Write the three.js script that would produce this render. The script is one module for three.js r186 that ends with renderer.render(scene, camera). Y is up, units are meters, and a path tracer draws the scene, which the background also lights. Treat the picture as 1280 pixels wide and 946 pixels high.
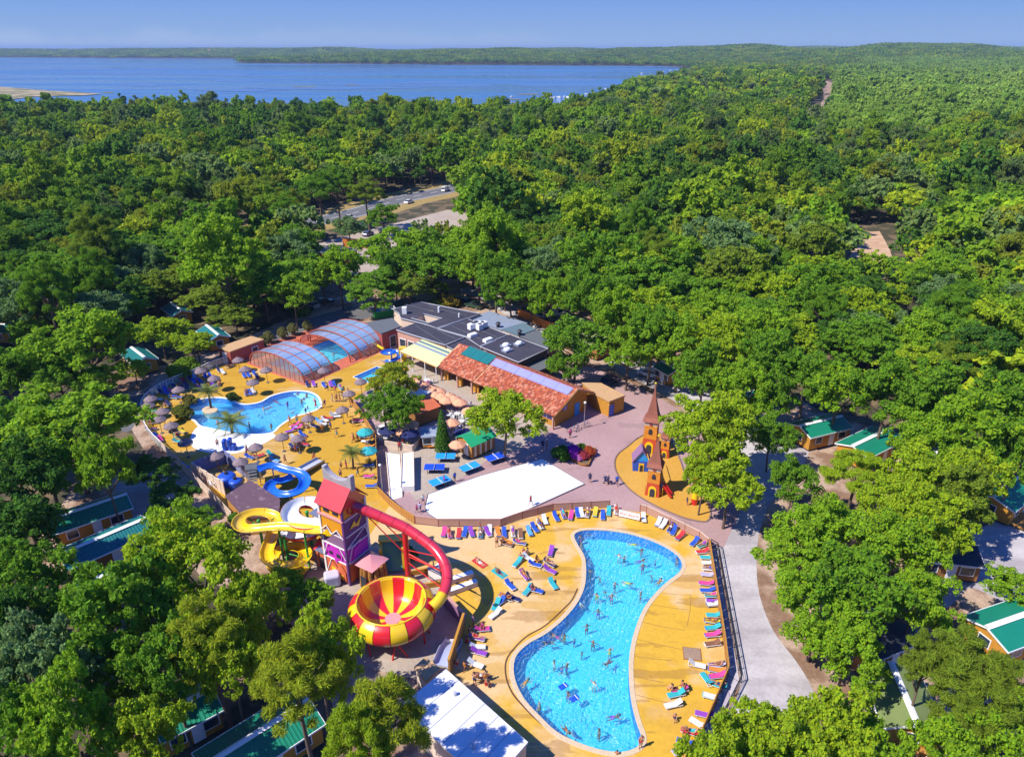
import * as THREE from 'three';
import { mergeGeometries, mergeVertices } from 'three/addons/utils/BufferGeometryUtils.js';
import { RoundedBoxGeometry } from 'three/addons/geometries/RoundedBoxGeometry.js';
import { MarchingCubes } from 'three/addons/objects/MarchingCubes.js';

// ---------------------------------------------------------------- camera, sky, sun, exposure
const EYE = 52, FOCAL = 883, TILT = THREE.MathUtils.degToRad(25.07);
const scene = new THREE.Scene();
const camera = new THREE.PerspectiveCamera(2 * Math.atan(473 / FOCAL) * 180 / Math.PI, 1024 / 756, 1, 30000);
camera.position.set(0, EYE, 0);
camera.lookAt(0, EYE - Math.sin(TILT), -Math.cos(TILT));

const renderer = new THREE.WebGLRenderer({ antialias: true });
renderer.setSize(1024, 756);
renderer.toneMapping = THREE.LinearToneMapping;
renderer.toneMappingExposure = 1.36;
renderer.shadowMap.enabled = true;

const SUN = new THREE.Vector3(-0.585, 0.762, 0.285).normalize();
const sun = new THREE.DirectionalLight(new THREE.Color().setRGB(1, 0.95, 0.83), 5);
sun.name = 'sun';
sun.position.set(0, 0, -80).addScaledVector(SUN, 400);
sun.target.position.set(0, 0, -80);
sun.castShadow = true;
sun.shadow.mapSize.set(4096, 4096);
Object.assign(sun.shadow.camera, { left: -170, right: 170, top: 170, bottom: -170, near: 1, far: 900 });
scene.add(sun, sun.target);

{ // clear summer sky: deep blue overhead, paler towards the horizon, a low bank of thin cloud far off
  const W = 1024, H = 512, data = new Float32Array(W * H * 4), zen = [0.018, 0.085, 0.5], mid = [0.055, 0.215, 0.64], hor = [0.25, 0.36, 0.55];
  const h1 = (n) => { const s = Math.sin(n * 127.1) * 43758.5453; return s - Math.floor(s); };
  const n1 = (x) => { const i = Math.floor(x), f = x - i, u = f * f * (3 - 2 * f); return h1(i) * (1 - u) + h1(i + 1) * u; };
  for (let r = 0; r < H; r++) {
    const el = ((r + 0.5) / H - 0.5) * 180;
    for (let c = 0; c < W; c++) {
      const az = ((c + 0.5) / W - 0.5) * 360, o = (r * W + c) * 4;
      const a = Math.max(0, el), t1 = 1 - Math.exp(-a / 5.5), t2 = 1 - Math.exp(-a / 32);
      const bank = n1(az * 0.35) * 0.7 + n1(az * 1.7 + 9) * 0.3, top = 0.35 + bank * 1.3;
      const cl = el > 0 && el < 3 ? Math.max(0, Math.min(1, (top - el) * 3)) * Math.max(0, n1(az * 0.09 + 3.2) - 0.3) * 0.8 : 0;
      for (let k = 0; k < 3; k++) {
        let v = hor[k] + (mid[k] - hor[k]) * t1; v += (zen[k] - v) * t2;
        data[o + k] = v + ([0.4, 0.47, 0.62][k] - v) * cl;
      }
      data[o + 3] = 1;
    }
  }
  const sky = new THREE.DataTexture(data, W, H, THREE.RGBAFormat, THREE.FloatType);
  sky.mapping = THREE.EquirectangularReflectionMapping;
  sky.magFilter = sky.minFilter = THREE.LinearFilter;
  sky.needsUpdate = true;
  scene.background = sky; scene.environment = sky;
}

scene.fog = new THREE.FogExp2(rgb0(0.42, 0.6, 0.95), 0.000085);   // summer haze over the lake and the far hills
function rgb0(r, g, b) { return new THREE.Color().setRGB(r, g, b); }

// ---------------------------------------------------------------- helpers
const TAU = Math.PI * 2, R = THREE.MathUtils.degToRad, V = (x, y, z) => new THREE.Vector3(x, y, z);
const RNG = (s) => { let a = s >>> 0; return () => { a = (a + 0x6d2b79f5) | 0; let t = Math.imul(a ^ (a >>> 15), 1 | a); t = (t + Math.imul(t ^ (t >>> 7), 61 | t)) ^ t; return ((t ^ (t >>> 14)) >>> 0) / 4294967296; }; };
const rgb = (r, g, b) => new THREE.Color().setRGB(r, g, b);
// the place was surveyed from the photograph: a sight line (in photo pixels) meets the level plane at height h
function G(px, py, h = 0) {
  const u = (px - 640) / FOCAL, v = (473 - py) / FOCAL, dy = v * Math.cos(TILT) - Math.sin(TILT), dz = -v * Math.sin(TILT) - Math.cos(TILT), t = (EYE - h) / -dy;
  return V(u * t, h, dz * t);
}
const Zoom = (x0, y0, k) => (x, y, h = 0) => G(x0 + x / k, y0 + y / k, h);
const ZA = Zoom(160, 360, 4.73), ZB = Zoom(400, 360, 4.73), ZC = Zoom(560, 360, 4.73), ZD = Zoom(160, 520, 4.73), ZE = Zoom(400, 520, 4.73), ZF = Zoom(620, 520, 3.94);
const ZG = Zoom(400, 680, 3.558), ZH = Zoom(640, 650, 3.197), ZL = Zoom(0, 580, 3.94), ZR = Zoom(900, 480, 3.368), ZS = Zoom(900, 740, 3.368), ZW = Zoom(420, 690, 6.305), ZK = Zoom(300, 380, 6.4);
const ZT = Zoom(470, 460, 7.53), ZU = Zoom(180, 440, 9.14), ZV = Zoom(180, 520, 9.14), ZX = Zoom(360, 480, 10.51), ZY = Zoom(540, 640, 7.88), ZN = Zoom(290, 620, 7.883), ZP = Zoom(780, 490, 5.917), ZQ = Zoom(560, 760, 7.883), ZM = Zoom(820, 640, 7.883), ZO = Zoom(820, 740, 4.592);
const list = (Z, a, h = 0) => { const o = []; for (let i = 0; i < a.length; i += 2) o.push(Z(a[i], a[i + 1], h)); return o; };
const used = {};
const numbered = (n) => { const k = used[n] = (used[n] ?? -1) + 1; return k ? `${n}_${String(k).padStart(3, '0')}` : n; };
const clean = (g) => { let q = g.index ? g.toNonIndexed() : g; for (const n of Object.keys(q.attributes)) if (!['position', 'normal', 'uv'].includes(n)) q.deleteAttribute(n); if (!q.attributes.uv) q.setAttribute('uv', new THREE.BufferAttribute(new Float32Array(q.attributes.position.count * 2), 2)); if (!q.attributes.normal) q.computeVertexNormals(); return q; };
const join = (gs) => gs.length === 1 ? gs[0] : mergeGeometries(gs.map(clean), false);
const place = (g, x = 0, y = 0, z = 0, ry = 0, rx = 0, rz = 0) => g.applyMatrix4(new THREE.Matrix4().compose(V(x, y, z), new THREE.Quaternion().setFromEuler(new THREE.Euler(rx, ry, rz, 'YXZ')), V(1, 1, 1)));
const box = (w, h, d, x = 0, y = 0, z = 0, ry = 0, rx = 0, rz = 0) => place(new THREE.BoxGeometry(w, h, d), x, y, z, ry, rx, rz);   // centred at x, y, z
const slabBox = (w, h, d, x, y, z, ry = 0) => box(w, h, d, x, y + h / 2, z, ry);                                               // stands at y
const soft = (w, h, d, r, x = 0, y = 0, z = 0, ry = 0) => place(new RoundedBoxGeometry(w, h, d, 2, r), x, y, z, ry);
const cyl = (r1, r2, h, x, y, z, n = 10) => place(new THREE.CylinderGeometry(r2, r1, h, n), x, y + h / 2, z);
const bar = (a, b, r = 0.03, n = 6, r2 = r) => {
  const d = b.clone().sub(a), L = d.length(), g = new THREE.CylinderGeometry(r2, r, L, n);
  return g.applyMatrix4(new THREE.Matrix4().compose(a.clone().add(b).multiplyScalar(0.5), new THREE.Quaternion().setFromUnitVectors(V(0, 1, 0), d.normalize()), V(1, 1, 1)));
};
const shadows = (o) => { o.castShadow = o.receiveShadow = true; return o; };
function mesh(name, g, mat, parent) {
  const m = shadows(new THREE.Mesh(Array.isArray(g) ? join(g) : g, mat));
  m.name = parent ? name : numbered(name);
  (parent ?? scene).add(m);
  return m;
}
function tag(o, label, category, group, kind) {
  if (label) o.userData.label = label;
  if (category) o.userData.category = category;
  if (group) o.userData.group = group;
  if (kind) o.userData.kind = kind;
  return o;
}
function thing(name, label, category, p = V(0, 0, 0), ry = 0, group) {
  const o = new THREE.Group(); o.name = numbered(name); scene.add(o); o.position.copy(p); o.rotation.y = ry;
  return tag(o, label, category, group);
}
function copy(o, p, ry, label, group) { const c = o.clone(); c.name = numbered(o.name.replace(/_\d{3}$/, '')); scene.add(c); c.position.copy(p); c.rotation.y = ry; c.userData = { ...o.userData }; return tag(c, label, null, group); }
const ORD = (() => { const u = ['first', 'second', 'third', 'fourth', 'fifth', 'sixth', 'seventh', 'eighth', 'ninth', 'tenth', 'eleventh', 'twelfth', 'thirteenth', 'fourteenth', 'fifteenth', 'sixteenth', 'seventeenth', 'eighteenth', 'nineteenth'], o = [...u]; for (const t of ['twent', 'thirt', 'fort', 'fift']) { o.push(t + 'ieth'); for (let i = 0; i < 9; i++) o.push(`${t}y-${u[i]}`); } return o; })();
const heading = (a, b) => Math.atan2(b.x - a.x, b.z - a.z);                // rotation.y that turns +z from a towards b
const along = (pts, step, closed) => { // evenly spaced points on a polyline
  const P = closed ? [...pts, pts[0]] : pts, out = []; let rest = 0;
  for (let i = 0; i + 1 < P.length; i++) { const d = P[i + 1].clone().sub(P[i]), L = d.length(); let t = rest; for (; t < L; t += step) out.push(P[i].clone().addScaledVector(d, t / L)); rest = t - L; }
  return out;
};
const spline = (pts, n, closed = true, tension = 0.5) => new THREE.CatmullRomCurve3(pts, closed, 'centripetal', tension).getPoints(n).slice(0, closed ? -1 : undefined);
const inside = (P, x, z) => { let c = false; for (let i = 0, j = P.length - 1; i < P.length; j = i++) if ((P[i].z > z) !== (P[j].z > z) && x < (P[j].x - P[i].x) * (z - P[i].z) / (P[j].z - P[i].z) + P[i].x) c = !c; return c; };
const edgeDistance = (P, x, z, closed = true) => { let m = 1e9; for (let i = 0, n = closed ? P.length : P.length - 1; i < n; i++) { const a = P[i], b = P[(i + 1) % P.length], dx = b.x - a.x, dz = b.z - a.z, t = Math.max(0, Math.min(1, ((x - a.x) * dx + (z - a.z) * dz) / (dx * dx + dz * dz || 1))); m = Math.min(m, Math.hypot(x - a.x - dx * t, z - a.z - dz * t)); } return m; };
const offset = (P, d, closed = true) => P.map((p, i) => { // outline moved sideways by d metres (positive: outwards for an outline that runs either way round)
  const a = P[closed ? (i + P.length - 1) % P.length : Math.max(0, i - 1)], b = P[closed ? (i + 1) % P.length : Math.min(P.length - 1, i + 1)], t = V(b.x - a.x, 0, b.z - a.z).normalize();
  return V(p.x + t.z * d, p.y, p.z - t.x * d);
});
const area = (P) => { let s = 0; for (let i = 0; i < P.length; i++) { const a = P[i], b = P[(i + 1) % P.length]; s += a.x * b.z - b.x * a.z; } return s / 2; };
const outward = (P, d) => offset(P, area(P) > 0 ? d : -d);
const shapeOf = (P, holes = []) => { const s = new THREE.Shape(P.map((p) => new THREE.Vector2(p.x, -p.z))); for (const h of holes) s.holes.push(new THREE.Path(h.map((p) => new THREE.Vector2(p.x, -p.z)))); return s; };
const sheet = (P, y, holes = []) => new THREE.ShapeGeometry(shapeOf(P, holes)).rotateX(-Math.PI / 2).translate(0, y, 0);
const prism = (P, y0, y1, holes = [], bevel = 0) => new THREE.ExtrudeGeometry(shapeOf(P, holes), { depth: y1 - y0 - bevel, bevelEnabled: bevel > 0, bevelSize: bevel, bevelThickness: bevel, bevelOffset: -bevel, bevelSegments: 1, curveSegments: 4 }).rotateX(-Math.PI / 2).translate(0, y0, 0);
const structure = (name, g, mat, label) => tag(mesh(name, g, mat), label, null, null, 'structure');
// a profile (pairs of sideways, upwards) swept along a path
function sweep(path, prof, closed = true, bank) {
  const n = path.length, m = prof.length, pos = [], uv = [], idx = []; let L = 0;
  for (let i = 0; i < n; i++) {
    const t = path[Math.min(n - 1, i + 1)].clone().sub(path[Math.max(0, i - 1)]).normalize(), s = V(0, 1, 0).cross(t).normalize(), u = t.clone().cross(s);
    if (bank) { const b = bank(i / (n - 1)), s0 = s.clone(); s.multiplyScalar(Math.cos(b)).addScaledVector(u, Math.sin(b)); u.multiplyScalar(Math.cos(b)).addScaledVector(s0, -Math.sin(b)); }
    if (i) L += path[i].distanceTo(path[i - 1]);
    for (let k = 0; k < m; k++) { const p = path[i].clone().addScaledVector(s, prof[k][0]).addScaledVector(u, prof[k][1]); pos.push(p.x, p.y, p.z); uv.push(k / m, L); }
  }
  for (let i = 0; i + 1 < n; i++) for (let k = 0; k < (closed ? m : m - 1); k++) { const a = i * m + k, b = i * m + (k + 1) % m, c = a + m, d = b + m; idx.push(a, b, c, b, d, c); }
  const g = new THREE.BufferGeometry(); g.setAttribute('position', new THREE.Float32BufferAttribute(pos, 3)); g.setAttribute('uv', new THREE.Float32BufferAttribute(uv, 2)); g.setIndex(idx); g.computeVertexNormals();
  return g;
}

// ---------------------------------------------------------------- procedural textures and materials
const hash = (x, y, s) => { let h = Math.imul(x | 0, 374761393) ^ Math.imul(y | 0, 668265263) ^ Math.imul(s | 0, 1442695041); h = Math.imul(h ^ (h >>> 13), 1274126177); return ((h ^ (h >>> 16)) >>> 0) / 4294967296; };
const noise = (x, y, per, s) => { const i = Math.floor(x), j = Math.floor(y), f = x - i, g = y - j, u = f * f * (3 - 2 * f), v = g * g * (3 - 2 * g), w = (a) => ((a % per) + per) % per; const a = hash(w(i), w(j), s), b = hash(w(i + 1), w(j), s), c = hash(w(i), w(j + 1), s), d = hash(w(i + 1), w(j + 1), s); return a + (b - a) * u + (c - a) * v + (a - b - c + d) * u * v; };
const fbm = (x, y, per, s, oct = 4) => { let t = 0, a = 0.5, n = 0; for (let o = 0; o < oct; o++, x *= 2, y *= 2, per *= 2, a *= 0.5) { t += noise(x, y, per, s + o) * a; n += a; } return t / n; };
const step = (a, b, x) => { const t = Math.max(0, Math.min(1, (x - a) / (b - a))); return t * t * (3 - 2 * t); };
const toSRGB = (c) => 255 * (c <= 0.0031308 ? c * 12.92 : 1.055 * Math.pow(c, 1 / 2.4) - 0.055);
function texture(size, metres, fn, color = true) { // fn(u, v in 0..1) gives linear colour or one value; it repeats every so many metres
  const d = new Uint8Array(size * size * 4);
  for (let y = 0; y < size; y++) for (let x = 0; x < size; x++) {
    const c = fn((x + 0.5) / size, (y + 0.5) / size), o = (y * size + x) * 4;
    for (let k = 0; k < 3; k++) d[o + k] = color ? toSRGB(Math.max(0, Math.min(1, c[k]))) : 255 * Math.max(0, Math.min(1, c));
    d[o + 3] = 255;
  }
  const t = new THREE.DataTexture(d, size, size); t.wrapS = t.wrapT = THREE.RepeatWrapping; t.magFilter = THREE.LinearFilter; t.minFilter = THREE.LinearMipmapLinearFilter; t.generateMipmaps = true;
  if (color) t.colorSpace = THREE.SRGBColorSpace;
  t.repeat.set(1 / metres, 1 / metres); if (metres >= 150) t.offset.set(0.5, 0); t.needsUpdate = true;
  return t;
}
const mix3 = (a, b, t) => [a[0] + (b[0] - a[0]) * t, a[1] + (b[1] - a[1]) * t, a[2] + (b[2] - a[2]) * t];
const mul3 = (a, k) => [a[0] * k, a[1] * k, a[2] * k];
const std = (c, roughness = 0.7, more = {}) => new THREE.MeshStandardMaterial({ color: c.isColor ? c : rgb(...c), roughness, side: THREE.DoubleSide, ...more });
const mapped = (t, roughness = 0.85, more = {}) => new THREE.MeshStandardMaterial({ map: t, roughness, side: THREE.DoubleSide, ...more });
const M = {
  soil: mapped(texture(512, 34, (u, v) => { const n = fbm(u * 12, v * 12, 12, 3, 5), p = fbm(u * 60, v * 60, 60, 8, 2); return mul3(mix3([0.05, 0.045, 0.022], [0.15, 0.105, 0.06], step(0.4, 0.62, n)), 0.7 + 0.6 * p); }), 1),
  sand: mapped(texture(512, 18, (u, v) => { const n = fbm(u * 6, v * 6, 6, 13, 5), p = fbm(u * 90, v * 90, 90, 18, 2); return mul3(mix3([0.221, 0.129, 0.083], [0.405, 0.285, 0.212], step(0.36, 0.62, n)), 0.75 + 0.5 * p); }), 1),
  road: mapped(texture(2048, 200, (u, v) => { const n = fbm(u * 34, v * 34, 999, 23, 5), p = fbm(u * 900, v * 900, 9999, 28, 2), w = fbm(u * 20 + 0.4 * n, v * 160, 999, 31, 3); return mul3(mix3([0.334, 0.296, 0.314], [0.477, 0.440, 0.454], step(0.33, 0.66, n * 0.6 + w * 0.4)), 0.86 + 0.28 * p); }), 0.95),
  tarmac: mapped(texture(512, 20, (u, v) => { const n = fbm(u * 5, v * 5, 5, 33, 4), p = fbm(u * 120, v * 120, 120, 38, 2); return mul3(mix3([0.098, 0.095, 0.104], [0.146, 0.144, 0.154], n), 0.8 + 0.4 * p); }), 0.9),
  plaza: mapped(texture(1024, 40, (u, v) => { const n = fbm(u * 6, v * 6, 6, 43, 5), p = fbm(u * 260, v * 260, 260, 48, 2), s = step(0.62, 0.7, fbm(u * 14, v * 14, 14, 51, 4)); return mul3(mix3(mix3([0.323, 0.194, 0.203], [0.414, 0.269, 0.269], n), [0.271, 0.174, 0.177], s * 0.5), 0.88 + 0.24 * p); }), 0.92),
  terrace: mapped(texture(512, 16, (u, v) => { const n = fbm(u * 5, v * 5, 5, 53, 5), p = fbm(u * 90, v * 90, 90, 58, 2); return mul3(mix3([0.329, 0.258, 0.207], [0.428, 0.357, 0.300], n), 0.85 + 0.3 * p); }), 0.9),
  deck: mapped(texture(2048, 200, (u, v) => {
    const n = fbm(u * 22, v * 22, 999, 63, 5), b = fbm(u * 60 + n, v * 60, 999, 66, 5), p = fbm(u * 900, v * 900, 9999, 68, 2), worn = step(0.48, 0.62, n * 0.55 + b * 0.45);
    const streak = step(0.58, 0.66, fbm(u * 40 + n * 2, v * 148 + n, 999, 71, 4));
    return mul3(mix3(mix3([0.499, 0.276, 0.017], [0.530, 0.339, 0.126], worn), [0.411, 0.213, 0.008], streak * 0.6), 0.9 + 0.2 * p);
  }), 0.8),
  deckPale: mapped(texture(2048, 200, (u, v) => {
    const n = fbm(u * 17, v * 17, 999, 83, 5), b = fbm(u * 56 + n, v * 56, 999, 86, 5), p = fbm(u * 900, v * 900, 9999, 88, 2), old = 0.09 * (1 - step(0.5, 0.56, u)), worn = step(0.45 - old, 0.58 - old, n * 0.5 + b * 0.5);
    const streak = step(0.54, 0.62, fbm(u * 44 + n * 2, v * 96 + n, 999, 91, 5)), drip = step(0.64, 0.68, fbm(u * 30 + n * 3, v * 190, 999, 97, 4));
    return mul3(mix3(mix3(mix3([0.594, 0.340, 0.026], [0.629, 0.414, 0.200], worn), [0.506, 0.280, 0.026], streak * 0.55), [0.262, 0.122, 0.026], drip * 0.45), 0.9 + 0.2 * p);
  }), 0.8),
  playSurface: mapped(texture(512, 20, (u, v) => { const n = fbm(u * 5, v * 5, 5, 103, 5), p = fbm(u * 160, v * 160, 160, 106, 2); return mul3(mix3([0.488, 0.244, 0.023], [0.551, 0.315, 0.063], n), 0.85 + 0.3 * p); }), 0.95),
  paleConcrete: mapped(texture(512, 12, (u, v) => { const n = fbm(u * 5, v * 5, 5, 113, 5), p = fbm(u * 120, v * 120, 120, 116, 2); return mul3(mix3([0.74, 0.72, 0.72], [0.84, 0.83, 0.83], n), 0.94 + 0.12 * p); }), 0.8),
  coping: mapped(texture(256, 4, (u, v) => mul3([0.58, 0.44, 0.29], 0.85 + 0.3 * fbm(u * 30, v * 30, 30, 119, 3))), 0.7),
  whiteCoping: mapped(texture(256, 4, (u, v) => mul3([0.78, 0.78, 0.76], 0.9 + 0.2 * fbm(u * 30, v * 30, 30, 121, 3))), 0.6),
  verge: mapped(texture(256, 9, (u, v) => mul3(mix3([0.2, 0.17, 0.05], [0.4, 0.25, 0.09], fbm(u * 8, v * 8, 8, 127, 4)), 0.8 + 0.4 * fbm(u * 60, v * 60, 60, 129, 2))), 1),
};
// pool floors: small square mosaic in mixed blues
const liner = (deep, pale, amount, metres, s) => mapped(texture(1024, metres, (u, v) => {
  const n = Math.round(metres / 0.16), t = hash(Math.floor(u * n), Math.floor(v * n), s), joint = Math.min(u * n % 1, v * n % 1) < 0.1 ? 0.88 : 1;
  return mul3(mix3(deep, pale, t > 0.8 ? amount : t * 0.3 * amount), joint * (0.9 + 0.2 * fbm(u * 7, v * 7, 7, s + 20, 4)));
}), 0.6);
M.linerBig = liner([0.05, 0.54, 0.74], [0.25, 0.72, 0.85], 0.5, 9, 133);
M.linerKids = liner([0.09, 0.42, 0.78], [0.35, 0.65, 0.85], 0.5, 15, 173);
M.linerIndoor = liner([0.08, 0.52, 0.62], [0.4, 0.75, 0.78], 0.5, 9, 203);
M.ledge = mapped(texture(256, 6, (u, v) => mul3([0.5, 0.78, 0.92], 0.9 + 0.2 * fbm(u * 20, v * 20, 20, 207, 3))), 0.7);
M.linerWall = std([0.02, 0.2, 0.62], 0.6);
M.poolWater = new THREE.MeshPhysicalMaterial({ color: rgb(0.7, 0.95, 0.99), roughness: 0.38, transmission: 0.98, thickness: 0, ior: 1.33, side: THREE.DoubleSide });
const lakeWaves = texture(1024, 300, (u, v) => fbm(u * 128, v * 128, 128, 243, 4), false), lanes = texture(1024, 12000, (u, v) => { const n = fbm(u * 14, v * 150, 9999, 251, 5), w = step(0.5, 0.6, n); return 0.06 + 0.55 * w; }, false);
lakeWaves.repeat.set(1 / 300, 1 / 90);
M.lake = new THREE.MeshStandardMaterial({ color: rgb(0.05, 0.15, 0.33), roughness: 1, roughnessMap: lanes, bumpMap: lakeWaves, bumpScale: 0.17, side: THREE.DoubleSide });

// ---------------------------------------------------------------- outlines on the ground
const bigPool = spline(list(ZH, [248, 60, 275, 44, 340, 40, 450, 52, 550, 80, 620, 112, 665, 145, 682, 180, 668, 212, 620, 250, 572, 297, 530, 352, 500, 420, 480, 490, 470, 560, 470, 640, 480, 730, 500, 810, 520, 872, 510, 902, 470, 924, 425, 930, 350, 920, 260, 890, 180, 850, 105, 780, 52, 722, 18, 660, 5, 600, 15, 545, 60, 498, 130, 458, 200, 402, 258, 335, 288, 270, 295, 200, 288, 145, 262, 100]), 150);
const kidsPool = spline(list(G, [231.9, 511.2, 238.2, 503.8, 250.9, 499.5, 269.9, 497.4, 286.8, 499.5, 295.3, 503.8, 308, 505.9, 324.9, 503.2, 339.7, 495.3, 360.8, 490, 379.9, 489.4, 392.6, 493.2, 399, 500.6, 398.9, 509.5, 386.2, 515.4, 371.4, 519.6, 358, 526, 347, 534, 340, 540.5, 318, 543, 287, 540, 262, 535, 250, 532, 244, 526, 233.5, 518.6]), 110);
const beach = spline(list(G, [248, 533, 262, 536.2, 287, 541, 318, 544, 340, 541.8, 344, 545, 339, 549, 322.8, 557.5, 303.8, 564.4, 284.7, 567.6, 259.4, 565.5, 244.6, 561.2, 237.2, 553.8, 238.2, 545.4, 242, 538]), 90);
const smallPool = list(ZK, [905, 585, 1095, 500, 1190, 525, 1050, 640]);
// the covered pool's own axes: along runs away from the photograph, across to its far side
const hallO = V(-35.4, 0, -108.8), hallA = V(0.578, 0, -0.816), hallC = V(-0.816, 0, -0.578), hall = (a, c, y = 0) => hallO.clone().addScaledVector(hallA, a).addScaledVector(hallC, c).setY(y), hallTurn = Math.atan2(-hallC.z, hallC.x);
const hallPool = [hall(1.4, 3), hall(18.5, 3), hall(18.5, 12.2), hall(1.4, 12.2)];
const hallFloor = [hall(-0.4, -0.6), hall(20.4, -0.6), hall(20.4, 19.5), hall(9, 20.5), hall(-0.4, 15.6)];

// ---------------------------------------------------------------- ground, lake and hills
const lake = list(G, [-900, 152, -100, 151, 0, 150, 200, 152, 300, 150, 450, 153, 600, 151, 690, 149, 722, 140, 748, 130, 772, 120, 800, 111, 835, 101, 870, 93, 885, 88.5, 862, 84.5, 840, 83, 800, 82, 700, 81, 600, 80.5, 500, 80, 400, 79.5, 306, 79, 296, 77.6, 300, 75.2, 330, 73.4, 0, 71.6, -900, 71.2]);
const spit = list(G, [-300, 113, 0, 108.5, 60, 113, 130, 117.2, 105, 119.5, 40, 121, 0, 127, -300, 131]);
function height(x, z) {
  const r = Math.hypot(x, z);
  if (r < 480) return 0;
  const d = edgeDistance(lake, x, z), inLake = inside(lake, x, z);
  if (inside(spit, x, z)) return 0.25 * step(0, 25, edgeDistance(spit, x, z)) - 0.15;
  if (inLake) return -Math.min(5, d * 0.08);
  const az = Math.atan2(x, -z) * 7;
  return Math.min(3, d * 0.02) * step(480, 900, r) + (36 + 10 * step(0.15, 0.32, Math.atan2(x, -z)) * step(2200, 3600, r)) * step(0, 800, d) * step(1500, 3000, r) * (0.3 + 0.9 * noise(az * 1.9 + 20, r / 1300, 999, 7));
}
{
  const angles = []; for (let a = -52; a < 52; a += 0.4) angles.push(R(a)); for (let a = 52; a < 308; a += 4) angles.push(R(a));
  const dir = (a) => [Math.sin(a), -Math.cos(a)], near = angles.map((a) => V(dir(a)[0] * 300, 0, dir(a)[1] * 300));
  const inner = sheet(near, 0, [bigPool, [...kidsPool], beach, smallPool, hallPool]);
  const rings = []; for (let r = 300; r < 9500; r *= 1.026) rings.push(r); rings.push(16000, 29000);
  const pos = [], uv = [], idx = [], n = angles.length;
  rings.forEach((r, i) => angles.forEach((a) => { const [x, z] = dir(a); pos.push(x * r, i && r < 12000 ? height(x * r, z * r) : r > 12000 ? -20 : 0, z * r); uv.push(x * r, -z * r); }));
  for (let i = 0; i + 1 < rings.length; i++) for (let k = 0; k < n; k++) { const a = i * n + k, b = i * n + (k + 1) % n; idx.push(a, b, a + n, b, b + n, a + n); }
  const outer = new THREE.BufferGeometry(); outer.setAttribute('position', new THREE.Float32BufferAttribute(pos, 3)); outer.setAttribute('uv', new THREE.Float32BufferAttribute(uv, 2)); outer.setIndex(idx); outer.computeVertexNormals();
  structure('ground', [inner, outer], M.soil, 'dark woodland soil under the trees');
  structure('lake', sheet(outward(lake, 120), -0.25), M.lake, 'wide blue lake with pale wind lanes beyond the wood');
  structure('sand_spit', sheet(outward(spit, -2), 0.3), mapped(texture(256, 120, (u, v) => mix3([0.12, 0.12, 0.05], [0.42, 0.33, 0.2], step(0.4, 0.6, fbm(u * 6, v * 14, 99, 261, 4)))), 1), 'low marshy sand spit reaching into the lake');
}
// paved and bare ground, each sheet a few millimetres above the one below
const campGround = list(G, [120, 470, 230, 452, 300, 425, 420, 372, 500, 350, 600, 348, 700, 380, 800, 415, 880, 440, 960, 480, 1040, 520, 1120, 540, 1280, 590, 1340, 700, 1320, 900, 1180, 960, 1000, 960, 960, 1040, 600, 1040, 430, 960, 400, 800, 250, 720, 190, 640, 60, 760, 20, 720, 90, 610, 190, 580, 160, 530]);
structure('bare_earth', sheet(campGround, 0.006, [bigPool, kidsPool, beach, smallPool, hallPool]), M.sand, 'bare sandy earth between the pitches');
const grainSand = texture(256, 14, (u, v) => mul3(mix3([0.42, 0.24, 0.14], [0.56, 0.4, 0.28], fbm(u * 6, v * 6, 6, 19, 4)), 0.85 + 0.3 * fbm(u * 40, v * 40, 40, 21, 2)));
const openClearing = list(G, [1062, 318, 1075, 300, 1078, 285, 1100, 284, 1108, 300, 1120, 322, 1108, 330, 1085, 318]);
structure('clearing', sheet(list(G, [1060, 328, 1068, 306, 1076, 290, 1100, 289, 1112, 310, 1118, 328]), 0.006), mapped(grainSand, 1), 'pale sandy clearing in the wood');
const roadMain = spline(list(G, [845, 1010, 880, 960, 905, 905, 926, 855, 919, 810, 908, 745, 897, 690, 880, 660, 905, 628, 918, 600, 905, 560, 870, 520, 820, 488, 770, 462, 735, 436, 690, 424, 640, 398, 600, 374, 575, 362, 600, 358, 640, 380, 700, 408, 760, 430, 830, 458, 900, 490, 960, 520, 1010, 552, 1000, 588, 968, 622, 951, 660, 946, 700, 950, 745, 968, 790, 998, 830, 1018, 868, 1010, 900, 1000, 960, 985, 1010]), 130);
structure('campsite_road', sheet(roadMain, 0.012), M.road, 'pale grey campsite road beside the pool deck');
structure('pitch_road', sheet(spline(list(G, [1150, 742, 1195, 700, 1210, 672, 1280, 640, 1400, 630, 1400, 780, 1300, 775, 1245, 748, 1215, 735, 1180, 760]), 60), 0.012), M.road, 'pale road between the cabins under the trees');
structure('rear_road', sheet(spline(list(G, [130, 520, 200, 478, 270, 447, 330, 420, 400, 394, 450, 382, 520, 372, 500, 388, 440, 402, 380, 420, 320, 440, 250, 470, 180, 510, 160, 540]), 60), 0.012), M.tarmac, 'grey road behind the covered pool');
structure('left_path', sheet(spline(list(G, [150, 600, 190, 590, 220, 600, 232, 640, 240, 680, 200, 690, 165, 660, 150, 630]), 40), 0.012), M.road, 'pale path between the cabins and the wall');
const highway = list(G, [235, 312, 300, 294, 380, 280, 440, 267, 500, 249, 560, 237, 590, 229]);
const band = (P, w) => [...offset(P, w / 2, false), ...offset(P, -w / 2, false).reverse()];
structure('highway_verge', sheet(band(highway, 26), 0.008), M.verge, 'dry grass verge of the main road');
structure('highway', sheet(band(highway, 12), 0.014), M.tarmac, 'grey main road through the wood');
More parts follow.
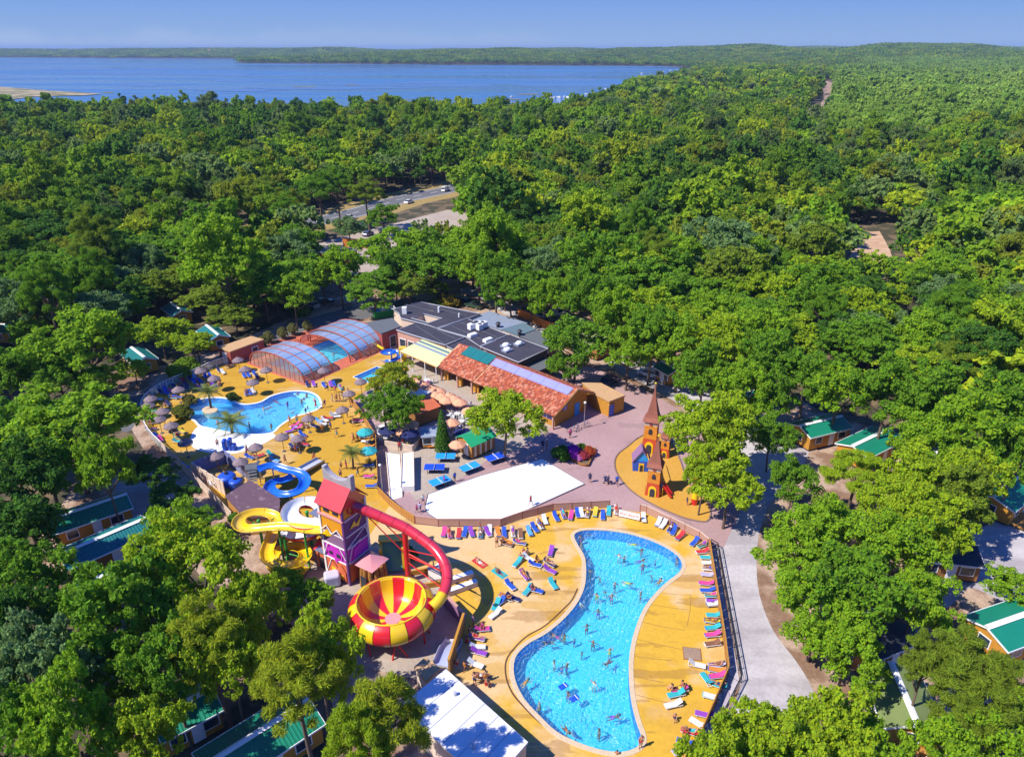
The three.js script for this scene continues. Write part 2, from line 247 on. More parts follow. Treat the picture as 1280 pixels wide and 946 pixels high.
{ const dashes = along(highway, 9).flatMap((p, i, a) => i + 1 < a.length ? [box(0.2, 0.004, 4, p.x, 0.02, p.z, heading(p, a[i + 1]))] : []); structure('road_marking', [...dashes, ...[5.2, -5.2].map((d) => sheet(band(offset(highway, d, false), 0.25), 0.02))], std([0.8, 0.8, 0.8]), 'white markings of the main road'); }
structure('car_park', sheet(list(G, [395, 305, 470, 285, 560, 262, 600, 270, 560, 300, 540, 330, 470, 345, 420, 340]), 0.01), M.terrace, 'pale car park by the main road');
structure('forest_track', sheet(spline(list(G, [1010, 150, 1014, 138, 1028, 131, 1031, 104, 1035, 104, 1035, 132, 1024, 140, 1018, 151]), 30), 3.2), M.sand, 'sandy track cut through the far wood');

const plaza = list(G, [473, 617, 486.7, 631, 501.5, 643, 518.4, 654, 548, 657.5, 626, 657.5, 653, 648, 691, 637.5, 762, 633.5, 808, 641, 838, 655, 874, 673, 886, 683, 905, 684, 925, 640, 930, 600, 905, 556, 850, 512, 800, 485, 750, 462, 690, 450, 560, 480, 500, 470, 437, 500, 451, 521, 470, 552]);
structure('plaza', sheet(plaza, 0.018), M.plaza, 'pinkish paved plaza between pools and hall');
structure('terrace', sheet(list(ZB, [470, 480, 600, 420, 700, 500, 960, 590, 1250, 690, 1400, 800, 1290, 880, 1180, 950, 1000, 1010, 840, 1120, 560, 1260, 390, 930, 360, 790, 250, 650, 330, 590]), 0.024), M.terrace, 'pale paved restaurant terrace');
const kidsDeckP = list(G, [300, 452, 322, 449, 380, 476, 420, 455, 470, 434, 500, 446, 512, 462, 470, 478, 437, 503.8, 450.7, 520.7, 469.8, 552.4, 472.5, 617, 486, 631, 500, 643, 470, 668, 440, 700, 400, 712, 350, 672, 291, 651, 261.5, 619.4, 238.2, 596.1, 206.5, 564.4, 190, 547, 181, 531, 178.5, 512, 184.5, 501, 198, 490, 219.2, 479.4, 244.6, 469.9, 272, 457]);
structure('kids_pool_deck', sheet(kidsDeckP, 0.03, [kidsPool, beach, smallPool]), M.deck, 'ochre painted deck round the lagoon pool');
const bigDeckP = [...list(G, [486, 633, 501, 644, 518, 655, 548, 659, 626, 659, 653, 649, 691, 639, 762, 635, 807.8, 642, 838.3, 656, 873.8, 674, 885.2, 684, 888.7, 688, 905, 806.4, 909.5, 844, 899, 869, 866, 948, 840, 1010]), ...list(G, [700, 1010, 655, 940, 557, 838, 563, 838, 580, 778, 560, 748, 520, 720, 470, 690, 455, 680])];
structure('main_pool_deck', sheet(bigDeckP, 0.036, [bigPool]), M.deckPale, 'worn ochre deck round the large pool');
structure('slide_yard', sheet(list(G, [395, 700, 440, 690, 470, 686, 530, 716, 583, 768, 575, 800, 560, 838, 520, 850, 440, 830, 400, 790, 370, 740]), 0.044), M.terrace, 'pale concrete yard under the water slides');
const playP = spline(list(ZF, [700, 110, 650, 150, 600, 190, 584, 232, 600, 290, 665, 368, 760, 430, 870, 482, 960, 512, 1040, 520, 1050, 440, 950, 330, 900, 200, 840, 100, 770, 80]), 70);
structure('playground_surface', sheet(playP, 0.03), M.playSurface, 'ochre soft surface of the playground');
structure('playground_kerb', sweep([...playP, playP[0], playP[1]].map((p) => p.clone().setY(0.07)), [[-0.09, -0.05], [0.09, -0.05], [0.09, 0.05], [-0.09, 0.05]]), std([0.2, 0.13, 0.12], 0.9), 'dark kerb round the playground');
const court = list(G, [531, 635, 535, 619, 600, 596, 678, 574.5, 730.4, 606, 624, 654, 551, 653, 535, 643]);
structure('white_court', prism(court, 0, 0.16), M.paleConcrete, 'bright white concrete court in the plaza');
structure('court_kerb', sweep([...court, court[0], court[1]].map((p) => p.clone().setY(0.1)), [[-0.07, -0.1], [0.07, -0.1], [0.07, 0.075], [-0.07, 0.075]]), std([0.23, 0.2, 0.25], 0.9), 'dark edge kerb of the white court');
structure('hall_floor', sheet(hallFloor, 0.05, [hallPool]), mapped(texture(256, 6, (u, v) => mul3([0.52, 0.13, 0.07], 0.8 + 0.4 * fbm(u * 20, v * 20, 20, 271, 3))), 0.7), 'terracotta floor of the covered pool');

// ---------------------------------------------------------------- pools
// water stirred by bathers: short crossing wavelets, real relief
function choppy(P, y, cell) {
  const xs = P.map((p) => p.x), zs = P.map((p) => p.z), x0 = Math.min(...xs), z0 = Math.min(...zs), nx = Math.ceil((Math.max(...xs) - x0) / cell) + 1, nz = Math.ceil((Math.max(...zs) - z0) / cell) + 1, A = cell < 0.12 ? 0.105 : 0.07;
  const pos = new Float32Array(nx * nz * 3), uv = new Float32Array(nx * nz * 2), ok = new Uint8Array(nx * nz), idx = [];
  for (let j = 0; j < nz; j++) for (let i = 0; i < nx; i++) {
    const x = x0 + i * cell, z = z0 + j * cell, w = fbm(x * 0.9, z * 0.9, 9999, 921, 2) * 2.4, q = fbm(x * 0.8 + 40, z * 0.8, 9999, 925, 2) * 2.4, calm = 0.35 + 0.9 * step(0.36, 0.62, fbm(x * 0.16, z * 0.16, 9999, 931, 3)), k = (i + nx * j);
    pos.set([x, y + A * calm * (Math.sin(TAU * (x / 0.62 + z / 1.1 + w)) + Math.sin(TAU * (z / 0.55 - x / 1.3 + q))), z], k * 3); uv.set([x, -z], k * 2); ok[k] = inside(P, x, z) ? 1 : 0;
  }
  for (let j = 0; j + 1 < nz; j++) for (let i = 0; i + 1 < nx; i++) { const a = i + nx * j, b = a + 1, c = a + nx, d = c + 1; if (ok[a] || ok[b] || ok[c] || ok[d]) idx.push(a, c, b, b, c, d); }
  const g = new THREE.BufferGeometry(); g.setAttribute('position', new THREE.BufferAttribute(pos, 3)); g.setAttribute('uv', new THREE.BufferAttribute(uv, 2)); g.setIndex(idx); g.computeVertexNormals(); return g;
}
function pool(name, P, depth, level, lining, rim, rimW, label, chop) {
  const floor = sheet(P, -depth), n = P.length, pos = [], uv = [];
  for (let i = 0; i < n; i++) { const a = P[i], b = P[(i + 1) % n]; for (const [p, y] of [[a, 0.03], [b, 0.03], [a, -depth], [b, 0.03], [b, -depth], [a, -depth]]) { pos.push(p.x, y, p.z); uv.push(p.x + p.z, y); } }
  const wall = new THREE.BufferGeometry(); wall.setAttribute('position', new THREE.Float32BufferAttribute(pos, 3)); wall.setAttribute('uv', new THREE.Float32BufferAttribute(uv, 2)); wall.computeVertexNormals();
  structure(name + '_floor', floor, lining, 'lined floor of the ' + label);
  structure(name + '_wall', wall, M.linerWall, 'blue lined side of the ' + label);
  structure(name + '_coping', prism(outward(P, rimW), 0.02, 0.075, [outward(P, -0.03)], 0.015), rim, 'pale stone edging of the ' + label);
  structure(name + '_water', chop ? choppy(P, -level, chop) : sheet(P, -level), M.poolWater, 'clear blue water of the ' + label);
}
pool('main_pool', bigPool, 1.35, 0.1, M.linerBig, M.coping, 0.4, 'large kidney shaped pool', 0.09);
pool('lagoon', kidsPool, 0.9, 0.08, M.linerKids, M.whiteCoping, 0.3, 'lagoon pool with palms', 0.13);
pool('small_pool', smallPool, 0.7, 0.08, M.linerBig, M.whiteCoping, 0.15, 'small pool behind the umbrellas', 0.1);
pool('covered_pool', hallPool, 1.2, 0.05, M.linerIndoor, std([0.5, 0.14, 0.08], 0.7), 0.2, 'covered pool');
structure('pool_ledge', sheet(spline(list(G, [366, 489.5, 379.9, 489.6, 392.2, 493.3, 398.6, 500.6, 398.5, 509.3, 386.2, 515, 371.4, 519.2, 362, 523.6, 376, 512, 380, 501]), 40), -0.32), M.ledge, 'pale shallow ledge at the dry end of the lagoon pool');
structure('pool_beach', sheet(outward(beach, 0.05), 0.012), M.paleConcrete, 'white paddling beach of the lagoon pool');
{ const o = offset(list(ZH, [262, 275, 240, 320, 200, 362, 130, 425, 60, 465, 12, 510, -22, 560, -25, 620, 0, 690, 45, 745, 100, 800, 180, 865]), 0); structure('drain_channel', sweep(new THREE.CatmullRomCurve3(o).getPoints(60).map((p) => p.setY(0.045)), [[-0.07, -0.01], [0.07, -0.01], [0.07, 0.012], [-0.07, 0.012]]), std([0.1, 0.04, 0.02], 0.8), 'dark drain channel along the large pool'); }
{ const g = [G(287, 516, -0.9), G(262, 510.5, -0.9)]; const isl = spline(list(ZU, [660, 665, 690, 635, 740, 622, 810, 635, 845, 665, 810, 692, 720, 700]), 30); structure('pool_island', prism(isl, -0.9, 0.12, [], 0.05), M.coping, 'pale round island in the lagoon pool'); }

[[380, 108.5, 14, 1.2], [500, 124.5, 16, 1.1], [135, 115.5, 10, 1.6], [662, 117.5, 18, 1.5], [440, 106, 10, 1], [640, 123.8, 14, 1.2]].forEach(([x, y, w, h], i) => { const rnd = RNG(i + 5), q = []; for (let k = 0; k < 12; k++) { const a = k / 12 * TAU, r = 0.7 + 0.5 * rnd(); q.push(G(x + Math.cos(a) * w * r, y + Math.sin(a) * h * 0.5 * r)); } structure('sandbar', sheet(spline(q, 30), -0.1), mapped(texture(64, 80, (u, v) => mix3([0.05, 0.07, 0.04], [0.22, 0.2, 0.12], fbm(u * 4, v * 4, 4, 277 + i, 3))), 1), 'low dark sandbar in the lake'); });
[[516, 408, 692, 442], [600, 292, 716, 300], [716, 300, 700, 425], [492, 475, 690, 520], [486, 545, 640, 562], [478, 622, 606, 650], [556, 338, 706, 360], [500, 700, 620, 730]].forEach(([a, b, c, d]) => structure('deck_joint', sheet(band([ZH(a, b), ZH((a + c) / 2 + 4, (b + d) / 2 + 3), ZH(c, d)], 0.06), 0.042), std([0.3, 0.16, 0.04], 0.9), 'thin dark joint in the large pool deck'));

M.calm = std([0.035, 0.1, 0.28], 0.16);
{ const rnd = RNG(818); for (let i = 0; i < 26; i++) { const y = 75 + 46 * Math.pow(rnd(), 0.9), x = -40 + 760 * rnd(), w = (30 + 90 * rnd()) * (y < 88 ? 1.4 : 1), h = 0.5 + (y - 70) * 0.035, q = []; for (let k = 0; k < 16; k++) { const a = k / 16 * TAU, r = 0.6 + 0.6 * rnd(); q.push(G(x + Math.cos(a) * w * r, y + Math.sin(a) * h * r, -0.2)); } if (q.every((p) => inside(lake, p.x, p.z) && !inside(spit, p.x, p.z))) structure('calm_water', sheet(spline(q, 48), -0.2 + i * 0.003), M.calm, 'smooth calm lane on the lake'); } }
// ---------------------------------------------------------------- trees
// a crown is thousands of single leaf sprays on and in many rounded boughs
function leafCloud(lobes, n, len, wid, seed, { up = 0.35, scatter = 0.75, inner = 0.72, hueVar = 0.35, needle = 0 } = {}) {
  const rnd = RNG(seed), wts = []; let tot = 0; for (const l of lobes) { tot += l.r * l.r; wts.push(tot); }
  const pos = new Float32Array(n * 12), col = new Float32Array(n * 12), idx = new Uint32Array(n * 6), d = V(), nn = V(), t = V(), b = V(), p = V(), nv = new Float32Array(n * 12);
  for (let i = 0; i < n; i++) {
    const w = rnd() * tot; let k = wts.findIndex((x) => x >= w); const l = lobes[k];
    do d.set(rnd() * 2 - 1, rnd() * 2 - 1, rnd() * 2 - 1); while (d.lengthSq() > 1 || d.lengthSq() < 0.01);
    d.normalize(); if (d.y < -0.2 && rnd() < 0.6) d.y = -d.y;
    const q = l.r * (inner + (1.08 - inner) * Math.sqrt(rnd()));
    p.set(l.x + d.x * q, l.y + d.y * q * (l.f ?? 0.85), l.z + d.z * q);
    nn.copy(d).multiplyScalar(0.8); nn.y += up; nn.x += (rnd() - 0.5) * 2 * scatter; nn.y += (rnd() - 0.5) * 2 * scatter; nn.z += (rnd() - 0.5) * 2 * scatter; nn.normalize();
    t.set(rnd() - 0.5, rnd() - 0.5, rnd() - 0.5); if (needle) t.addScaledVector(d, needle).setY(t.y + 0.35 * needle); t.addScaledVector(nn, -t.dot(nn)).normalize(); b.crossVectors(nn, t);
    const s = 0.7 + 0.6 * rnd(), L = len * s * 0.5, W = wid * s * 0.5, f = 0.25 * W, o = i * 12;
    const P4 = [[-L, 0, 0], [0.15 * L, W, -f], [L, 0, 0], [0.15 * L, -W, -f]];
    const hue = (rnd() - 0.5) * hueVar, br = 0.8 + 0.4 * rnd();
    for (let v = 0; v < 4; v++) {
      const [a, c, e] = P4[v];
      for (let m = 0; m < 3; m++) { const ax = 'xyz'[m]; pos[o + v * 3 + m] = p[ax] + t[ax] * a + b[ax] * c + nn[ax] * e; nv[o + v * 3 + m] = nn[ax]; }
      col[o + v * 3] = br * (1 + hue * 1.3); col[o + v * 3 + 1] = br * (1 + hue * 0.35); col[o + v * 3 + 2] = br * (1 - hue * 0.5);
    }
    idx.set([o / 3, o / 3 + 2, o / 3 + 1, o / 3, o / 3 + 3, o / 3 + 2], i * 6);
  }
  const g = new THREE.BufferGeometry();
  g.setAttribute('position', new THREE.BufferAttribute(pos, 3)); g.setAttribute('normal', new THREE.BufferAttribute(nv, 3)); g.setAttribute('color', new THREE.BufferAttribute(col, 3)); g.setIndex(new THREE.BufferAttribute(idx, 1));
  return g;
}
function oakLobes(seed, rad, rv, cy, n, twigs = 11) { // boughs of an uneven broadleaf crown, each carrying many separate twig clumps
  const rnd = RNG(seed), L = [], sx = 0.85 + 0.3 * rnd(), sz = 0.85 + 0.3 * rnd(), flat = 0.8 + 0.35 * rnd();
  for (let i = 0; i < n; i++) {
    const th = i * 2.39996 + rnd() * 1.1, e = Math.asin(-0.38 + 1.36 * ((i + 0.5) / n)), out = rnd() < 0.18 ? 1.02 + 0.2 * rnd() : 0.58 + 0.36 * rnd(), r = rad * (0.19 + 0.17 * rnd());
    const x = Math.cos(th) * Math.cos(e) * rad * out * sx, y = cy + Math.sin(e) * rv * out * flat, z = Math.sin(th) * Math.cos(e) * rad * out * sz;
    for (let k = 0; k < twigs; k++) {
      const a = rnd() * TAU, c = -0.35 + 1.35 * rnd(), q = Math.sqrt(Math.max(0, 1 - c * c)), d = r * (0.55 + 0.55 * rnd());
      L.push({ x: x + Math.cos(a) * q * d, y: y + c * d * 0.8, z: z + Math.sin(a) * q * d, r: twigs < 5 ? r * 0.7 : r * (0.3 + 0.22 * rnd()), f: 0.7 });
    }
  }
  return L;
}
function pineLobes(seed, rad, cy, n) { // flat tufted shelves of a maritime pine
  const rnd = RNG(seed), L = [];
  for (let i = 0; i < n; i++) { const th = i * 2.39996 + rnd(), q = Math.sqrt((i + 0.3) / n), k = rad * q * 0.85; L.push({ x: Math.cos(th) * k, y: cy + (1 - q * q) * rad * 0.75 + (rnd() - 0.5) * rad * 0.7, z: Math.sin(th) * k, r: rad * (n > 60 ? 0.085 + 0.09 * rnd() : 0.17 + 0.12 * rnd()), f: 0.7 }); }
  return L;
}
function trunkGeo(h, r, limbs, spread, seed, lean = 0) {
  const rnd = RNG(seed), top = V(lean, h, lean * 0.4), gs = [bar(V(0, -0.1, 0), top, r, 8, r * 0.6)];
  for (let i = 0; i < limbs; i++) {
    const th = i * 2.4 + rnd(), y = h * (0.62 + 0.38 * rnd()), s = V(lean * y / h, y, lean * 0.4 * y / h), m = s.clone().add(V(Math.cos(th) * spread * 0.5, h * 0.18, Math.sin(th) * spread * 0.5)), e = m.clone().add(V(Math.cos(th + 0.3) * spread * 0.5, h * 0.2, Math.sin(th + 0.3) * spread * 0.5));
    gs.push(bar(s, m, r * 0.45, 6, r * 0.3), bar(m, e, r * 0.3, 5, r * 0.12));
  }
  return join(gs);
}
const leafMat = (c) => new THREE.MeshPhysicalMaterial({ color: c ? rgb(...c) : rgb(1, 1, 1), vertexColors: true, roughness: 1, specularIntensity: 0.15, transmission: 0.45, thickness: 0, side: THREE.DoubleSide });
const TONES = { // colour of the leaves, and how one would call it
  lime: [[0.330, 0.464, 0.016], 'yellow-green'], bright: [[0.242, 0.416, 0.016], 'bright green'], mid: [[0.160, 0.324, 0.016], 'mid green'], deep: [[0.077, 0.194, 0.018], 'dark green'],
  olive: [[0.215, 0.308, 0.022], 'olive green'], grey: [[0.182, 0.302, 0.095], 'grey-green'], gold: [[0.341, 0.410, 0.020], 'golden green'],
};
const toneMat = {}; for (const k in TONES) toneMat[k] = leafMat(TONES[k][0]);
const bark = mapped(texture(128, 2, (u, v) => mul3([0.13, 0.09, 0.065], 0.6 + 0.8 * fbm(u * 24, v * 5, 24, 281, 3))), 1), paleBark = std([0.4, 0.36, 0.31], 1);
const oaks = [1, 2, 3, 4, 5, 6].map((s) => ({ crown: leafCloud(oakLobes(s * 11, 5, 4.1, 7.4, 30 + s), 12500, 0.4, 0.27, s * 17, { inner: 0.25, scatter: 0.8 }), trunk: trunkGeo(6.4, 0.26, 9, 4.2, s * 5, (s % 3 - 1) * 0.5) }));
const pines = [1, 2, 3].map((s) => ({ crown: leafCloud(pineLobes(s * 19, 4.6, 9, 74), 15000, 0.6, 0.085, s * 23, { up: 0.15, scatter: 0.9, inner: 0.2, hueVar: 0.3, needle: 0.6 }), trunk: trunkGeo(9, 0.24, 7, 3, s * 7, 0.4) }));
const oaksMid = [1, 2, 3, 4, 5].map((s) => leafCloud(oakLobes(s * 41, 5.1, 4.2, 7.4, 24, 6), 1900, 0.95, 0.66, s * 43, { inner: 0.3 }));
const pinesMid = [1, 2].map((s) => leafCloud(pineLobes(s * 47, 4.4, 9, 20), 1700, 1.3, 0.3, s * 53, { up: 0.3, inner: 0.3, needle: 0.4 }));
const oaksFar = [1, 2].map((s) => leafCloud(oakLobes(s * 61, 5.2, 4.4, 6.8, 14, 3), 360, 2.1, 1.6, s * 67, { inner: 0.4 }));
const canopy = [1, 2].map((s) => { const rnd = RNG(s * 71), L = []; for (let i = 0; i < 9; i++) L.push(...oakLobes(s * 73 + i, 5.5, 4.5, 7 + 3 * rnd(), 3, 1).map((l) => ({ ...l, x: l.x + ((i % 3) - 1) * 9 + rnd() * 4, z: l.z + (Math.floor(i / 3) - 1) * 9 + rnd() * 4 }))); return leafCloud(L, 520, 4.2, 3.2, s * 79); });
const firs = { crown: leafCloud(Array.from({ length: 12 }, (_, i) => ({ x: 0, y: 0.9 + i * 0.52, z: 0, r: 1.05 * (1 - i / 12.5) + 0.08, f: 0.9 })), 3600, 0.3, 0.12, 83), trunk: trunkGeo(1.4, 0.13, 0, 0, 3) };
const shrubGeo = leafCloud([[0, 0.7, 0, 0.8], [0.7, 0.5, 0.2, 0.55], [-0.6, 0.55, -0.2, 0.6], [0.1, 0.5, 0.7, 0.5], [-0.1, 0.5, -0.7, 0.5]].map(([x, y, z, r]) => ({ x, y, z, r })), 1500, 0.26, 0.17, 89);

// what stands in the place, to say where a tree is
const LAND = [
  ['tile-roofed hall', 0, -103], ['flat-roofed block', -8, -125], ['covered pool', -38, -118], ['lagoon pool', -35, -102], ['yellow water slide', -27, -64], ['striped bowl slide', -12, -53], ['white roof near the bowl', -2, -42],
  ['large pool', 5, -57], ['white court', 0, -77], ['playground towers', 20, -80], ['cabins by the road bend', 45, -87], ['cabin at the far road', 61, -73], ['pitch road', 62, -66], ['campsite road', 28, -60], ['wooden fence behind the hall', 7, -137],
  ['green-roofed barn', 16, -126], ['cabins beside the wall', -48, -66], ['cabin with ribbed roof', -20, -39], ['rear road', -50, -125], ['car park', -35, -195], ['main road', -60, -235], ['pale clearing', 102, -192], ['small yellow cabins', -58, -135], ['porch cabin with banners', 33, -45], ['brown-ended cabin', 47, -62], ['lake shore', -100, -560],
];
const ranks = {};
function where(p) {
  let best = null; for (const l of LAND) { const d = Math.hypot(p.x - l[1], p.z - l[2]); if (!best || d < best.d) best = { d, l }; }
  const dx = p.x - best.l[1], dz = p.z - best.l[2], dir = Math.abs(dx) > Math.abs(dz) * 1.2 ? (dx > 0 ? 'right of' : 'left of') : dz < 0 ? 'beyond' : 'in front of';
  return [dir, best.l[0]];
}
const kindWord = { oak: 'leafy tree', pine: 'pine' };
const planned = [];   // trees to plant one by one, largest in view first
function plan(p, scale, kind, tone, tall = 1, own) { planned.push({ p, scale, kind, tone, tall, own, size: scale / camera.position.distanceTo(p) }); }
const protos = {};
function plantAll() {
  planned.sort((a, b) => b.size - a.size);
  for (const t of planned) {
    const rnd = RNG(Math.round(t.p.x * 37 + t.p.z * 91)), set = t.kind === 'pine' ? pines : oaks, k = Math.floor(rnd() * set.length), key = t.kind + k + t.tone;
    const [dir, name] = where(t.p), q = dir + name, c = (ranks[q] = (ranks[q] ?? -1) + 1);
    const label = t.own ?? `${TONES[t.tone][1]} ${kindWord[t.kind]} ${dir} the ${name}, ${ORD[c] ?? 'farthest'} largest there`;
    const p = t.p.clone().setY(0), ry = rnd() * TAU; let o;
    if (!protos[key]) { o = protos[key] = thing(t.kind === 'pine' ? 'pine_tree' : 'broadleaf_tree', label, 'tree', p, ry); mesh('crown', set[k].crown, toneMat[t.tone], o); mesh('trunk', set[k].trunk, bark, o); }
    else o = copy(protos[key], p, ry, label);
    o.scale.set(t.scale, t.scale * t.tall, t.scale);
    o.userData.group = t.kind === 'pine' ? 'pines of the wood' : 'leafy trees of the wood';
  }
}
// trees that the photograph singles out: crown centre in the photograph, crown radius there, kind, tone, height of the crown's middle
const singled = [
  [86, 540, 68, 'oak', 'bright', 9, 'big bright green leafy tree above the cabin roofs by the wall'], [55, 580, 45, 'oak', 'mid', 8], [132, 592, 28, 'oak', 'bright', 8], [105, 436, 50, 'oak', 'bright', 9], [25, 545, 50, 'oak', 'mid', 8], [20, 610, 45, 'oak', 'deep', 8], [15, 680, 50, 'oak', 'deep', 7], [28, 735, 46, 'oak', 'mid', 7],
  [160, 775, 58, 'oak', 'mid', 9], [243, 722, 58, 'oak', 'lime', 9], [318, 765, 36, 'oak', 'lime', 8], [222, 688, 34, 'oak', 'bright', 8], [262, 800, 58, 'pine', 'gold', 10, 'golden green pine beside the yellow slide and the cabin roofs'], [372, 848, 62, 'pine', 'gold', 10], [478, 905, 58, 'pine', 'gold', 10, 'golden green pine shading the white roof near the bowl'], [400, 834, 42, 'oak', 'lime', 8], [448, 930, 46, 'pine', 'lime', 10],
  [52, 850, 52, 'oak', 'grey', 9, 'grey-green tree at the lower edge of the wood beside dark undergrowth'], [90, 925, 50, 'oak', 'bright', 9], [12, 800, 45, 'oak', 'deep', 8], [100, 775, 34, 'oak', 'mid', 6], [215, 845, 44, 'oak', 'mid', 8], [288, 832, 34, 'oak', 'lime', 8], [20, 930, 45, 'oak', 'mid', 8], [180, 935, 40, 'oak', 'lime', 7], [150, 850, 38, 'oak', 'mid', 6], [190, 592, 20, 'oak', 'deep', 3], [214, 622, 20, 'oak', 'deep', 3], [240, 655, 20, 'oak', 'mid', 3], [352, 742, 22, 'oak', 'bright', 4], [386, 756, 18, 'oak', 'bright', 3.5], 
  [30, 375, 42, 'oak', 'bright', 8], [15, 335, 38, 'oak', 'deep', 8], [80, 345, 40, 'oak', 'mid', 8], [65, 300, 34, 'oak', 'deep', 9], [120, 310, 36, 'oak', 'mid', 9], [150, 340, 26, 'oak', 'grey', 6], [115, 370, 28, 'oak', 'olive', 7], [150, 385, 32, 'oak', 'mid', 6], [195, 325, 34, 'oak', 'mid', 8], [235, 295, 34, 'oak', 'bright', 9], [190, 365, 26, 'oak', 'olive', 6], [40, 465, 34, 'oak', 'mid', 6], [72, 478, 28, 'oak', 'mid', 6], [166, 464, 14, 'oak', 'lime', 3], [120, 478, 24, 'oak', 'bright', 5], [8, 470, 30, 'oak', 'mid', 7],
  [232, 352, 32, 'oak', 'olive', 6], [272, 372, 34, 'oak', 'olive', 5], [200, 418, 26, 'oak', 'lime', 5], [294, 396, 24, 'oak', 'olive', 4], [342, 352, 42, 'oak', 'bright', 7, 'big bright green leafy tree behind the covered pool'], [310, 340, 34, 'oak', 'bright', 8], [366, 370, 25, 'oak', 'bright', 7], [285, 335, 30, 'oak', 'mid', 7], [245, 430, 20, 'oak', 'lime', 4], 
  [466, 364, 33, 'oak', 'mid', 6, 'round mid green tree in front of the red-fronted kiosk'], [498, 318, 40, 'oak', 'bright', 9], [436, 286, 17, 'oak', 'grey', 5], [510, 360, 24, 'oak', 'olive', 5], [545, 335, 34, 'oak', 'mid', 8], [548, 362, 14, 'oak', 'olive', 3], [590, 315, 34, 'oak', 'bright', 9],
  [330, 240, 28, 'pine', 'olive', 12, 'olive green pine with bare trunk beside the main road'], [398, 235, 26, 'pine', 'mid', 13], [420, 230, 24, 'pine', 'mid', 13], [458, 240, 26, 'pine', 'olive', 12], [478, 272, 17, 'oak', 'mid', 6], [360, 262, 22, 'pine', 'mid', 12],
  [720, 430, 33, 'oak', 'mid', 7, 'tall tree between the flat roofs and the green-roofed barn'], [705, 460, 18, 'oak', 'mid', 4], [786, 440, 32, 'oak', 'bright', 7, 'bright green tree beside the small ochre block at the hall end'], [630, 523, 38, 'oak', 'lime', 6.5, 'round yellow-green tree between the hall and the white court'], [492, 478, 24, 'oak', 'gold', 5, 'golden tree beside the small pool and umbrellas'], [480, 512, 24, 'oak', 'mid', 5], [504, 514, 20, 'oak', 'mid', 5],
  [884, 548, 42, 'oak', 'lime', 8, 'large yellow-green tree shading the playground towers'], [912, 608, 35, 'oak', 'lime', 6, 'yellow-green tree by the road at the playground edge'], [900, 535, 34, 'oak', 'lime', 8], [880, 592, 22, 'oak', 'lime', 6], [965, 550, 24, 'oak', 'mid', 5, 'small tree on bare earth beside the road bend'],
  [1070, 590, 42, 'pine', 'lime', 7, 'feathery yellow-green pine in front of the wide green roof'], [992, 605, 22, 'oak', 'mid', 5], [1035, 650, 18, 'oak', 'olive', 4],
  [1000, 700, 44, 'oak', 'bright', 6], [1045, 680, 46, 'oak', 'bright', 7], [1024, 765, 44, 'oak', 'bright', 6], [1070, 740, 52, 'oak', 'mid', 8], [1058, 818, 40, 'oak', 'bright', 6], [1120, 700, 38, 'oak', 'bright', 7], [1155, 655, 34, 'oak', 'lime', 7], [1178, 668, 26, 'oak', 'lime', 6], [1205, 600, 34, 'oak', 'lime', 8], [1145, 760, 36, 'oak', 'bright', 6], [1110, 640, 34, 'oak', 'lime', 6],
  [1150, 610, 40, 'oak', 'lime', 7], [1195, 630, 34, 'oak', 'olive', 7], [1210, 545, 44, 'oak', 'bright', 9], [1255, 520, 44, 'oak', 'mid', 9], [1160, 560, 34, 'oak', 'bright', 8], [1170, 510, 40, 'oak', 'mid', 9], [1110, 500, 38, 'oak', 'mid', 9], [1050, 490, 38, 'oak', 'bright', 8], [1010, 480, 36, 'oak', 'mid', 8], [1270, 580, 30, 'oak', 'mid', 8],
  [1210, 842, 56, 'pine', 'olive', 9, 'big olive pine beside the porch cabin with banners'], [1160, 830, 36, 'pine', 'olive', 8], [1245, 870, 46, 'pine', 'olive', 9], [1272, 740, 14, 'oak', 'bright', 3], [1205, 905, 30, 'pine', 'olive', 7],
  [948, 938, 46, 'oak', 'lime', 7], [1032, 925, 48, 'oak', 'lime', 7], [1078, 942, 34, 'oak', 'bright', 6], [1178, 955, 32, 'oak', 'bright', 6], [985, 968, 40, 'oak', 'lime', 7], [1250, 925, 34, 'oak', 'bright', 6], [898, 972, 28, 'oak', 'lime', 7],
  [880, 470, 30, 'oak', 'mid', 8], [930, 490, 30, 'oak', 'bright', 8], [965, 505, 22, 'oak', 'mid', 7], [850, 435, 32, 'oak', 'bright', 8], [815, 420, 28, 'oak', 'mid', 9], [905, 440, 34, 'oak', 'lime', 9], [960, 455, 34, 'oak', 'mid', 9],
  [640, 365, 26, 'oak', 'mid', 8], [665, 365, 24, 'oak', 'mid', 8], [620, 350, 26, 'oak', 'mid', 9], [690, 378, 22, 'oak', 'bright', 8], [598, 335, 26, 'oak', 'bright', 9], [770, 400, 26, 'oak', 'bright', 9], [785, 165, 13, 'oak', 'gold', 9, 'golden tree standing out in the dark wood toward the lake'], [740, 375, 24, 'oak', 'mid', 10],
];
for (const [px, py, r, kind, tone, h, own] of singled) {
  const p = G(px, py, h), depth = -(p.y - EYE) * Math.sin(TILT) - p.z * Math.cos(TILT), rad = r * depth / FOCAL;
  const s = Math.max(0.5, Math.min(1.75, 1.1 * rad / (kind === 'pine' ? 4.9 : 5.1)));
  plan(p, s, kind, tone, (h / (kind === 'pine' ? 10 : 7.4)) / s, own);
}
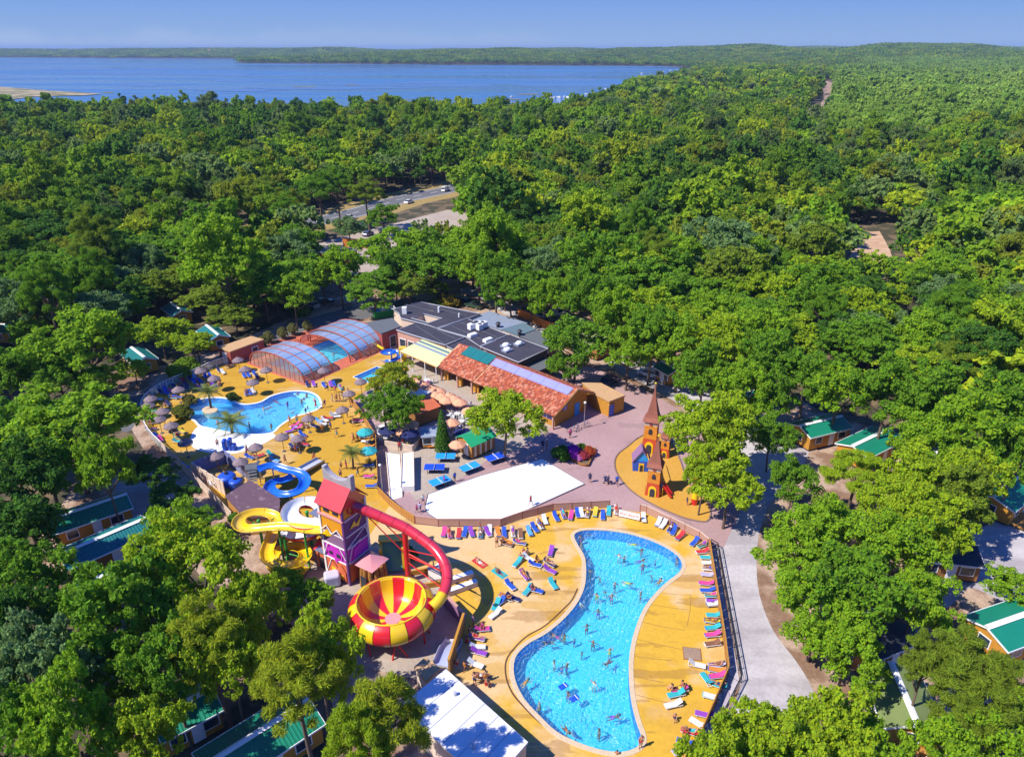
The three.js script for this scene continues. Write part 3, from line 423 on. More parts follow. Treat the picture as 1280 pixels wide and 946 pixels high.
// the wood: trees fill what the photograph shows as wood, and keep clear of roads, clearings and buildings
const openAreas = [
  list(G, [140, 470, 240, 445, 300, 425, 420, 388, 470, 395, 520, 385, 560, 380, 570, 372, 600, 372, 690, 430, 800, 480, 860, 500, 960, 535, 1060, 545, 1130, 575, 1300, 600, 1500, 700, 1300, 1100, -300, 1100, -100, 760, -60, 480, 60, 468]),
];
const crops = [[openAreas[0], 0], [openClearing, 4]], wayClear = [[highway, 11]];
const openPark = list(G, [395, 318, 470, 290, 560, 262, 585, 268, 560, 290, 470, 322, 420, 335]);
crops.push([openPark, 2]);
const bald = [[list(G, [205, 373, 285, 373, 285, 450, 160, 470, 150, 440]), 0], [list(G, [190, 305, 215, 295, 230, 315, 200, 330]), 0]];
crops.push(...bald, [list(G, [384, 378, 390, 300, 470, 284, 484, 330, 504, 348, 474, 384]), 0], [list(G, [470, 268, 488, 249, 520, 240, 575, 231, 592, 236, 566, 268, 545, 296, 500, 308, 474, 296]), 0], [list(G, [376, 290, 440, 270, 470, 262, 470, 300, 430, 322, 380, 318]), 0], [list(G, [1058, 350, 1062, 310, 1070, 286, 1106, 285, 1118, 310, 1124, 350]), 0], [list(G, [1025, 102, 1042, 102, 1043, 136, 1034, 146, 1022, 164, 1000, 164, 1004, 138, 1022, 130]), 0], [list(G, [282, 300, 300, 288, 335, 284, 335, 302, 300, 318]), 0], [list(G, [1186, 112, 1204, 108, 1206, 122, 1190, 128]), 0]);
{
  const stood = singled.map((t) => G(t[0], t[1], t[5])), rnd = RNG(4242), woods = [], half = R(44), oakTone = ['mid', 'mid', 'bright', 'bright', 'lime', 'deep', 'olive', 'mid', 'grey'];
  const tryTree = (r, az, s) => {
    const x = Math.sin(az) * r, z = -Math.cos(az) * r;
    for (const [P, m] of crops) if (inside(P, x, z) || (m && edgeDistance(P, x, z) < m)) return;
    for (const [P, m] of wayClear) if (edgeDistance(P, x, z, false) < m) return;
    if (inside(lake, x, z) || (r > 480 && edgeDistance(lake, x, z) < 5)) return;
    if (r < 200 && stood.some((t) => Math.hypot(t.x - x, t.z - z) < 4.5)) return;
    woods.push({ x, z, r, s });
  };
  for (let r = 118; r < 7200;) {
    const sp = r < 300 ? 7.2 : r < 650 ? 6.4 : r < 1600 ? 7.2 : r < 3000 ? 24 : r < 4600 ? 30 : 44, n = Math.floor(2 * half * r / sp);
    for (let i = 0; i < n; i++) tryTree(r + (rnd() - 0.5) * sp * 0.9, -half + (i + rnd() * 0.9) / n * 2 * half, sp);
    r += sp * 0.87;
  }
  const plantation = list(G, [1010, 205, 1040, 140, 1045, 95, 1100, 82, 1300, 88, 1400, 190, 1180, 175, 1090, 200]), youngShade = [[0.27, 0.42, 0.05], [0.3, 0.44, 0.06], [0.24, 0.4, 0.05], [0.22, 0.36, 0.04]];
  const lowZones = [list(G, [1035, 345, 1130, 345, 1150, 440, 1030, 440]), list(G, [470, 300, 560, 268, 600, 300, 590, 345, 480, 350])];
  const buckets = {}; let kept = planned.length;
  woods.sort((a, b) => a.r - b.r);
  const shade = [[0.179, 0.334, 0.016], [0.238, 0.391, 0.016], [0.281, 0.427, 0.016], [0.128, 0.264, 0.016], [0.273, 0.334, 0.021], [0.196, 0.292, 0.069], [0.092, 0.213, 0.021], [0.374, 0.470, 0.017]];
  for (const w of woods) {
    const patch = fbm(w.x / 90 + 50, w.z / 90 + 50, 999, 301, 3), pine = patch > 0.62 ? rnd() < 0.75 : rnd() < 0.1, s = 0.58 + 0.5 * rnd() + (rnd() < 0.16 ? 0.38 : 0), low = lowZones.some((q) => inside(q, w.x, w.z)) ? 0.6 : 1, p = V(w.x, 9, w.z), az = Math.abs(Math.atan2(w.x, -w.z));
    if (kept < 292 && az < R(37) * 1.02) { plan(p, s * (low < 1 ? 0.75 : 1), pine ? 'pine' : 'oak', pine ? (rnd() < 0.5 ? 'olive' : 'mid') : oakTone[Math.floor(rnd() * oakTone.length)], (0.85 + 0.5 * rnd()) * (low < 1 ? 0.8 : 1)); kept++; continue; }
    const lod = w.r < 650 ? (pine ? 'pineMid' : 'oakMid') + Math.floor(rnd() * (pine ? 2 : 5)) : w.r < 1600 ? 'oakFar' + Math.floor(rnd() * 2) : 'canopy' + Math.floor(rnd() * 2);
    const young = w.r > 420 && w.r < 2400 && inside(plantation, w.x, w.z), c = mul3((young ? youngShade : shade)[Math.floor(rnd() * (young ? 4 : shade.length))], (0.8 + 0.5 * patch + 0.2 * (rnd() - 0.5)) * (pine && !young ? 0.75 : 1));
    const k = w.r < 1600 ? low * s * (w.r < 300 ? 1 : 0.86) : w.s / 24;
    (buckets[lod] ??= []).push({ m: new THREE.Matrix4().compose(V(w.x, height(w.x, w.z) - (w.r >= 1600 ? 1 : 0.5), w.z), new THREE.Quaternion().setFromAxisAngle(V(0, 1, 0), rnd() * TAU), w.r < 1600 ? V(k, low * s * (0.9 + 0.5 * rnd()), k) : V(k, 0.9 + 0.4 * rnd(), k)), c, r: w.r });
  }
  const wood = thing('forest', 'dense green wood stretching from the campsite to the lake and hills', 'forest'); wood.userData.kind = 'stuff';
  const geo = { oakMid0: oaksMid[0], oakMid1: oaksMid[1], oakMid2: oaksMid[2], oakMid3: oaksMid[3], oakMid4: oaksMid[4], pineMid0: pinesMid[0], pineMid1: pinesMid[1], oakFar0: oaksFar[0], oakFar1: oaksFar[1], canopy0: canopy[0], canopy1: canopy[1] }, white = leafMat();
  const put = (name, g, mat, rows) => { const im = shadows(new THREE.InstancedMesh(g, mat, rows.length)); im.name = name; rows.forEach((q, i) => { im.setMatrixAt(i, q.m); if (q.c) im.setColorAt(i, rgb(...q.c)); }); wood.add(im); };
  const stems = [];
  for (const k in buckets) { put('tree_crowns', geo[k], white, buckets[k]); for (const q of buckets[k]) if (q.r < 420) stems.push({ m: q.m }); }
  put('tree_trunks', cyl(0.24, 0.16, 7, 0, 0, 0, 6), bark, stems);
  console.log('planned', planned.length, 'woods', woods.length, Object.entries(buckets).map(([k, v]) => k + ':' + v.length).join(' '));
}
plantAll();
// ---------------------------------------------------------------- buildings
const grain = (c, s, k = 0.25, size = 3) => texture(256, size, (u, v) => mul3(c, 1 - k / 2 + k * fbm(u * 12, v * 12, 12, s, 4)));
const P = { trim: std([0.42, 0.43, 0.5], 0.6),
 
  ochre: mapped(grain([0.48, 0.22, 0.025], 401), 0.8), brown: mapped(grain([0.3, 0.13, 0.035], 403), 0.8), redBrown: mapped(grain([0.32, 0.07, 0.06], 405), 0.8), cream: mapped(grain([0.66, 0.52, 0.42], 407), 0.85), white: mapped(grain([0.78, 0.78, 0.8], 409, 0.12), 0.6),
  green: mapped(grain([0.01, 0.2, 0.125], 411, 0.2), 0.4), teal: mapped(grain([0.01, 0.15, 0.16], 413, 0.2), 0.45), oliveRoof: mapped(grain([0.16, 0.21, 0.07], 415, 0.3), 0.8), darkRoof: mapped(texture(512, 14, (u, v) => mul3(mix3([0.03, 0.028, 0.045], [0.055, 0.05, 0.076], fbm(u * 7, v * 7, 7, 417, 5)), 0.85 + 0.3 * fbm(u * 50, v * 50, 50, 419, 2))), 0.85),
  greyRoof: mapped(grain([0.11, 0.12, 0.135], 421, 0.2, 6), 0.75), paleRoof: mapped(grain([0.24, 0.28, 0.38], 423, 0.2, 6), 0.55), tealRoof: mapped(grain([0.11, 0.17, 0.21], 425, 0.2, 6), 0.7), tan: mapped(grain([0.5, 0.3, 0.15], 427, 0.2, 5), 0.9), mauve: mapped(texture(512, 8, (u, v) => { const s = step(0.66, 0.72, fbm(u * 16, v * 16, 16, 429, 4)); return mix3(mul3([0.12, 0.065, 0.09], 0.85 + 0.3 * fbm(u * 20, v * 20, 20, 431, 3)), [0.26, 0.18, 0.2], s * 0.7); }), 0.85),
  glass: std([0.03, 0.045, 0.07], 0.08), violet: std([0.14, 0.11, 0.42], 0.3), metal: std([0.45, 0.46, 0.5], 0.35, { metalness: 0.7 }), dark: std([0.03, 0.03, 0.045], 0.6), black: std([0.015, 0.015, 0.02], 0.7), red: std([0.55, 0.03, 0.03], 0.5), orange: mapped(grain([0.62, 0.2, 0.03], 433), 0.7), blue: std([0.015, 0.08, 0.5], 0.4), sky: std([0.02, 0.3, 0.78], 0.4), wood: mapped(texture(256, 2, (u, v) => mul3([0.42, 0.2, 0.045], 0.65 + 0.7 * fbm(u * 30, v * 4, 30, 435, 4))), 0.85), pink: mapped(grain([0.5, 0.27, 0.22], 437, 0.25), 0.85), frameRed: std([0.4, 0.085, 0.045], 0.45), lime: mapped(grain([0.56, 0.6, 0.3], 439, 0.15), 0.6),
};
const settle = (o, p) => { o.position.copy(p); for (const c of o.children) c.position.sub(p); return o; };
const centroid = (Q) => Q.reduce((a, p) => a.add(p), V()).multiplyScalar(1 / Q.length);
const ring = (Q) => [...Q, Q[0], Q[1]];
function flatBlock(name, label, category, Q, h, roofMat, { wall = P.cream, trim = P.trim, holes = [], y0 = 0, lip = 0.16, group } = {}) {
  const o = thing(name, label, category, V(), 0, group), at = centroid(Q).setY(0);
  mesh('wall', prism(outward(Q, -0.15), y0, h - 0.22, holes), wall, o);
  mesh('roof', prism(Q, h - 0.22, h, holes), roofMat, o);
  if (trim) { mesh('roof_edging', sweep(ring(Q).map((p) => p.clone().setY(h)), [[-0.06, -0.1], [0.06, -0.1], [0.06, lip * 0.6], [-0.06, lip * 0.6]]), trim, o); for (const k of holes) mesh('roof_edging', sweep(ring(k).map((p) => p.clone().setY(h)), [[-0.06, -0.1], [0.06, -0.1], [0.06, lip * 0.6], [-0.06, lip * 0.6]]), trim, o); }
  return [o, at];
}
// a window or a door on the side a-b of an outline, t of the way along
function opening(o, kind, a, b, t, w, y, h, mat = P.glass, frameMat = P.white) {
  const p = a.clone().lerp(b, t), d = b.clone().sub(a).setY(0).normalize(), ry = Math.atan2(-d.z, d.x);
  const f = mesh(kind, [box(w + 0.16, 0.09, 0.12, 0, h + 0.04, 0), box(w + 0.16, 0.09, 0.12, 0, -0.04, 0), box(0.08, h, 0.12, -w / 2 - 0.04, h / 2, 0), box(0.08, h, 0.12, w / 2 + 0.04, h / 2, 0)], frameMat, o);
  f.position.set(p.x, y, p.z); f.rotation.y = ry;
  mesh(kind === 'door' ? 'door_leaf' : 'pane', box(w, h, 0.05, 0, h / 2, 0), mat, f);
}
// --- the flat-roofed block
{
  const court0 = list(ZB, [540, 178, 610, 152, 722, 180, 640, 206], 4.2);
  let [o, at] = flatBlock('flat_roofed_block', 'dark flat-roofed building wing with a sunken courtyard and white roof edging', 'building', list(ZB, [430, 126, 595, 82, 660, 96, 948, 152, 872, 181, 690, 238, 622, 214, 478, 179, 466, 150], 4.2), 4.2, P.darkRoof, { holes: [court0] });
  mesh('chimney', slabBox(0.9, 1.3, 0.9, ...ZB(500, 150, 4.2).toArray()), P.white, o); mesh('vent_pipe', cyl(0.22, 0.22, 1.1, ...ZB(703, 143, 4.2).toArray()), P.white, o); mesh('vent_pipe', cyl(0.16, 0.16, 0.8, ...ZB(822, 172, 4.2).toArray()), P.white, o); mesh('chimney', slabBox(0.8, 2.2, 0.8, ...ZB(660, 195, 2).toArray()), P.cream, o);
  settle(o, at);
  [o, at] = flatBlock('flat_roofed_block', 'low grey-green flat-roofed wing beside the covered pool', 'building', list(ZB, [262, 205, 428, 176, 478, 226, 362, 268], 3.6), 3.6, P.greyRoof, { wall: P.redBrown, trim: null });
  { const a = ZB(478, 226), b = ZB(362, 268); opening(o, 'door', outward(list(ZB, [262, 205, 428, 176, 478, 226, 362, 268], 3.6), -0.05)[2].setY(0), outward(list(ZB, [262, 205, 428, 176, 478, 226, 362, 268], 3.6), -0.05)[3].setY(0), 0.45, 1.4, 0.1, 2.2); }
  settle(o, at);
  const q2 = list(ZB, [452, 248, 575, 206, 866, 288, 738, 338], 4);
  [o, at] = flatBlock('flat_roofed_block', 'dark flat-roofed wing nearest the covered pool with long white edging', 'building', q2, 4, P.darkRoof, { wall: P.pink });
  for (const t of [0.12, 0.3, 0.5]) opening(o, 'window', q2[3].clone().setY(0), q2[0].clone().setY(0), 1 - t, 1.5, 1, 1.5);
  settle(o, at);
  const q3 = list(ZB, [694, 241, 876, 183, 1112, 276, 944, 346, 864, 290], 4.08);
  [o, at] = flatBlock('flat_roofed_block', 'dark flat-roofed wing carrying the white air conditioning units', 'building', q3, 4.08, P.darkRoof, {});
  settle(o, at);
  [o, at] = flatBlock('flat_roofed_block', 'dark flat roof with three white skylight domes', 'building', list(ZC, [190, 346, 370, 277, 592, 360, 416, 440], 4.3), 4.3, P.darkRoof, { wall: P.dark });
  settle(o, at);
  [o, at] = flatBlock('flat_roofed_block', 'dark flat-roofed wing wedged between yellow awning and skylight roof', 'building', list(ZB, [742, 340, 868, 292, 942, 350, 1010, 395, 900, 350, 800, 372], 3.8), 3.8, P.darkRoof, {}); settle(o, at);
  [o, at] = flatBlock('flat_roofed_block', 'pale blue-grey metal flat roof beside the sandy rear lane', 'building', list(ZB, [884, 180, 1000, 135, 1228, 206, 1074, 246], 3.7), 3.7, P.paleRoof, { trim: null }); settle(o, at);
  [o, at] = flatBlock('flat_roofed_block', 'small teal-grey flat roof behind the skylight roof', 'building', list(ZC, [314, 243, 450, 203, 520, 244, 420, 279], 3.74), 3.74, P.tealRoof, { trim: null }); settle(o, at);
  [o, at] = flatBlock('flat_roofed_block', 'plain dark flat roof at the tree side of the block', 'building', list(ZC, [424, 282, 528, 246, 645, 318, 596, 356], 3.66), 3.66, P.greyRoof, { trim: null, wall: P.dark }); settle(o, at);
  [o, at] = flatBlock('flat_roofed_block', 'low grey lean-to roof between skylight roof and tiled hall', 'building', list(ZC, [462, 458, 572, 412, 632, 452, 524, 494], 2.9), 2.9, P.greyRoof, { trim: null, wall: P.dark }); settle(o, at);
  const seams = [[500, 95, 700, 145, 4.2], [640, 105, 840, 158, 4.2], [560, 218, 735, 330, 4.0], [660, 232, 800, 300, 4.0], [760, 215, 990, 320, 4.08], [820, 200, 1050, 290, 4.08], [700, 240, 860, 200, 4.08]]; const sm = thing('roof_seam', 'thin pale lap seams across the dark flat roofs', 'roof seams'); for (const [a, b, c, d, h] of seams) mesh('seam_strip', bar2(ZB(a, b, h).setY(h), ZB(c, d, h).setY(h), 0.03, 0.12), P.greyRoof, sm); settle(sm, ZB(700, 200));
  // skylights and units stand on the roofs
  const sk = [[ZC, 342, 345, 'white skylight dome, first of three from the awning'], [ZC, 350, 372, 'white skylight dome closest to the tiled hall'], [ZC, 420, 334, 'white skylight dome at the rear lane side of its roof']];
  for (const [Z, x, y, l] of sk) { const s = thing('skylight', l, 'skylight', Z(x, y, 4.3), 0.75, 'roof skylights'); mesh('kerb', slabBox(1.7, 0.3, 1.3, 0, 0, 0), P.paleRoof, s); mesh('dome', place(new THREE.SphereGeometry(0.75, 12, 6, 0, TAU, 0, Math.PI / 2).scale(1, 0.55, 0.75), 0, 0.3, 0), P.white, s); }
  for (const [x, y, l] of [[145, 285, 'white roof hatch close to the air conditioning units'], [236, 314, 'white roof hatch beside the pale seam of the dark roof']]) { const s = thing('roof_hatch', l, 'roof hatch', ZC(x, y, 4.1), 0.75, 'roof hatches'); mesh('kerb', slabBox(1.8, 0.35, 1, 0, 0, 0), P.white, s); mesh('lid', soft(1.7, 0.18, 0.9, 0.06, 0, 0.46, 0), P.white, s); }
  [[150, 240, 2.2], [172, 232, 1.6], [205, 235, 1.8], [188, 246, 1.2]].forEach(([x, y, w], i) => { const s = thing('air_conditioner', ['broad white air conditioning unit at the left end of its row', 'white air conditioning unit, second from the left on the dark roof', 'white air conditioning unit at the right end of its row', 'smallest white air conditioning unit, in front of the others'][i], 'air conditioner', ZC(x, y, 4.1), 0.75, 'air conditioning units'); mesh('casing', soft(w, 1.1, 1.0, 0.06, 0, 0.6, 0), P.white, s); mesh('fan_grille', cyl(0.36, 0.36, 0.06, 0, 1.15, 0, 16), P.dark, s); });
  [[296, 230], [423, 276]].forEach(([x, y], i) => { const s = thing('roof_fan', ['dark roof fan beside the pale metal roof', 'dark roof fan behind the skylight roof'][i], 'roof fan', ZC(x, y, 3.75), 0, 'roof fans'); mesh('shaft', cyl(0.35, 0.3, 0.7, 0, 0, 0, 12), P.dark, s); mesh('cowl', cyl(0.55, 0.3, 0.3, 0, 0.7, 0, 12), P.dark, s); });
  { const s = thing('recycling_bin', 'green recycling container with pale lids behind the grey wing', 'bin', ZB(385, 168), 0.5); mesh('tub', soft(5, 1.6, 1.6, 0.1, 0, 0.85, 0), std([0.02, 0.35, 0.06], 0.5), s); for (let i = 0; i < 4; i++) mesh('lid', box(1.05, 0.08, 1.6, -1.8 + i * 1.2, 1.72, 0, 0, 0.12), i % 2 ? P.white : P.sky, s); }
}
// --- the long tiled hall: u runs along the front eave from its road end, n towards the back
const tO = V(6.2, 0, -92.5), tU = V(-0.727, 0, -0.686), tN = V(0.686, 0, -0.727), T = (u, n, y = 0) => tO.clone().addScaledVector(tU, u).addScaledVector(tN, n).setY(y), tTurn = Math.atan2(-tU.z, tU.x);
{
  const o = thing('tiled_hall', 'long hall with salmon barrel-tile roof and blue-violet ridge strip', 'building', T(13, 4.5)), LEN = 26.4;
  const base = T(13, 4.5), M4 = new THREE.Matrix4().makeBasis(tU, V(0, 1, 0), tN.clone().negate()).setPosition(T(0, 0).sub(base)), loc = (g0) => { const g = (g0.index ? g0.toNonIndexed() : g0).applyMatrix4(M4); for (const n in g.attributes) { const a = g.attributes[n], k = a.itemSize; for (let i = 0; i < a.count; i += 3) for (let j = 0; j < k; j++) { const t = a.array[(i + 1) * k + j]; a.array[(i + 1) * k + j] = a.array[(i + 2) * k + j]; a.array[(i + 2) * k + j] = t; } } return g; }; // local x along the eave, z towards the front
  const wallShape = new THREE.Shape([[3.3, 0], [8.9, 0], [8.9, 2.9], [5.3, 4.75], [3.3, 3.75]].map(([n, y]) => new THREE.Vector2(n, y)));
  mesh('wall', loc(new THREE.ExtrudeGeometry(wallShape, { depth: LEN - 1.6, bevelEnabled: false }).rotateY(Math.PI / 2).translate(0.7, 0, 0)), P.ochre, o);
  const slope = (n0, y0, n1, y1, u0, u1, th) => { const c = Math.hypot(n1 - n0, y1 - y0), g = box(u1 - u0, th, c, (u0 + u1) / 2, (y0 + y1) / 2, -(n0 + n1) / 2, 0, Math.atan2(y1 - y0, n1 - n0)); return loc(g); };
  mesh('roof', slope(-0.1, 2.55, 5.3, 5.0, -0.2, LEN, 0.1), P.tan, o); mesh('roof', slope(9.6, 2.9, 5.3, 4.98, -0.2, LEN, 0.1), P.tan, o);
  // barrel tiles, too small to pick apart singly
  const tile = new THREE.CylinderGeometry(0.14, 0.17, 0.56, 6, 1, true, -Math.PI / 2, Math.PI).rotateX(Math.PI / 2).rotateZ(Math.PI), rnd = RNG(51), rows = [];
  const tileMat = new THREE.MeshStandardMaterial({ color: rgb(1, 1, 1), roughness: 0.9, side: THREE.DoubleSide }), cols = [[0.5, 0.125, 0.06], [0.58, 0.18, 0.09], [0.43, 0.1, 0.045], [0.6, 0.27, 0.17], [0.34, 0.09, 0.055]];
  const lay = (n0, y0, n1, y1, u0, u1) => { const L = Math.hypot(n1 - n0, y1 - y0), k = Math.ceil(L / 0.46), m = Math.floor((u1 - u0) / 0.33), sd = tN.clone().multiplyScalar(n1 - n0).setY(y1 - y0).normalize(), sx = V(0, 1, 0).cross(sd).normalize(), w = new THREE.Quaternion().setFromRotationMatrix(new THREE.Matrix4().makeBasis(sx, sd.clone().cross(sx), sd)); for (let j = 0; j < k; j++) for (let i = 0; i < m; i++) { const f = (j + 0.5) / k, p = V(u0 + (i + 0.5) * 0.33 + (rnd() - 0.5) * 0.04, y0 + (y1 - y0) * f + 0.04 + rnd() * 0.03, -(n0 + (n1 - n0) * f)).applyMatrix4(M4); rows.push([new THREE.Matrix4().compose(p, w, V(1, 1, 1)), cols[Math.floor(rnd() * 5)]]); } };
  lay(-0.15, 2.58, 3.75, 4.35, -0.2, 17.2); lay(-0.15, 2.58, 5.3, 5.05, 17.2, LEN); lay(3.75, 4.35, 5.3, 5.05, -0.2, 0.5); lay(9.6, 2.95, 5.3, 5.05, -0.2, LEN);
  const im = shadows(new THREE.InstancedMesh(tile, tileMat, rows.length)); im.name = 'roof_tiles'; im.userData.kind = 'stuff'; rows.forEach(([m, c], i) => { im.setMatrixAt(i, m); im.setColorAt(i, rgb(...c)); }); o.add(im);
  const vi = mapped(texture(256, 6, (u, v) => mul3(mix3([0.2, 0.18, 0.5], [0.34, 0.36, 0.72], fbm(u * 4, v * 20, 20, 445, 4)), 1)), 0.25), strip = (u0, u1) => mesh('ridge_panel', slope(3.8, 4.5, 5.25, 5.14, u0, u1, 0.06), vi, o);
  for (let i = 0; i < 6; i++) strip(0.6 + i * 2.76, 3.32 + i * 2.76);
  for (let i = 0; i < 3; i++) mesh('green_panel', slope(3.4, 4.55, 5.6, 5.35, 17.3 + i * 2.2, 19.44 + i * 2.2, 0.08), P.teal, o);
  mesh('ridge_cap', loc(place(new THREE.CylinderGeometry(0.16, 0.16, LEN, 8).rotateZ(Math.PI / 2), LEN / 2, 5.06, -5.36)), P.frameRed, o);
  for (const u of [0.4, 4.5, 9, 14.5, 18, 21.5, 25.5]) mesh('post', loc(slabBox(0.26, 2.5, 0.26, u, 0, -0.35)), P.pink, o);
  for (const u of [2.2, 5.2, 8.2]) { const f = mesh('window', loc(box(2.6, 1.3, 0.1, u, 1.75, -1.04)), P.violet, o); mesh('window_bar', loc(box(0.1, 1.3, 0.14, u, 1.75, -1.02)), P.white, f); }
  // the terrace side stands open: piers and a lintel in front of a deep shaded room
  mesh('front_wall', loc(slabBox(9.8, 2.75, 2.2, 5.6, 0, -2.2)), P.ochre, o); mesh('lintel', loc(box(15.3, 0.5, 0.22, 18.15, 2.45, -1.2)), P.ochre, o);
  for (const [u0, u1] of [[10.5, 10.8], [13.2, 14.8], [17.2, 18.8], [21.2, 22.3], [24.7, 25.8]]) mesh('pier', loc(slabBox(u1 - u0, 2.2, 0.22, (u0 + u1) / 2, 0, -1.2)), P.ochre, o);
  const g0 = mesh('window', loc(box(0.1, 1.1, 1.0, 0.64, 2.6, -3.4)), P.violet, o); mesh('window_bar', loc(box(0.14, 1.1, 0.08, 0.62, 2.6, -3.4)), P.white, g0);
  const dr = mesh('door', loc(box(0.1, 2.1, 1.1, 0.64, 1.1, -6.4)), P.sky, o); mesh('handle', loc(box(0.1, 0.06, 0.2, 0.56, 1.1, -6.1)), P.metal, dr);
  mesh('bargeboard', [loc(box(0.08, 0.28, 6, -0.24, 3.75, -2.6, 0, Math.atan2(2.45, 5.4)))], P.wood, o); mesh('bargeboard', [loc(box(0.08, 0.28, 4.8, -0.24, 3.92, -7.45, 0, -Math.atan2(2.05, 4.3)))], P.wood, o);
  const [an, at] = flatBlock('ochre_annex', 'small ochre block with flat tan roof at the hall end', 'building', list(ZC, [792, 558, 905, 560, 1050, 633, 955, 669, 872, 628], 2.8), 2.8, P.tan, { wall: P.ochre, trim: null });
  const q = list(ZC, [955, 669, 1050, 633], 2.8).map((p) => p.setY(0)); opening(an, 'door', q[0], q[1], 0.16, 1, 0.05, 2, P.blue, P.brown); settle(an, at);
  const wl = thing('white_wall', 'free-standing white garden wall at the hall end', 'wall', ZC(910, 750)); const a = ZC(872, 700), b = ZC(952, 760); mesh('wall_body', bar2(a, b, 2.0, 0.22), P.cream, wl); mesh('coping', bar2(a.clone().setY(2), b.clone().setY(2), 0.08, 0.32), P.white, wl); settle(wl, ZC(910, 730));
  // lime awning and its posts
  const aw = thing('awning', 'pale lime green awning with blue-grey stripes over the hall front', 'awning', V()), qa = [ZB(470, 372, 2.9), ZB(604, 302, 3.7), ZB(792, 376, 3.7), ZB(692, 466, 2.9)];
  const quad = (a, b, c, d, th = 0.05) => { const g = new THREE.BufferGeometry(), P8 = [a, b, c, d, ...[a, b, c, d].map((p) => p.clone().setY(p.y - th))]; g.setAttribute('position', new THREE.Float32BufferAttribute([0, 1, 2, 0, 2, 3, 4, 6, 5, 4, 7, 6, 0, 4, 1, 1, 4, 5, 1, 5, 2, 2, 5, 6, 2, 6, 3, 3, 6, 7, 3, 7, 0, 0, 7, 4].flatMap((i) => P8[i].toArray()), 3)); g.computeVertexNormals(); g.setAttribute('uv', new THREE.Float32BufferAttribute(new Array(72).fill(0), 2)); return g; };
  const L2 = (i, j, t) => qa[i].clone().lerp(qa[j], t); const cuts = [0, 0.62, 0.72, 0.8, 0.9, 1], mats = [P.lime, P.paleRoof, P.lime, P.tealRoof, P.lime];
  for (let i = 0; i < 5; i++) mesh('canvas_strip', quad(L2(0, 1, cuts[i]), L2(0, 1, cuts[i + 1]), L2(3, 2, cuts[i + 1]), L2(3, 2, cuts[i])), mats[i], aw);
  for (const t of [0.03, 0.35, 0.68, 0.97]) mesh('post', bar(L2(0, 3, t).setY(0), L2(0, 3, t).add(V(0, -0.05, 0)), 0.09), P.white, aw);
  mesh('front_beam', bar(qa[0].clone().add(V(0, -0.12, 0)), qa[3].clone().add(V(0, -0.12, 0)), 0.1), P.wood, aw); settle(aw, centroid(qa).setY(0));
}
function bar2(a, b, h, w) { const d = b.clone().sub(a), L = Math.hypot(d.x, d.z); return box(L, h, w, (a.x + b.x) / 2, a.y + h / 2, (a.z + b.z) / 2, Math.atan2(-d.z, d.x)); }
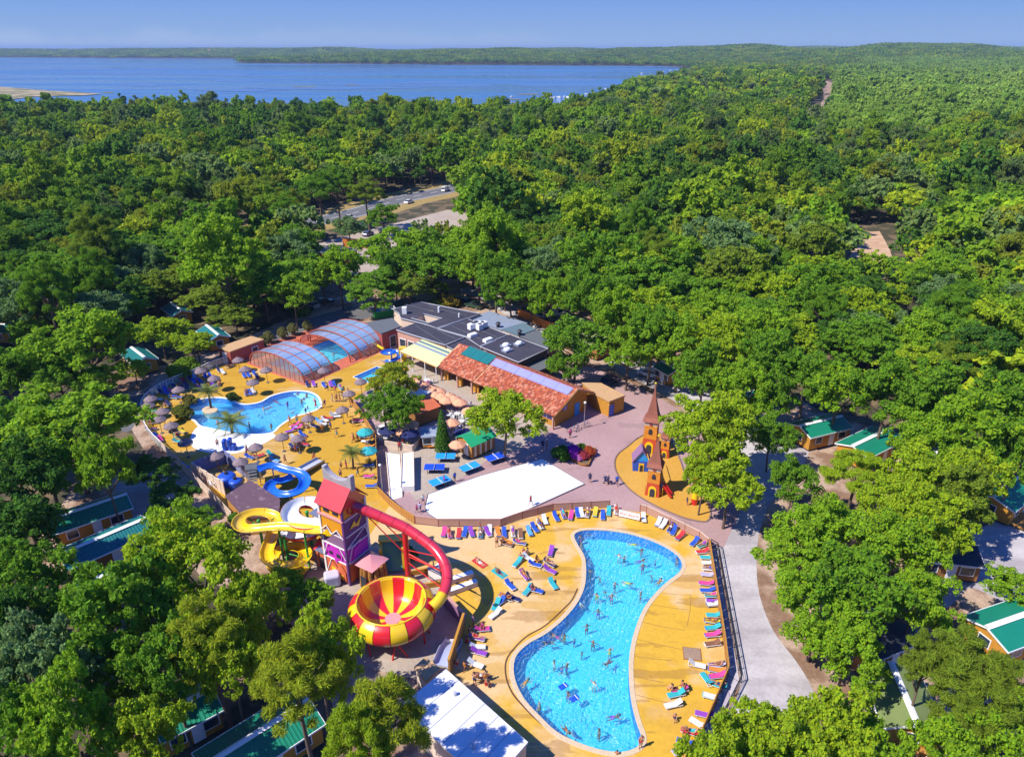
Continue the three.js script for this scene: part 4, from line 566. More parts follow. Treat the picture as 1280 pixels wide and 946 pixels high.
// --- cabins: length along x, gables at both ends, the side with the door towards +z
function ribbed(L, c, n, th = 0.05) { const s = new THREE.Shape(); s.moveTo(-L / 2, 0); for (let i = 0; i < n; i++) { const x = -L / 2 + L * i / n, w = L / n; s.lineTo(x + w * 0.55, 0); s.lineTo(x + w * 0.65, th); s.lineTo(x + w * 0.9, th); s.lineTo(x + w, 0); } s.lineTo(L / 2, -0.05); s.lineTo(-L / 2, -0.05); s.closePath(); return new THREE.ExtrudeGeometry(s, { depth: c, bevelEnabled: false }).translate(0, 0, -c / 2); }
function cabin(name, label, p, turn, L, W, he, hr, { wall = P.ochre, roof = P.green, cap = P.white, fascia = P.white, over = 0.3, ribs = 0, porch = 0, windows = true, category = 'cabin', group } = {}) {
  const o = thing(name, label, category, p.clone().setY(0), turn, group), half = W / 2, c = Math.hypot(half + over, hr - he) + 0.05, a = Math.atan2(hr - he, half);
  const s = new THREE.Shape([[-half, 0.3], [half, 0.3], [half, he], [0, hr], [-half, he]].map(([x, y]) => new THREE.Vector2(x, y)));
  mesh('wall', new THREE.ExtrudeGeometry(s, { depth: L, bevelEnabled: false }).translate(0, 0, -L / 2).rotateY(Math.PI / 2), wall, o);
  mesh('plinth', slabBox(L - 0.3, 0.3, W - 0.3, 0, 0, 0), P.dark, o);
  for (const k of [1, -1]) { const drop = Math.tan(a) * over, g = ribs ? ribbed(L + 0.5, c, ribs) : box(L + 0.5, 0.07, c); mesh('roof', place(g, 0, (hr + he - drop) / 2 + 0.06, k * (half + over) / 2, 0, k * a), roof, o); if (fascia) mesh('fascia', box(L + 0.56, 0.16, 0.06, 0, he - drop + 0.05, k * (half + over + 0.02)), fascia, o); }
  if (cap) mesh('ridge_cap', [box(L + 0.54, 0.05, 0.32, 0, hr + 0.14, 0.13, 0, a), box(L + 0.54, 0.05, 0.32, 0, hr + 0.142, -0.13, 0, -a)], cap, o);
  if (fascia) for (const k of [1, -1]) for (const q of [1, -1]) mesh('bargeboard', box(0.06, 0.18, c, k * (L / 2 + 0.26), (hr + he - Math.tan(a) * over) / 2, q * (half + over) / 2, 0, q * a), fascia, o);
  if (windows) {
    const wn = (x, z, ry, w = 1.1, h = 0.95) => { const f = mesh('window', [box(w + 0.16, 0.08, 0.08, 0, h / 2 + 0.04, 0), box(w + 0.16, 0.08, 0.08, 0, -h / 2 - 0.04, 0), box(0.08, h, 0.08, w / 2 + 0.04, 0, 0), box(0.08, h, 0.08, -w / 2 - 0.04, 0, 0)], P.white, o); f.position.set(x, he * 0.62, z); f.rotation.y = ry; mesh('pane', box(w, h, 0.04), P.glass, f); };
    for (const k of [1, -1]) { wn(-L * 0.28, k * (half + 0.02), 0); wn(L * 0.3, k * (half + 0.02), 0, 1.3); wn(k * (L / 2 + 0.02), 0, Math.PI / 2); }
    const d = mesh('door', box(0.95, 1.95, 0.07, 0.3, 1.3, half + 0.02), P.white, o); mesh('handle', box(0.05, 0.16, 0.06, 0.66, 1.3, half + 0.07), P.metal, d);
  }
  if (porch) {
    mesh('porch_deck', slabBox(L * 0.9, 0.14, porch, 0, 0.3, half + porch / 2), P.wood, o);
    for (const x of [-0.42, 0, 0.42]) mesh('porch_post', slabBox(0.1, 1.0, 0.1, x * L, 0.44, half + porch - 0.06), P.white, o);
    mesh('porch_rail', box(L * 0.86, 0.08, 0.06, 0, 1.42, half + porch - 0.06), P.white, o);
  }
  return o;
}
function cabinAt(label, a, b, W, opts = {}) { const hr = opts.hr ?? 3.15, A = a(hr), B = b(hr), m = A.clone().add(B).multiplyScalar(0.5), L = opts.L ?? A.distanceTo(B); const o = cabin(opts.name ?? 'holiday_cabin', label, m, Math.atan2(-(B.z - A.z), B.x - A.x), L, W, opts.he ?? 2.45, hr, opts); return o; }
const at = (x, y) => (h) => G(x, y, h), CG = 'holiday cabins under the trees';
cabinAt('ochre cabin with mottled green roof beside the road bend', at(1003, 532), at(1050, 521), 4.2, { L: 7.4, group: CG });
cabinAt('ochre cabin with broad clean green roof and white ridge cap', at(1066, 558), at(1113, 535.5), 4.4, { L: 8.4, group: CG });
cabinAt('half-hidden cabin with small green roof beyond the feathery pine', at(1144, 586), at(1170, 567), 4.2, { L: 7, group: CG });
cabinAt('ochre cabin with deep green roof and porch at the right edge of the photo', at(1245, 619), at(1276, 594), 4.6, { L: 8.2, group: CG, porch: 2.2 });
cabinAt('brown cabin with dark roof turning its end to the pitch road', at(1163, 679), at(1202, 683), 4.2, { L: 6, wall: P.brown, roof: P.dark, cap: null, group: CG });
cabinAt('cabin with green roof and blue tarpaulin side at the lower right path', at(1240, 783), at(1300, 762), 4.2, { L: 7, group: CG });
cabinAt('brown cabin with dark roof deep in the shade below the road', at(1083, 792), at(1112, 780), 4.2, { L: 6.4, wall: P.brown, roof: P.dark, cap: null, fascia: P.white, group: CG });
cabinAt('dark teal roof glimpsed among branches above the brown-ended cabin', at(1105, 650), at(1150, 640), 4.2, { L: 7, roof: P.teal, group: CG });
const porchCabin = cabinAt('cabin with weathered green roof whose porch is hung with banners', at(1124, 852), at(1136, 880), 4.4, { L: 6, roof: P.oliveRoof, group: CG });
cabinAt('ochre cabin under the big leafy tree with patchy green roof', at(66, 648.5), at(149.7, 620.6), 4, { L: 8, ribs: 26, group: CG, porch: 1.8 });
cabinAt('brown cabin with long blue-green ribbed roof next to the pale path', at(81, 691), at(175, 651), 4, { L: 8.6, roof: P.teal, ribs: 28, wall: P.brown, group: CG });
cabinAt('low green veranda roof with a white ridge in front of the brown cabin', at(109, 728), at(162, 707), 2.6, { L: 5.4, hr: 2.5, he: 2.1, ribs: 16, windows: false, group: CG });
cabinAt('cabin with green ribbed roof at the lower edge of the photo', at(268, 950), at(374, 883), 4.2, { L: 8.4, ribs: 28, group: CG });
cabinAt('small green cabin roof showing between two trees below the veranda cabins', at(214, 887), at(243, 872), 3.6, { L: 4.4, ribs: 14, group: CG });
const SG = 'small yellow cabins left of the covered pool';
[[206, 373, 234, 394, 'yellow cabin with teal roof edge, farthest of the three from the lagoon pool'], [252, 402, 279, 424, 'yellow cabin with teal roof, closest to the terracotta shed'], [158, 430, 187, 452, 'yellow cabin with teal roof nearest to the shaded road']].forEach(([x0, y0, x1, y1, l]) => cabinAt(l, at(x0, y0), at(x1, y1), 3.6, { L: 6.5, roof: P.teal, group: SG }));
cabinAt('ochre cabin in deep shade at the left edge of the photo', at(-8, 405), at(48, 408), 4.4, { L: 8, roof: P.teal, group: CG });
cabinAt('small ochre hut with green roof edge behind the parked white car', at(828, 452), at(846, 462), 3.2, { L: 3.6, hr: 2.9, he: 2.3, group: CG });
cabinAt('dark blue cabin roof among the trees right of the white car', at(896, 458), at(915, 470), 3.6, { L: 6, roof: P.dark, wall: P.brown, cap: P.white, group: CG });
cabinAt('yellow cabin end peeking out beside the road under green roof', at(920, 494), at(940, 488), 3.6, { L: 5, group: CG });
cabinAt('big green-roofed barn with brown gable beyond the tall tree', at(712, 393), at(764, 411), 9, { L: 12, he: 3.2, hr: 5, roof: P.oliveRoof, wall: P.brown, cap: null, fascia: null, over: 0.7, name: 'barn', category: 'barn' });
cabinAt('green-roofed kiosk with striped plank sides between hall and court', (h) => ZT(826, 646, h), (h) => ZT(1040, 556, h), 3.4, { L: 4.2, hr: 3.0, he: 2.3, cap: null, fascia: null, wall: P.wood, windows: false, roof: mapped(grain([0.02, 0.33, 0.15], 451, 0.15), 0.4), name: 'kiosk', category: 'kiosk' });
cabinAt('terracotta-roofed bar hut on the terrace', (h) => ZT(352, 352, h), (h) => ZT(500, 300, h), 3.6, { L: 3.8, hr: 2.9, he: 2.4, cap: null, fascia: null, roof: mapped(grain([0.55, 0.13, 0.05], 453), 0.7), wall: P.brown, windows: false, name: 'bar_hut', category: 'hut' });
cabinAt('small ochre hut with grey shed roof beside the cypress', (h) => ZT(452, 578, h), (h) => ZT(590, 566, h), 2.6, { L: 2.8, hr: 2.5, he: 2.1, cap: null, fascia: null, roof: P.paleRoof, name: 'bar_hut', category: 'hut', windows: true });
{ // kiosk cladding: upright planks on the long side and the end
  const k = scene.children.filter((c) => c.userData.category === 'kiosk')[0]; for (let i = 0; i < 9; i++) mesh('plank', slabBox(0.36, 1.95, 0.05, -1.9 + i * 0.475, 0.32, 1.73), i % 2 ? P.cream : P.brown, k);
  mesh('door', slabBox(0.05, 1.9, 1, -2.13, 0.32, 0.5), P.white, k);
}
{ // porch of the banner cabin
  const o = porchCabin; mesh('porch_deck', slabBox(2.6, 0.14, 4.2, 4.3, 0.3, 0), P.wood, o); const cl = [[0.02, 0.12, 0.35], [0.75, 0.75, 0.78], [0.02, 0.25, 0.13], [0.7, 0.42, 0.05], [0.6, 0.05, 0.08]];
  cl.forEach((c, i) => mesh('banner', box(0.04, 0.85, 0.72, 5.6, 0.95, -1.6 + i * 0.8), std(c, 0.8), o));
  for (const z of [-2, 0, 2]) mesh('porch_post', slabBox(0.1, 2.1, 0.1, 5.52, 0.44, z), P.white, o);
}
// --- terracotta shed, red-fronted kiosk by the car park, filter house, white-roofed building
{
  let [o, p] = flatBlock('shed', 'long terracotta shed with tan flat roof beside the covered pool', 'shed', list(ZA, [528, 350, 725, 283, 802, 302, 600, 376], 2.7), 2.7, P.tan, { wall: P.redBrown, trim: null }); const qs = list(ZA, [528, 350, 600, 376, 802, 302], 2.7).map((q) => q.setY(0)); opening(o, 'door', qs[0], qs[1], 0.5, 1.1, 0.05, 2, P.white, P.white); opening(o, 'window', qs[1], qs[2], 0.7, 1.2, 1, 0.9); settle(o, p);
  const ZI = Zoom(280, 200, 3.5556); const q = list(ZI, [420, 408, 490, 376, 592, 398, 492, 434], 3.2);
  [o, p] = flatBlock('reception_kiosk', 'low grey-roofed reception kiosk with red front by the car park', 'kiosk', q, 3.2, P.greyRoof, { wall: P.red, trim: null }); opening(o, 'door', q[3].clone().setY(0), q[2].clone().setY(0), 0.3, 1.6, 0.05, 2.1, P.glass, P.white); opening(o, 'window', q[3].clone().setY(0), q[2].clone().setY(0), 0.7, 2.2, 0.9, 1.3, P.glass, P.white); settle(o, p);
  const lw = thing('orange_wall', 'bright orange wall beside the main road car park', 'wall', V()); mesh('wall_body', bar2(ZI(530, 385), ZI(640, 392), 2.4, 0.25), P.orange, lw); mesh('coping', bar2(ZI(530, 385).setY(2.4), ZI(640, 392).setY(2.4), 0.08, 0.35), P.wood, lw); settle(lw, ZI(585, 388));
  // filter house: flat mauve roof, open plant yard behind walls
  [o, p] = flatBlock('filter_house', 'low filter house with speckled mauve flat roof behind the yellow slide', 'building', [ZD(572, 470, 2.6), ZD(718, 378, 2.6), ZD(898, 490, 2.6), ZD(890, 590, 2.6), ZD(690, 600, 2.6)], 2.6, P.mauve, { wall: P.wood, trim: null }); settle(o, p);
  const yard = thing('plant_yard_wall', 'shaded corrugated wall enclosing the pool plant yard', 'wall', V()), yq = [ZD(576, 468), ZD(388, 350), ZD(578, 276), ZD(720, 380)];
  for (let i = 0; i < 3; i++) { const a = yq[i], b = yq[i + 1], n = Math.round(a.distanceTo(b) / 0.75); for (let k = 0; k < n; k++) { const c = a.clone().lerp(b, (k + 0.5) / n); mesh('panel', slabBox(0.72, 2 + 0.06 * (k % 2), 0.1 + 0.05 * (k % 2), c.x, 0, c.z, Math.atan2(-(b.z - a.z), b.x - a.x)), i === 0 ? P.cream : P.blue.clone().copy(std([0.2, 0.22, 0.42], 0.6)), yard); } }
  settle(yard, centroid(yq));
  for (const [x, y, r, l] of [[590, 375, 1.15, 'large round blue filter tank in the plant yard'], [640, 402, 0.85, 'smaller blue filter tank beside the mauve roof']]) { const t = thing('filter_tank', l, 'tank', ZD(x, y + 25), 0, 'filter tanks'); mesh('vessel', cyl(r, r, 1.1, 0, 0, 0, 24), P.blue, t); mesh('dome', place(new THREE.SphereGeometry(r, 24, 8, 0, TAU, 0, Math.PI / 2).scale(1, 0.4, 1), 0, 1.1, 0), P.blue, t); mesh('valve', cyl(0.25, 0.2, 0.3, 0, 1.1 + r * 0.38, 0, 12), P.dark, t); }
  const rk = thing('pipe_rack', 'white pipe rack standing in front of the blue tanks', 'rack', ZD(545, 420), 0.6); for (const z of [-0.5, 0.5]) mesh('rail', box(2.6, 0.1, 0.1, 0, 1.1, z), P.white, rk); for (let i = 0; i < 5; i++) mesh('rung', box(0.1, 0.1, 1, -1.1 + i * 0.55, 1.1, 0), P.white, rk); for (const x of [-1.2, 1.2]) mesh('leg', box(0.1, 1.1, 0.1, x, 0.55, -0.5), P.white, rk);
  const W0 = [G(557.4, 836, 3), G(660, 927.3, 3), G(610, 985, 3), G(500, 882, 3)];
  [o, p] = flatBlock('service_building', 'long service building with plain white flat roof next to the bowl slide', 'building', W0, 3, mapped(grain([0.7, 0.69, 0.74], 455, 0.1, 6), 0.7), { wall: P.cream, trim: null }); opening(o, 'door', W0[0].clone().setY(0), W0[1].clone().setY(0), 0.85, 1.1, 0.05, 2.1, P.blue, P.white); opening(o, 'window', W0[0].clone().setY(0), W0[1].clone().setY(0), 0.5, 1.6, 1.1, 0.9); for (let i = 1; i < 6; i++) mesh('lap_seam', bar2(W0[0].clone().lerp(W0[1], i / 6), W0[3].clone().lerp(W0[2], i / 6), 0.03, 0.07), P.trim, o); for (const t of [0.25, 0.7]) mesh('roof_outlet', cyl(0.18, 0.16, 0.35, W0[0].clone().lerp(W0[2], t).x, 3, W0[0].clone().lerp(W0[2], t).z, 10), P.trim, o); settle(o, p);
  [o, p] = flatBlock('pump_shed', 'small tan-roofed pump shed in the shade of the bowl slide', 'shed', list(ZG, [418, 545, 468, 502, 535, 552, 470, 610], 2.2), 2.2, P.tan, { wall: P.cream, trim: null }); settle(o, p);
}
// --- vaulted pool cover
{
  const W = 14.9, arch = (t, k = 1) => { const a = Math.PI * t; return [W / 2 - Math.cos(a) * W / 2 * k, 0.1 + 3.6 * k * Math.pow(Math.sin(a), 0.72)]; }; // across, height
  const pt = (al, t, k) => { const [c, y] = arch(t, k); return hall(al, c, y); };
  const poly = new THREE.MeshPhysicalMaterial({ color: rgb(0.42, 0.6, 0.88), roughness: 0.12, transmission: 0.5, thickness: 0, side: THREE.DoubleSide }), clear = new THREE.MeshPhysicalMaterial({ color: rgb(0.75, 0.62, 0.6), roughness: 0.08, transmission: 0.75, thickness: 0, side: THREE.DoubleSide });
  const NS = 8;
  function vault(label, stops, k, end) {
    const o = thing('pool_cover', label, 'pool cover', V(), 0, 'vaulted pool covers');
    for (const s of stops) { const pts = []; for (let i = 0; i <= 24; i++) pts.push(pt(s, i / 24, k)); mesh('arch', sweep(pts, [[-0.08, -0.07], [0.08, -0.07], [0.08, 0.07], [-0.08, 0.07]]), P.frameRed, o); }
    for (let b = 0; b + 1 < stops.length; b++) for (let i = 0; i < NS; i++) {
      const g = new THREE.BufferGeometry(), pos = [], t0 = i / NS + 0.004, t1 = (i + 1) / NS - 0.004, a0 = stops[b] + 0.13, a1 = stops[b + 1] - 0.13, uv = [];
      for (let j = 0; j < 3; j++) { const u = t0 + (t1 - t0) * j / 3, v = t0 + (t1 - t0) * (j + 1) / 3, q = [pt(a0, u, k), pt(a1, u, k), pt(a1, v, k), pt(a0, u, k), pt(a1, v, k), pt(a0, v, k)]; for (const p of q) { pos.push(...p.toArray()); uv.push(0, 0); } }
      g.setAttribute('position', new THREE.Float32BufferAttribute(pos, 3)); g.setAttribute('uv', new THREE.Float32BufferAttribute(uv, 2)); g.computeVertexNormals(); mesh('panel', g, i === 0 || i === NS - 1 ? clear : poly, o);
    }
    for (let i = 1; i < NS; i++) mesh('purlin', bar(pt(stops[0], i / NS, k), pt(stops[stops.length - 1], i / NS, k), 0.025, 5), P.metal, o);
    if (end !== undefined) { const n = 11; for (let i = 1; i <= n; i++) { const c = W * i / (n + 1), t = Math.acos(1 - 2 * i / (n + 1)) / Math.PI, y = arch(t, k)[1]; mesh('mullion', bar(hall(end, c, 0.05), hall(end, c, y - 0.05), 0.06, 5), P.frameRed, o); }
      for (let i = 0; i <= n; i++) { const f = (j) => { const t = Math.acos(Math.max(-1, Math.min(1, 1 - 2 * j / (n + 1)))) / Math.PI; return [W * j / (n + 1), arch(t, k)[1]]; }, [c0, y0] = f(i), [c1, y1] = f(i + 1), Y0 = Math.max(y0 - 0.1, 0.15), Y1 = Math.max(y1 - 0.1, 0.15), a = hall(end, c0 + 0.07, 0.08), b = hall(end, c1 - 0.07, 0.08), g = new THREE.BufferGeometry(); g.setAttribute('position', new THREE.Float32BufferAttribute([a, b, b.clone().setY(Y1), a, b.clone().setY(Y1), a.clone().setY(Y0)].flatMap((p) => p.toArray()), 3)); g.setAttribute('uv', new THREE.Float32BufferAttribute(new Array(12).fill(0), 2)); g.computeVertexNormals(); mesh('pane', g, clear, o); }
      mesh('transom', bar(hall(end, 0.4, 1.25), hall(end, W - 0.4, 1.25), 0.05, 5), P.frameRed, o); }
    return settle(o, hall((stops[0] + stops[stops.length - 1]) / 2, W / 2));
  }
  vault('glazed pool cover section with upright front panes beside the umbrellas', [0, 2.05, 4.1, 6.2], 1, 0);
  vault('narrow inner pool cover section under the larger rear vault', [10.9, 13.4], 0.93);
  vault('large rear pool cover section joining the flat-roofed block', [13.2, 15.5, 17.8, 20.1], 1, 20.1);
  const fr = thing('pool_barrier', 'low red-brown frame along the far side of the covered pool', 'barrier', V()); for (let i = 0; i < 5; i++) mesh('post', bar(hall(6.6 + i * 1.05, 14.6, 0.05), hall(6.6 + i * 1.05, 14.6, 1.3), 0.06), P.frameRed, fr); mesh('rail', bar(hall(6.6, 14.6, 1.3), hall(10.8, 14.6, 1.3), 0.06), P.frameRed, fr); settle(fr, hall(8.7, 14.6));
}
// ---------------------------------------------------------------- water slides and the play tower
const gloss = (c, more = {}) => new THREE.MeshPhysicalMaterial({ color: rgb(...c), roughness: 0.32, clearcoat: 0.7, clearcoatRoughness: 0.12, side: THREE.DoubleSide, ...more });
const S = { yellow: gloss([0.78, 0.5, 0.008]), red: gloss([0.62, 0.012, 0.022]), blue: gloss([0.012, 0.13, 0.62]), white: gloss([0.8, 0.8, 0.8]), rust: std([0.5, 0.06, 0.02], 0.7), rustOrange: mapped(grain([0.6, 0.22, 0.02], 487, 0.5, 2), 0.8), flange: gloss([0.25, 0.008, 0.02]), rose: gloss([0.62, 0.03, 0.06]), pinkDisc: gloss([0.68, 0.28, 0.3]), post: std([0.03, 0.3, 0.04], 0.5), redPost: std([0.6, 0.02, 0.02], 0.4), orange: std([0.72, 0.3, 0.01], 0.6), zigzag: std([0.78, 0.78, 0.78], 0.6), magenta: std([0.55, 0.03, 0.5], 0.6), violet: std([0.13, 0.04, 0.2], 0.6), plum: std([0.25, 0.13, 0.25], 0.7), brick: std([0.62, 0.14, 0.05], 0.7), slate: mapped(grain([0.36, 0.33, 0.36], 461, 0.5, 2), 0.7), roofRed: mapped(grain([0.48, 0.012, 0.04], 463, 0.35, 2), 0.55), hut: mapped(grain([0.34, 0.14, 0.03], 465, 0.6, 2), 0.85) };
const flume = (r, t) => { const o = []; for (let i = 0; i <= 10; i++) { const a = -0.12 * Math.PI - Math.PI * 0.76 * i / 10; o.push([Math.cos(a) * r, Math.sin(a) * r + r * 0.75]); } const inn = o.slice().reverse().map(([x, y]) => [x * (1 - t / r), (y - r * 0.75) * (1 - t / r) + r * 0.75]); return [o[0], [o[0][0] + 0.06, o[0][1] + 0.05], [o[0][0] - 0.03, o[0][1] + 0.07], ...inn.slice().reverse().slice(1, -1), [o[10][0] + 0.03, o[10][1] + 0.07], [o[10][0] - 0.06, o[10][1] + 0.05], ...o.slice().reverse()].reverse(); };
const path3 = (Z, a) => { const o = []; for (let i = 0; i < a.length; i += 3) o.push(Z(a[i], a[i + 1], a[i + 2])); return new THREE.CatmullRomCurve3(o, false, 'centripetal'); };
function flumeSlide(name, label, curve, r, mat, { n = 120, cuts = 12, group, bank } = {}) {
  const o = thing(name, label, 'water slide', V(), 0, group), pts = curve.getSpacedPoints(n);
  for (let k = 0; k < cuts; k++) { const a = Math.floor(n * k / cuts), b = Math.floor(n * (k + 1) / cuts); mesh('flume_section', sweep(pts.slice(a, b + 1), flume(r, 0.06), true), mat, o); if (k) mesh('joint_flange', sweep([pts[a].clone().lerp(pts[a - 1], 0.12), pts[a].clone().lerp(pts[a + 1], 0.12)], flume(r + 0.05, 0.04), true), mat, o); }
  return [o, pts];
}
{
  const [o, p] = flumeSlide('yellow_slide', 'long yellow open water slide looping left of the play tower', path3(ZN, [925, 352, 5.8, 800, 352, 5.5, 650, 332, 5.2, 500, 318, 5.0, 350, 324, 4.8, 210, 338, 4.6, 115, 335, 4.4, 66, 288, 4.25, 100, 222, 4.1, 190, 184, 3.95, 300, 178, 3.8, 400, 205, 3.65, 445, 258, 3.5, 440, 320, 3.35, 405, 400, 3.1, 370, 490, 2.8, 345, 570, 2.6, 362, 640, 2.45, 430, 688, 2.3, 540, 704, 2.15, 650, 680, 2.0, 722, 615, 1.85, 708, 552, 1.7, 630, 520, 1.55, 520, 528, 1.4, 435, 580, 1.2, 405, 660, 1.0, 445, 745, 0.85, 540, 785, 0.75, 655, 765, 0.65, 735, 690, 0.55]), 0.74, S.yellow, { n: 200, cuts: 18 });
  for (const [x, y, h] of [[258, 245, 4.6], [512, 410, 3.6]]) { const q = ZN(x, y, h); mesh('post', cyl(0.17, 0.15, h, q.x, 0, q.z, 12), S.post, o); mesh('post_cap', place(new THREE.SphereGeometry(0.22, 10, 6), q.x, h, q.z), S.post, o); }
  { const q = ZN(258, 245, 4.6), w = p[60]; for (const i of [52, 68, 84]) mesh('bracket', bar(V(q.x, 3.6, q.z), p[i].clone().add(V(0, -0.1, 0)), 0.07, 6), S.post, o); const q2 = ZN(512, 410, 3.6); for (const i of [128, 142, 156]) mesh('bracket', bar(V(q2.x, 1.5, q2.z), p[i].clone().add(V(0, -0.1, 0)), 0.07, 6), S.post, o); for (const i of [14, 30]) mesh('post', bar(p[i].clone().setY(0), p[i].clone().add(V(0, -0.1, 0)), 0.13, 8), S.post, o); }
  settle(o, ZN(420, 500).setY(0));
}
{
  const c = path3(ZN, [925, 262, 5.3, 850, 296, 5.05, 740, 308, 4.85, 625, 275, 4.6, 572, 205, 4.4, 608, 128, 4.2, 705, 90, 4.0, 820, 96, 3.8, 892, 150, 3.6, 890, 235, 3.35, 850, 320, 3.1, 780, 390, 2.75, 660, 412, 2.4, 545, 380, 2.1, 470, 310, 1.8, 440, 240, 1.5]), o = thing('white_slide', 'white open water slide with red underside curling behind the yellow slide', 'water slide', V()), pts = c.getSpacedPoints(130), R0 = 1.0;
  const half = (r) => { const q = []; for (let i = 0; i <= 10; i++) { const a = -0.06 * Math.PI - Math.PI * 0.88 * i / 10; q.push([Math.cos(a) * r, Math.sin(a) * r + R0 * 0.75]); } return q; };
  for (let k = 0; k < 10; k++) { const s = pts.slice(k * 13, k * 13 + 14); mesh('flume_section', sweep(s, [...half(R0), ...half(R0 - 0.05).reverse()], true), S.white, o); mesh('outer_shell', sweep(s, [...half(R0 + 0.05), ...half(R0 + 0.015).reverse()], true), S.red, o); }
  const q = ZN(735, 160, 4.6); mesh('post', cyl(0.18, 0.16, 4.6, q.x, 0, q.z, 12), S.post, o); mesh('post_cap', place(new THREE.SphereGeometry(0.24, 10, 6), q.x, 4.6, q.z), S.post, o); for (const i of [45, 65, 85]) mesh('bracket', bar(V(q.x, 3.3, q.z), pts[i].clone().add(V(0, -0.2, 0)), 0.07, 6), S.post, o);
  for (const i of [100, 116]) mesh('post', bar(pts[i].clone().setY(0), pts[i].clone().add(V(0, -0.15, 0)), 0.14, 8), S.post, o);
  settle(o, q.setY(0));
}
// --- bowl and tube
{
  const B = G(489, 751.5, 4.0).setY(0), o = thing('bowl_slide', 'giant bowl water slide striped red and yellow on red legs', 'water slide', B), N = 16;
  const inn = [[0.72, 2.42], [1.4, 2.46], [2.1, 2.62], [2.65, 3.05], [2.97, 3.75], [3.1, 4.6]], out = [[3.16, 4.7], [3.42, 4.72], [3.85, 4.48], [4.15, 4.08], [4.28, 3.58], [4.2, 3.1], [3.9, 2.72], [3.2, 2.42], [2.2, 2.25], [1.0, 2.2]], v2 = (a) => a.map(([x, y]) => new THREE.Vector2(x, y - 0.6));
  for (let i = 0; i < N; i++) {
    const ph = i / N * TAU + 0.12, m = i % 2 ? S.red : S.yellow, s = mesh('bowl_panel', new THREE.LatheGeometry(v2([...inn, ...out.slice(0, 2)]), 5, ph, TAU / N), m, o);
    mesh('outer_panel', new THREE.LatheGeometry(v2(out.slice(1)), 5, ph + 0.008, TAU / N - 0.016), m, o);
  }
  mesh('rim', place(new THREE.TorusGeometry(3.3, 0.09, 8, 64).rotateX(Math.PI / 2), 0, 4.14, 0), S.yellow, o);
  mesh('drain_disc', cyl(0.78, 0.78, 0.05, 0, 1.8, 0, 28), S.pinkDisc, o);
  for (let i = 0; i < 6; i++) { const a = i / 6 * TAU + 0.3, p = (r, y, d = 0) => V(Math.cos(a + d) * r, y, Math.sin(a + d) * r); mesh('leg', bar(p(3.5, 0, 0.12), p(3.1, 1.85), 0.09, 8), S.redPost, o); mesh('leg', bar(p(3.5, 0, -0.3), p(3.1, 1.85), 0.09, 8), S.redPost, o); }
  mesh('stem', cyl(0.7, 0.8, 1.65, 0, 0, 0, 16), S.redPost, o);
  // tube
  const q = thing('tube_slide', 'closed red tube slide sweeping from the play tower down into the bowl', 'water slide', V()), pts3 = [[440, 631.5, 9.2], [452, 636, 8.85], [463, 640.5, 8.5], [480, 648, 8.0], [505.7, 659.5, 7.3], [526.8, 673.3, 6.6], [543.8, 687, 6.0], [554.5, 702, 5.45], [559, 717, 5.0], [557.5, 733, 4.55], [549, 750, 4.05], [540, 759, 3.7]].map(([x, y, h]) => G(x, y, h));
  const cv = new THREE.CatmullRomCurve3(pts3, false, 'centripetal'), n = 120, P0 = cv.getSpacedPoints(n), circ = (r) => Array.from({ length: 14 }, (_, i) => [Math.cos(i / 14 * TAU) * r, Math.sin(i / 14 * TAU) * r]), cuts = 11;
  for (let k = 0; k < cuts; k++) { const a = Math.round(n * k / cuts), b = Math.round(n * (k + 1) / cuts); mesh('tube_section', sweep(P0.slice(a, b + 1), circ(0.55)), k === cuts - 1 ? S.yellow : S.rose, q); mesh('joint_flange', sweep([P0[b].clone().lerp(P0[b - 1], 0.22), P0[b]], circ(0.62)), k >= cuts - 2 ? S.yellow : S.flange, q); }
  const pp = G(505.7, 661, 6.9); mesh('post', cyl(0.32, 0.3, 6.9, pp.x, 0, pp.z, 16), S.redPost, q); mesh('post_cap', cyl(0.34, 0.34, 0.12, pp.x, 6.9, pp.z, 16), S.white, q);
  for (const [f, h] of [[0.08, 3.5], [0.2, 5.0], [0.62, 4.2], [0.74, 3.4], [0.86, 2.6]]) mesh('strut', bar(V(pp.x, h, pp.z), P0[Math.round(n * f)].clone().add(V(0, -0.5, 0)), 0.06, 6), S.redPost, q);
  mesh('strut', bar(V(pp.x, 3.8, pp.z), V(pp.x + 4.6, 3.6, pp.z + 3.2), 0.09, 8), S.redPost, q);
  settle(q, pp.clone().setY(0));
}
